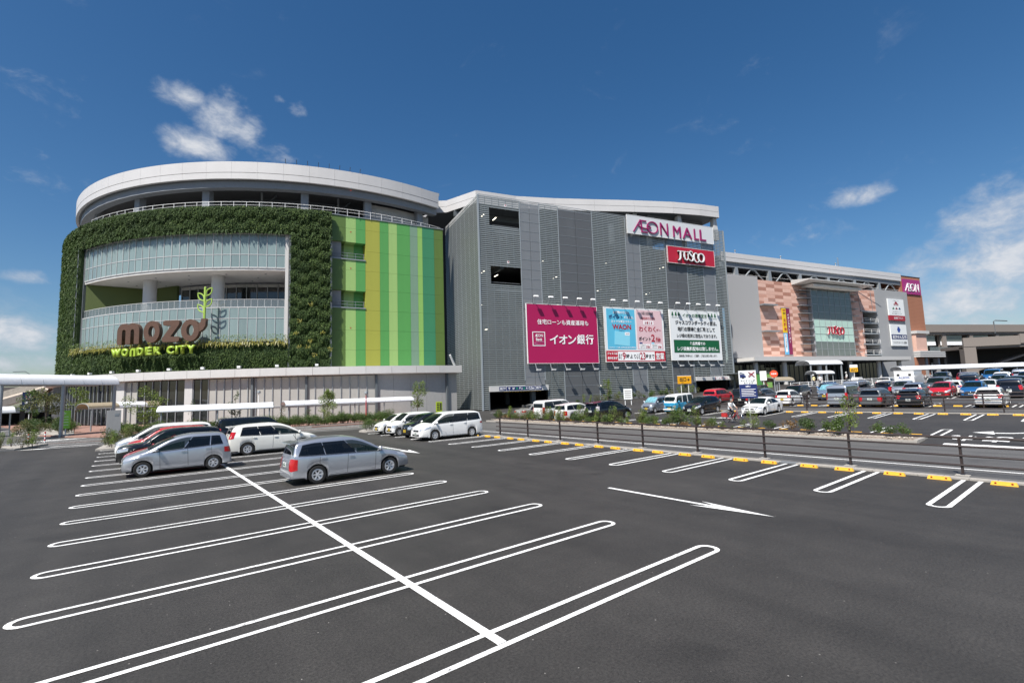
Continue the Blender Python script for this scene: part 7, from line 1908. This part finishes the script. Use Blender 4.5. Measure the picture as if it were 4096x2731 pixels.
def hand(t, p, d, curl=.9, s=1.0):
    """palm with five bent fingers at wrist point p, pointing along d"""
    d = Vector(d).normalized(); side = d.cross(Vector((0, 0, 1))).normalized(); dn = side.cross(d).normalized() * -1; b = MB(); p = Vector(p)
    b.tube([p, p + d * .05 * s, p + d * .085 * s], [.026 * s, .036 * s, .032 * s], 8)
    for k, L_ in enumerate((.060, .070, .074, .066)):
        o = p + d * .08 * s + side * (-.027 + .018 * k) * s; q1 = o + (d * .8 + dn * .35) * L_ * .5 * s; q2 = q1 + (d * .2 + dn * curl) * L_ * .35 * s; q3 = q2 + (-d * .5 + dn * .5) * L_ * .3 * s
        b.tube([o, q1, q2, q3], [.0095 * s, .009 * s, .008 * s, .006 * s], 6)
    o = p + d * .025 * s - side * .03 * s; b.tube([o, o + (d * .5 - side * .7 + dn * .3) * .035 * s, o + (d * .9 - side * .5 + dn * .7) * .055 * s], [.011 * s, .010 * s, .007 * s], 6)
    b.build('hand', M_SKIN, t, smooth=True)

# bicycle, local x forward
bike = thing('bicycle', 'red city bicycle with wire basket ridden across the car park', 'bicycle', (34.55, 18.0, zg(34.55) + .005), R(-104))
M_BR = mat('bike_red', (.42, .02, .03), .35, coat=.5); M_BK = mat('bike_black', (.015, .015, .015), .6)
def bwheel(x):
    b = MB(); b.tube([(x + .325 * math.cos(R(a)), 0, .335 + .325 * math.sin(R(a))) for a in range(0, 360, 12)], .017, 6, closed=True); w = b.build('wheel', M_BK, bike, smooth=True)
    MB().tube([(x + .298 * math.cos(R(a)), 0, .335 + .298 * math.sin(R(a))) for a in range(0, 360, 12)], .009, 6, closed=True).build('rim', M_CHROME, w, smooth=True)
    s = MB()
    for k in range(14):
        a = 2 * PI * k / 14; s.tube([(x, .025 * (-1) ** k, .335), (x + .295 * math.cos(a), 0, .335 + .295 * math.sin(a))], .0022, 4)
    s.tube([(x, -.05, .335), (x, .05, .335)], .022, 8); s.build('spokes', M_CHROME, w)
    g = MB(); L_, Q_ = [], []
    for a in range(20, 171, 15): L_.append((x - .36 * math.cos(R(a)), -.03, .335 + .36 * math.sin(R(a)))); Q_.append((x - .36 * math.cos(R(a)), .03, .335 + .36 * math.sin(R(a))))
    g.strip(L_, Q_); g.build('mudguard', M_CHROME, bike)
bwheel(-.55); bwheel(.55)
fr_ = MB()
for p, q, r_ in (((.40, 0, .92), (-.05, 0, .30), .02), ((.36, 0, .72), (-.05, 0, .30), .018), ((-.22, 0, .82), (-.05, 0, .30), .018), ((-.05, .03, .30), (-.55, .05, .335), .011), ((-.05, -.03, .30), (-.55, -.05, .335), .011), ((-.18, .02, .70), (-.55, .05, .335), .009), ((-.18, -.02, .70), (-.55, -.05, .335), .009), ((.42, 0, 1.0), (.46, 0, .68), .02), ((.46, .05, .68), (.55, .05, .335), .013), ((.46, -.05, .68), (.55, -.05, .335), .013)): fr_.tube([p, q], r_, 8)
fr_.build('frame', M_BR, bike, smooth=True)
MB().tube([(.20, .29, 1.03), (.34, .27, 1.06), (.42, .12, 1.04), (.42, -.12, 1.04), (.34, -.27, 1.06), (.20, -.29, 1.03)], .012, 8).build('handlebar', M_CHROME, bike, smooth=True)
b = MB(); b.add([(-.36, -.09, .86), (-.36, .09, .86), (-.08, .03, .87), (-.08, -.03, .87), (-.34, -.08, .92), (-.34, .08, .92), (-.10, .02, .90), (-.10, -.02, .90)], [(0, 1, 2, 3), (4, 7, 6, 5), (0, 4, 5, 1), (1, 5, 6, 2), (2, 6, 7, 3), (3, 7, 4, 0)]); b.build('saddle', M_BK, bike)
b = MB()
for k in range(6): b.tube([(.46, -.16 + .064 * k, .98), (.50, -.13 + .052 * k, .76), (.70, -.13 + .052 * k, .76), (.76, -.16 + .064 * k, .98)], .004, 4)
for z_, e_ in ((.98, .17), (.88, .155), (.78, .14)): b.tube([(.47 + (.98 - z_) * .1, -e_, z_), (.47 + (.98 - z_) * .1, e_, z_), (.75 - (.98 - z_) * .25, e_, z_), (.75 - (.98 - z_) * .25, -e_, z_)], .005, 4, closed=True)
b.build('basket', M_STEEL, bike)
b = MB(); b.lathe([(.085, -.004), (.085, .004), (.07, .004), (.07, -.004), (.085, -.004)], 20, Matrix.Translation((-.05, -.05, .30)) @ Matrix.Rotation(PI / 2, 4, 'X')); b.tube([(-.05, -.08, .30), (.06, -.08, .18)], .01, 6); b.tube([(-.05, .08, .30), (-.16, .08, .42)], .01, 6); b.box(.02, .11, -.18, -.08, .165, .185); b.box(-.21, -.12, .08, .18, .41, .43); b.build('crank', M_STEEL, bike)
b = MB(); b.box(-.82, -.40, -.20, -.06, .42, .70); b.build('pannier', mat('pannier_red', (.5, .03, .03), .6), bike)
b = MB(); b.tube([(-.85, -.06, .74), (-.35, -.06, .74)], .008, 5); b.tube([(-.85, .06, .74), (-.35, .06, .74)], .008, 5); b.tube([(-.8, 0, .74), (-.55, 0, .335)], .007, 5); b.build('carrier', M_CHROME, bike)
rider = thing('person', 'man in a white shirt and dark trousers riding the red bicycle', 'person', (34.55, 18.0, zg(34.55) + .005), R(-104))
shirt = {'pelvis': (-.20, 0, .98, (.15, .12)), 'waist': (-.18, 0, 1.10, (.15, .12)), 'chest': (-.10, 0, 1.32, (.165, .12)), 'neck': (-.04, 0, 1.46, .06),
         'lsh': (-.06, .19, 1.40, .07), 'lel': (.06, .27, 1.18, .05), 'lwr': (.17, .28, 1.10, .036), 'rsh': (-.06, -.19, 1.40, .07), 'rel': (.06, -.27, 1.18, .05), 'rwr': (.17, -.28, 1.10, .036)}
bm_ = body_mesh({**{k: v for k, v in shirt.items()}, 'lh': (-.17, .10, .95, .10), 'lk': (.16, .11, .66, .075), 'la': (.04, .12, .26, .05), 'lt': (.16, .13, .215, .035), 'rh': (-.17, -.10, .95, .10), 'rk': (.20, -.11, .80, .075), 'ran': (-.02, -.12, .50, .05), 'rt': (.10, -.13, .455, .035)},
                [('pelvis', 'waist'), ('waist', 'chest'), ('chest', 'neck'), ('chest', 'lsh'), ('lsh', 'lel'), ('lel', 'lwr'), ('chest', 'rsh'), ('rsh', 'rel'), ('rel', 'rwr'), ('pelvis', 'lh'), ('lh', 'lk'), ('lk', 'la'), ('la', 'lt'), ('pelvis', 'rh'), ('rh', 'rk'), ('rk', 'ran'), ('ran', 'rt')], mat('shirt_white', (.68, .69, .70), .8, var=.05))
bm_.materials.append(mat('trousers_dark', (.016, .018, .026), .8)); bm_.materials.append(M_SKIN); bm_.materials.append(M_BK)
for p in bm_.polygons:
    c = p.center
    if c.z < .30 and c.x > .05 or (c.z < .52 and c.y < 0 and c.x > .03 and c.z > .42): p.material_index = 3
    elif c.z < 1.0 : p.material_index = 1
    elif abs(c.y) > .235 and c.z < 1.22: p.material_index = 2
    elif c.z > 1.455 and abs(c.y) < .08: p.material_index = 2
obj('figure', bm_, rider)
head_parts(rider, (.0, 0, 1.60), 0.1, M_HAIRG)
for s in (1, -1): hand(rider, (.16, s * .28, 1.10), (.6, 0, -.45), 1.0)
def walker(label, x, y, rz, shirt_c, leg_c, hat=None, z=None, step=.22):
    t = thing('person', label, 'person', (x, y, (zg(x) if z is None else z)), rz)
    J = {'pelvis': (0, 0, .92, (.14, .11)), 'waist': (0, 0, 1.05, (.14, .10)), 'chest': (.01, 0, 1.28, (.165, .11)), 'neck': (.02, 0, 1.45, .055), 'lsh': (0, .18, 1.38, .065), 'lel': (-.08, .22, 1.12, .048), 'lwr': (.02, .23, .90, .034), 'rsh': (0, -.18, 1.38, .065), 'rel': (.06, -.22, 1.12, .048), 'rwr': (.16, -.22, .93, .034),
         'lh': (0, .09, .88, .095), 'lk': (step * .6, .09, .48, .068), 'la': (step, .09, .09, .045), 'lt': (step + .13, .09, .04, .035), 'rh': (0, -.09, .88, .095), 'rk': (-step * .2, -.09, .48, .068), 'ran': (-step, -.09, .10, .045), 'rt': (-step + .13, -.09, .04, .035)}
    m_ = body_mesh(J, [('pelvis', 'waist'), ('waist', 'chest'), ('chest', 'neck'), ('chest', 'lsh'), ('lsh', 'lel'), ('lel', 'lwr'), ('chest', 'rsh'), ('rsh', 'rel'), ('rel', 'rwr'), ('pelvis', 'lh'), ('lh', 'lk'), ('lk', 'la'), ('la', 'lt'), ('pelvis', 'rh'), ('rh', 'rk'), ('rk', 'ran'), ('ran', 'rt')], mat('cloth_%s' % label[:14], shirt_c, .8))
    m_.materials.append(mat('leg_%s' % label[:14], leg_c, .8)); m_.materials.append(M_SKIN)
    for p in m_.polygons:
        if p.center.z < .9 and abs(p.center.y) < .2: p.material_index = 1
        elif abs(p.center.y) > .19 and p.center.z < 1.1: p.material_index = 2
    obj('figure', m_, t); head_parts(t, (.03, 0, 1.60), 0, M_HAIR, hat)
    for s in (1, -1): hand(t, (.02 if s > 0 else .16, s * .225, .90), (.1, 0, -1), .5)
    return t
walker('guard in a pale yellow shirt before the store entrance', 78.2, 28.2, 2.5, (.75, .68, .35), (.05, .06, .09), M_WHITE, z=2.2)
walker('shopper in a white top walking beside the yellow shirted guard', 80, 28.0, 2.8, (.7, .7, .7), (.08, .08, .1), z=2.2)
walker('man in white with a white cap near the small exit sign', 88.5, 27.2, 2.0, (.75, .75, .75), (.1, .1, .1), M_WHITE, z=2.5)
walker('pedestrian in dark blue on the round island walkway', -6.2, 90, 1.2, (.03, .04, .10), (.05, .05, .06), M_WHITE, z=.13)
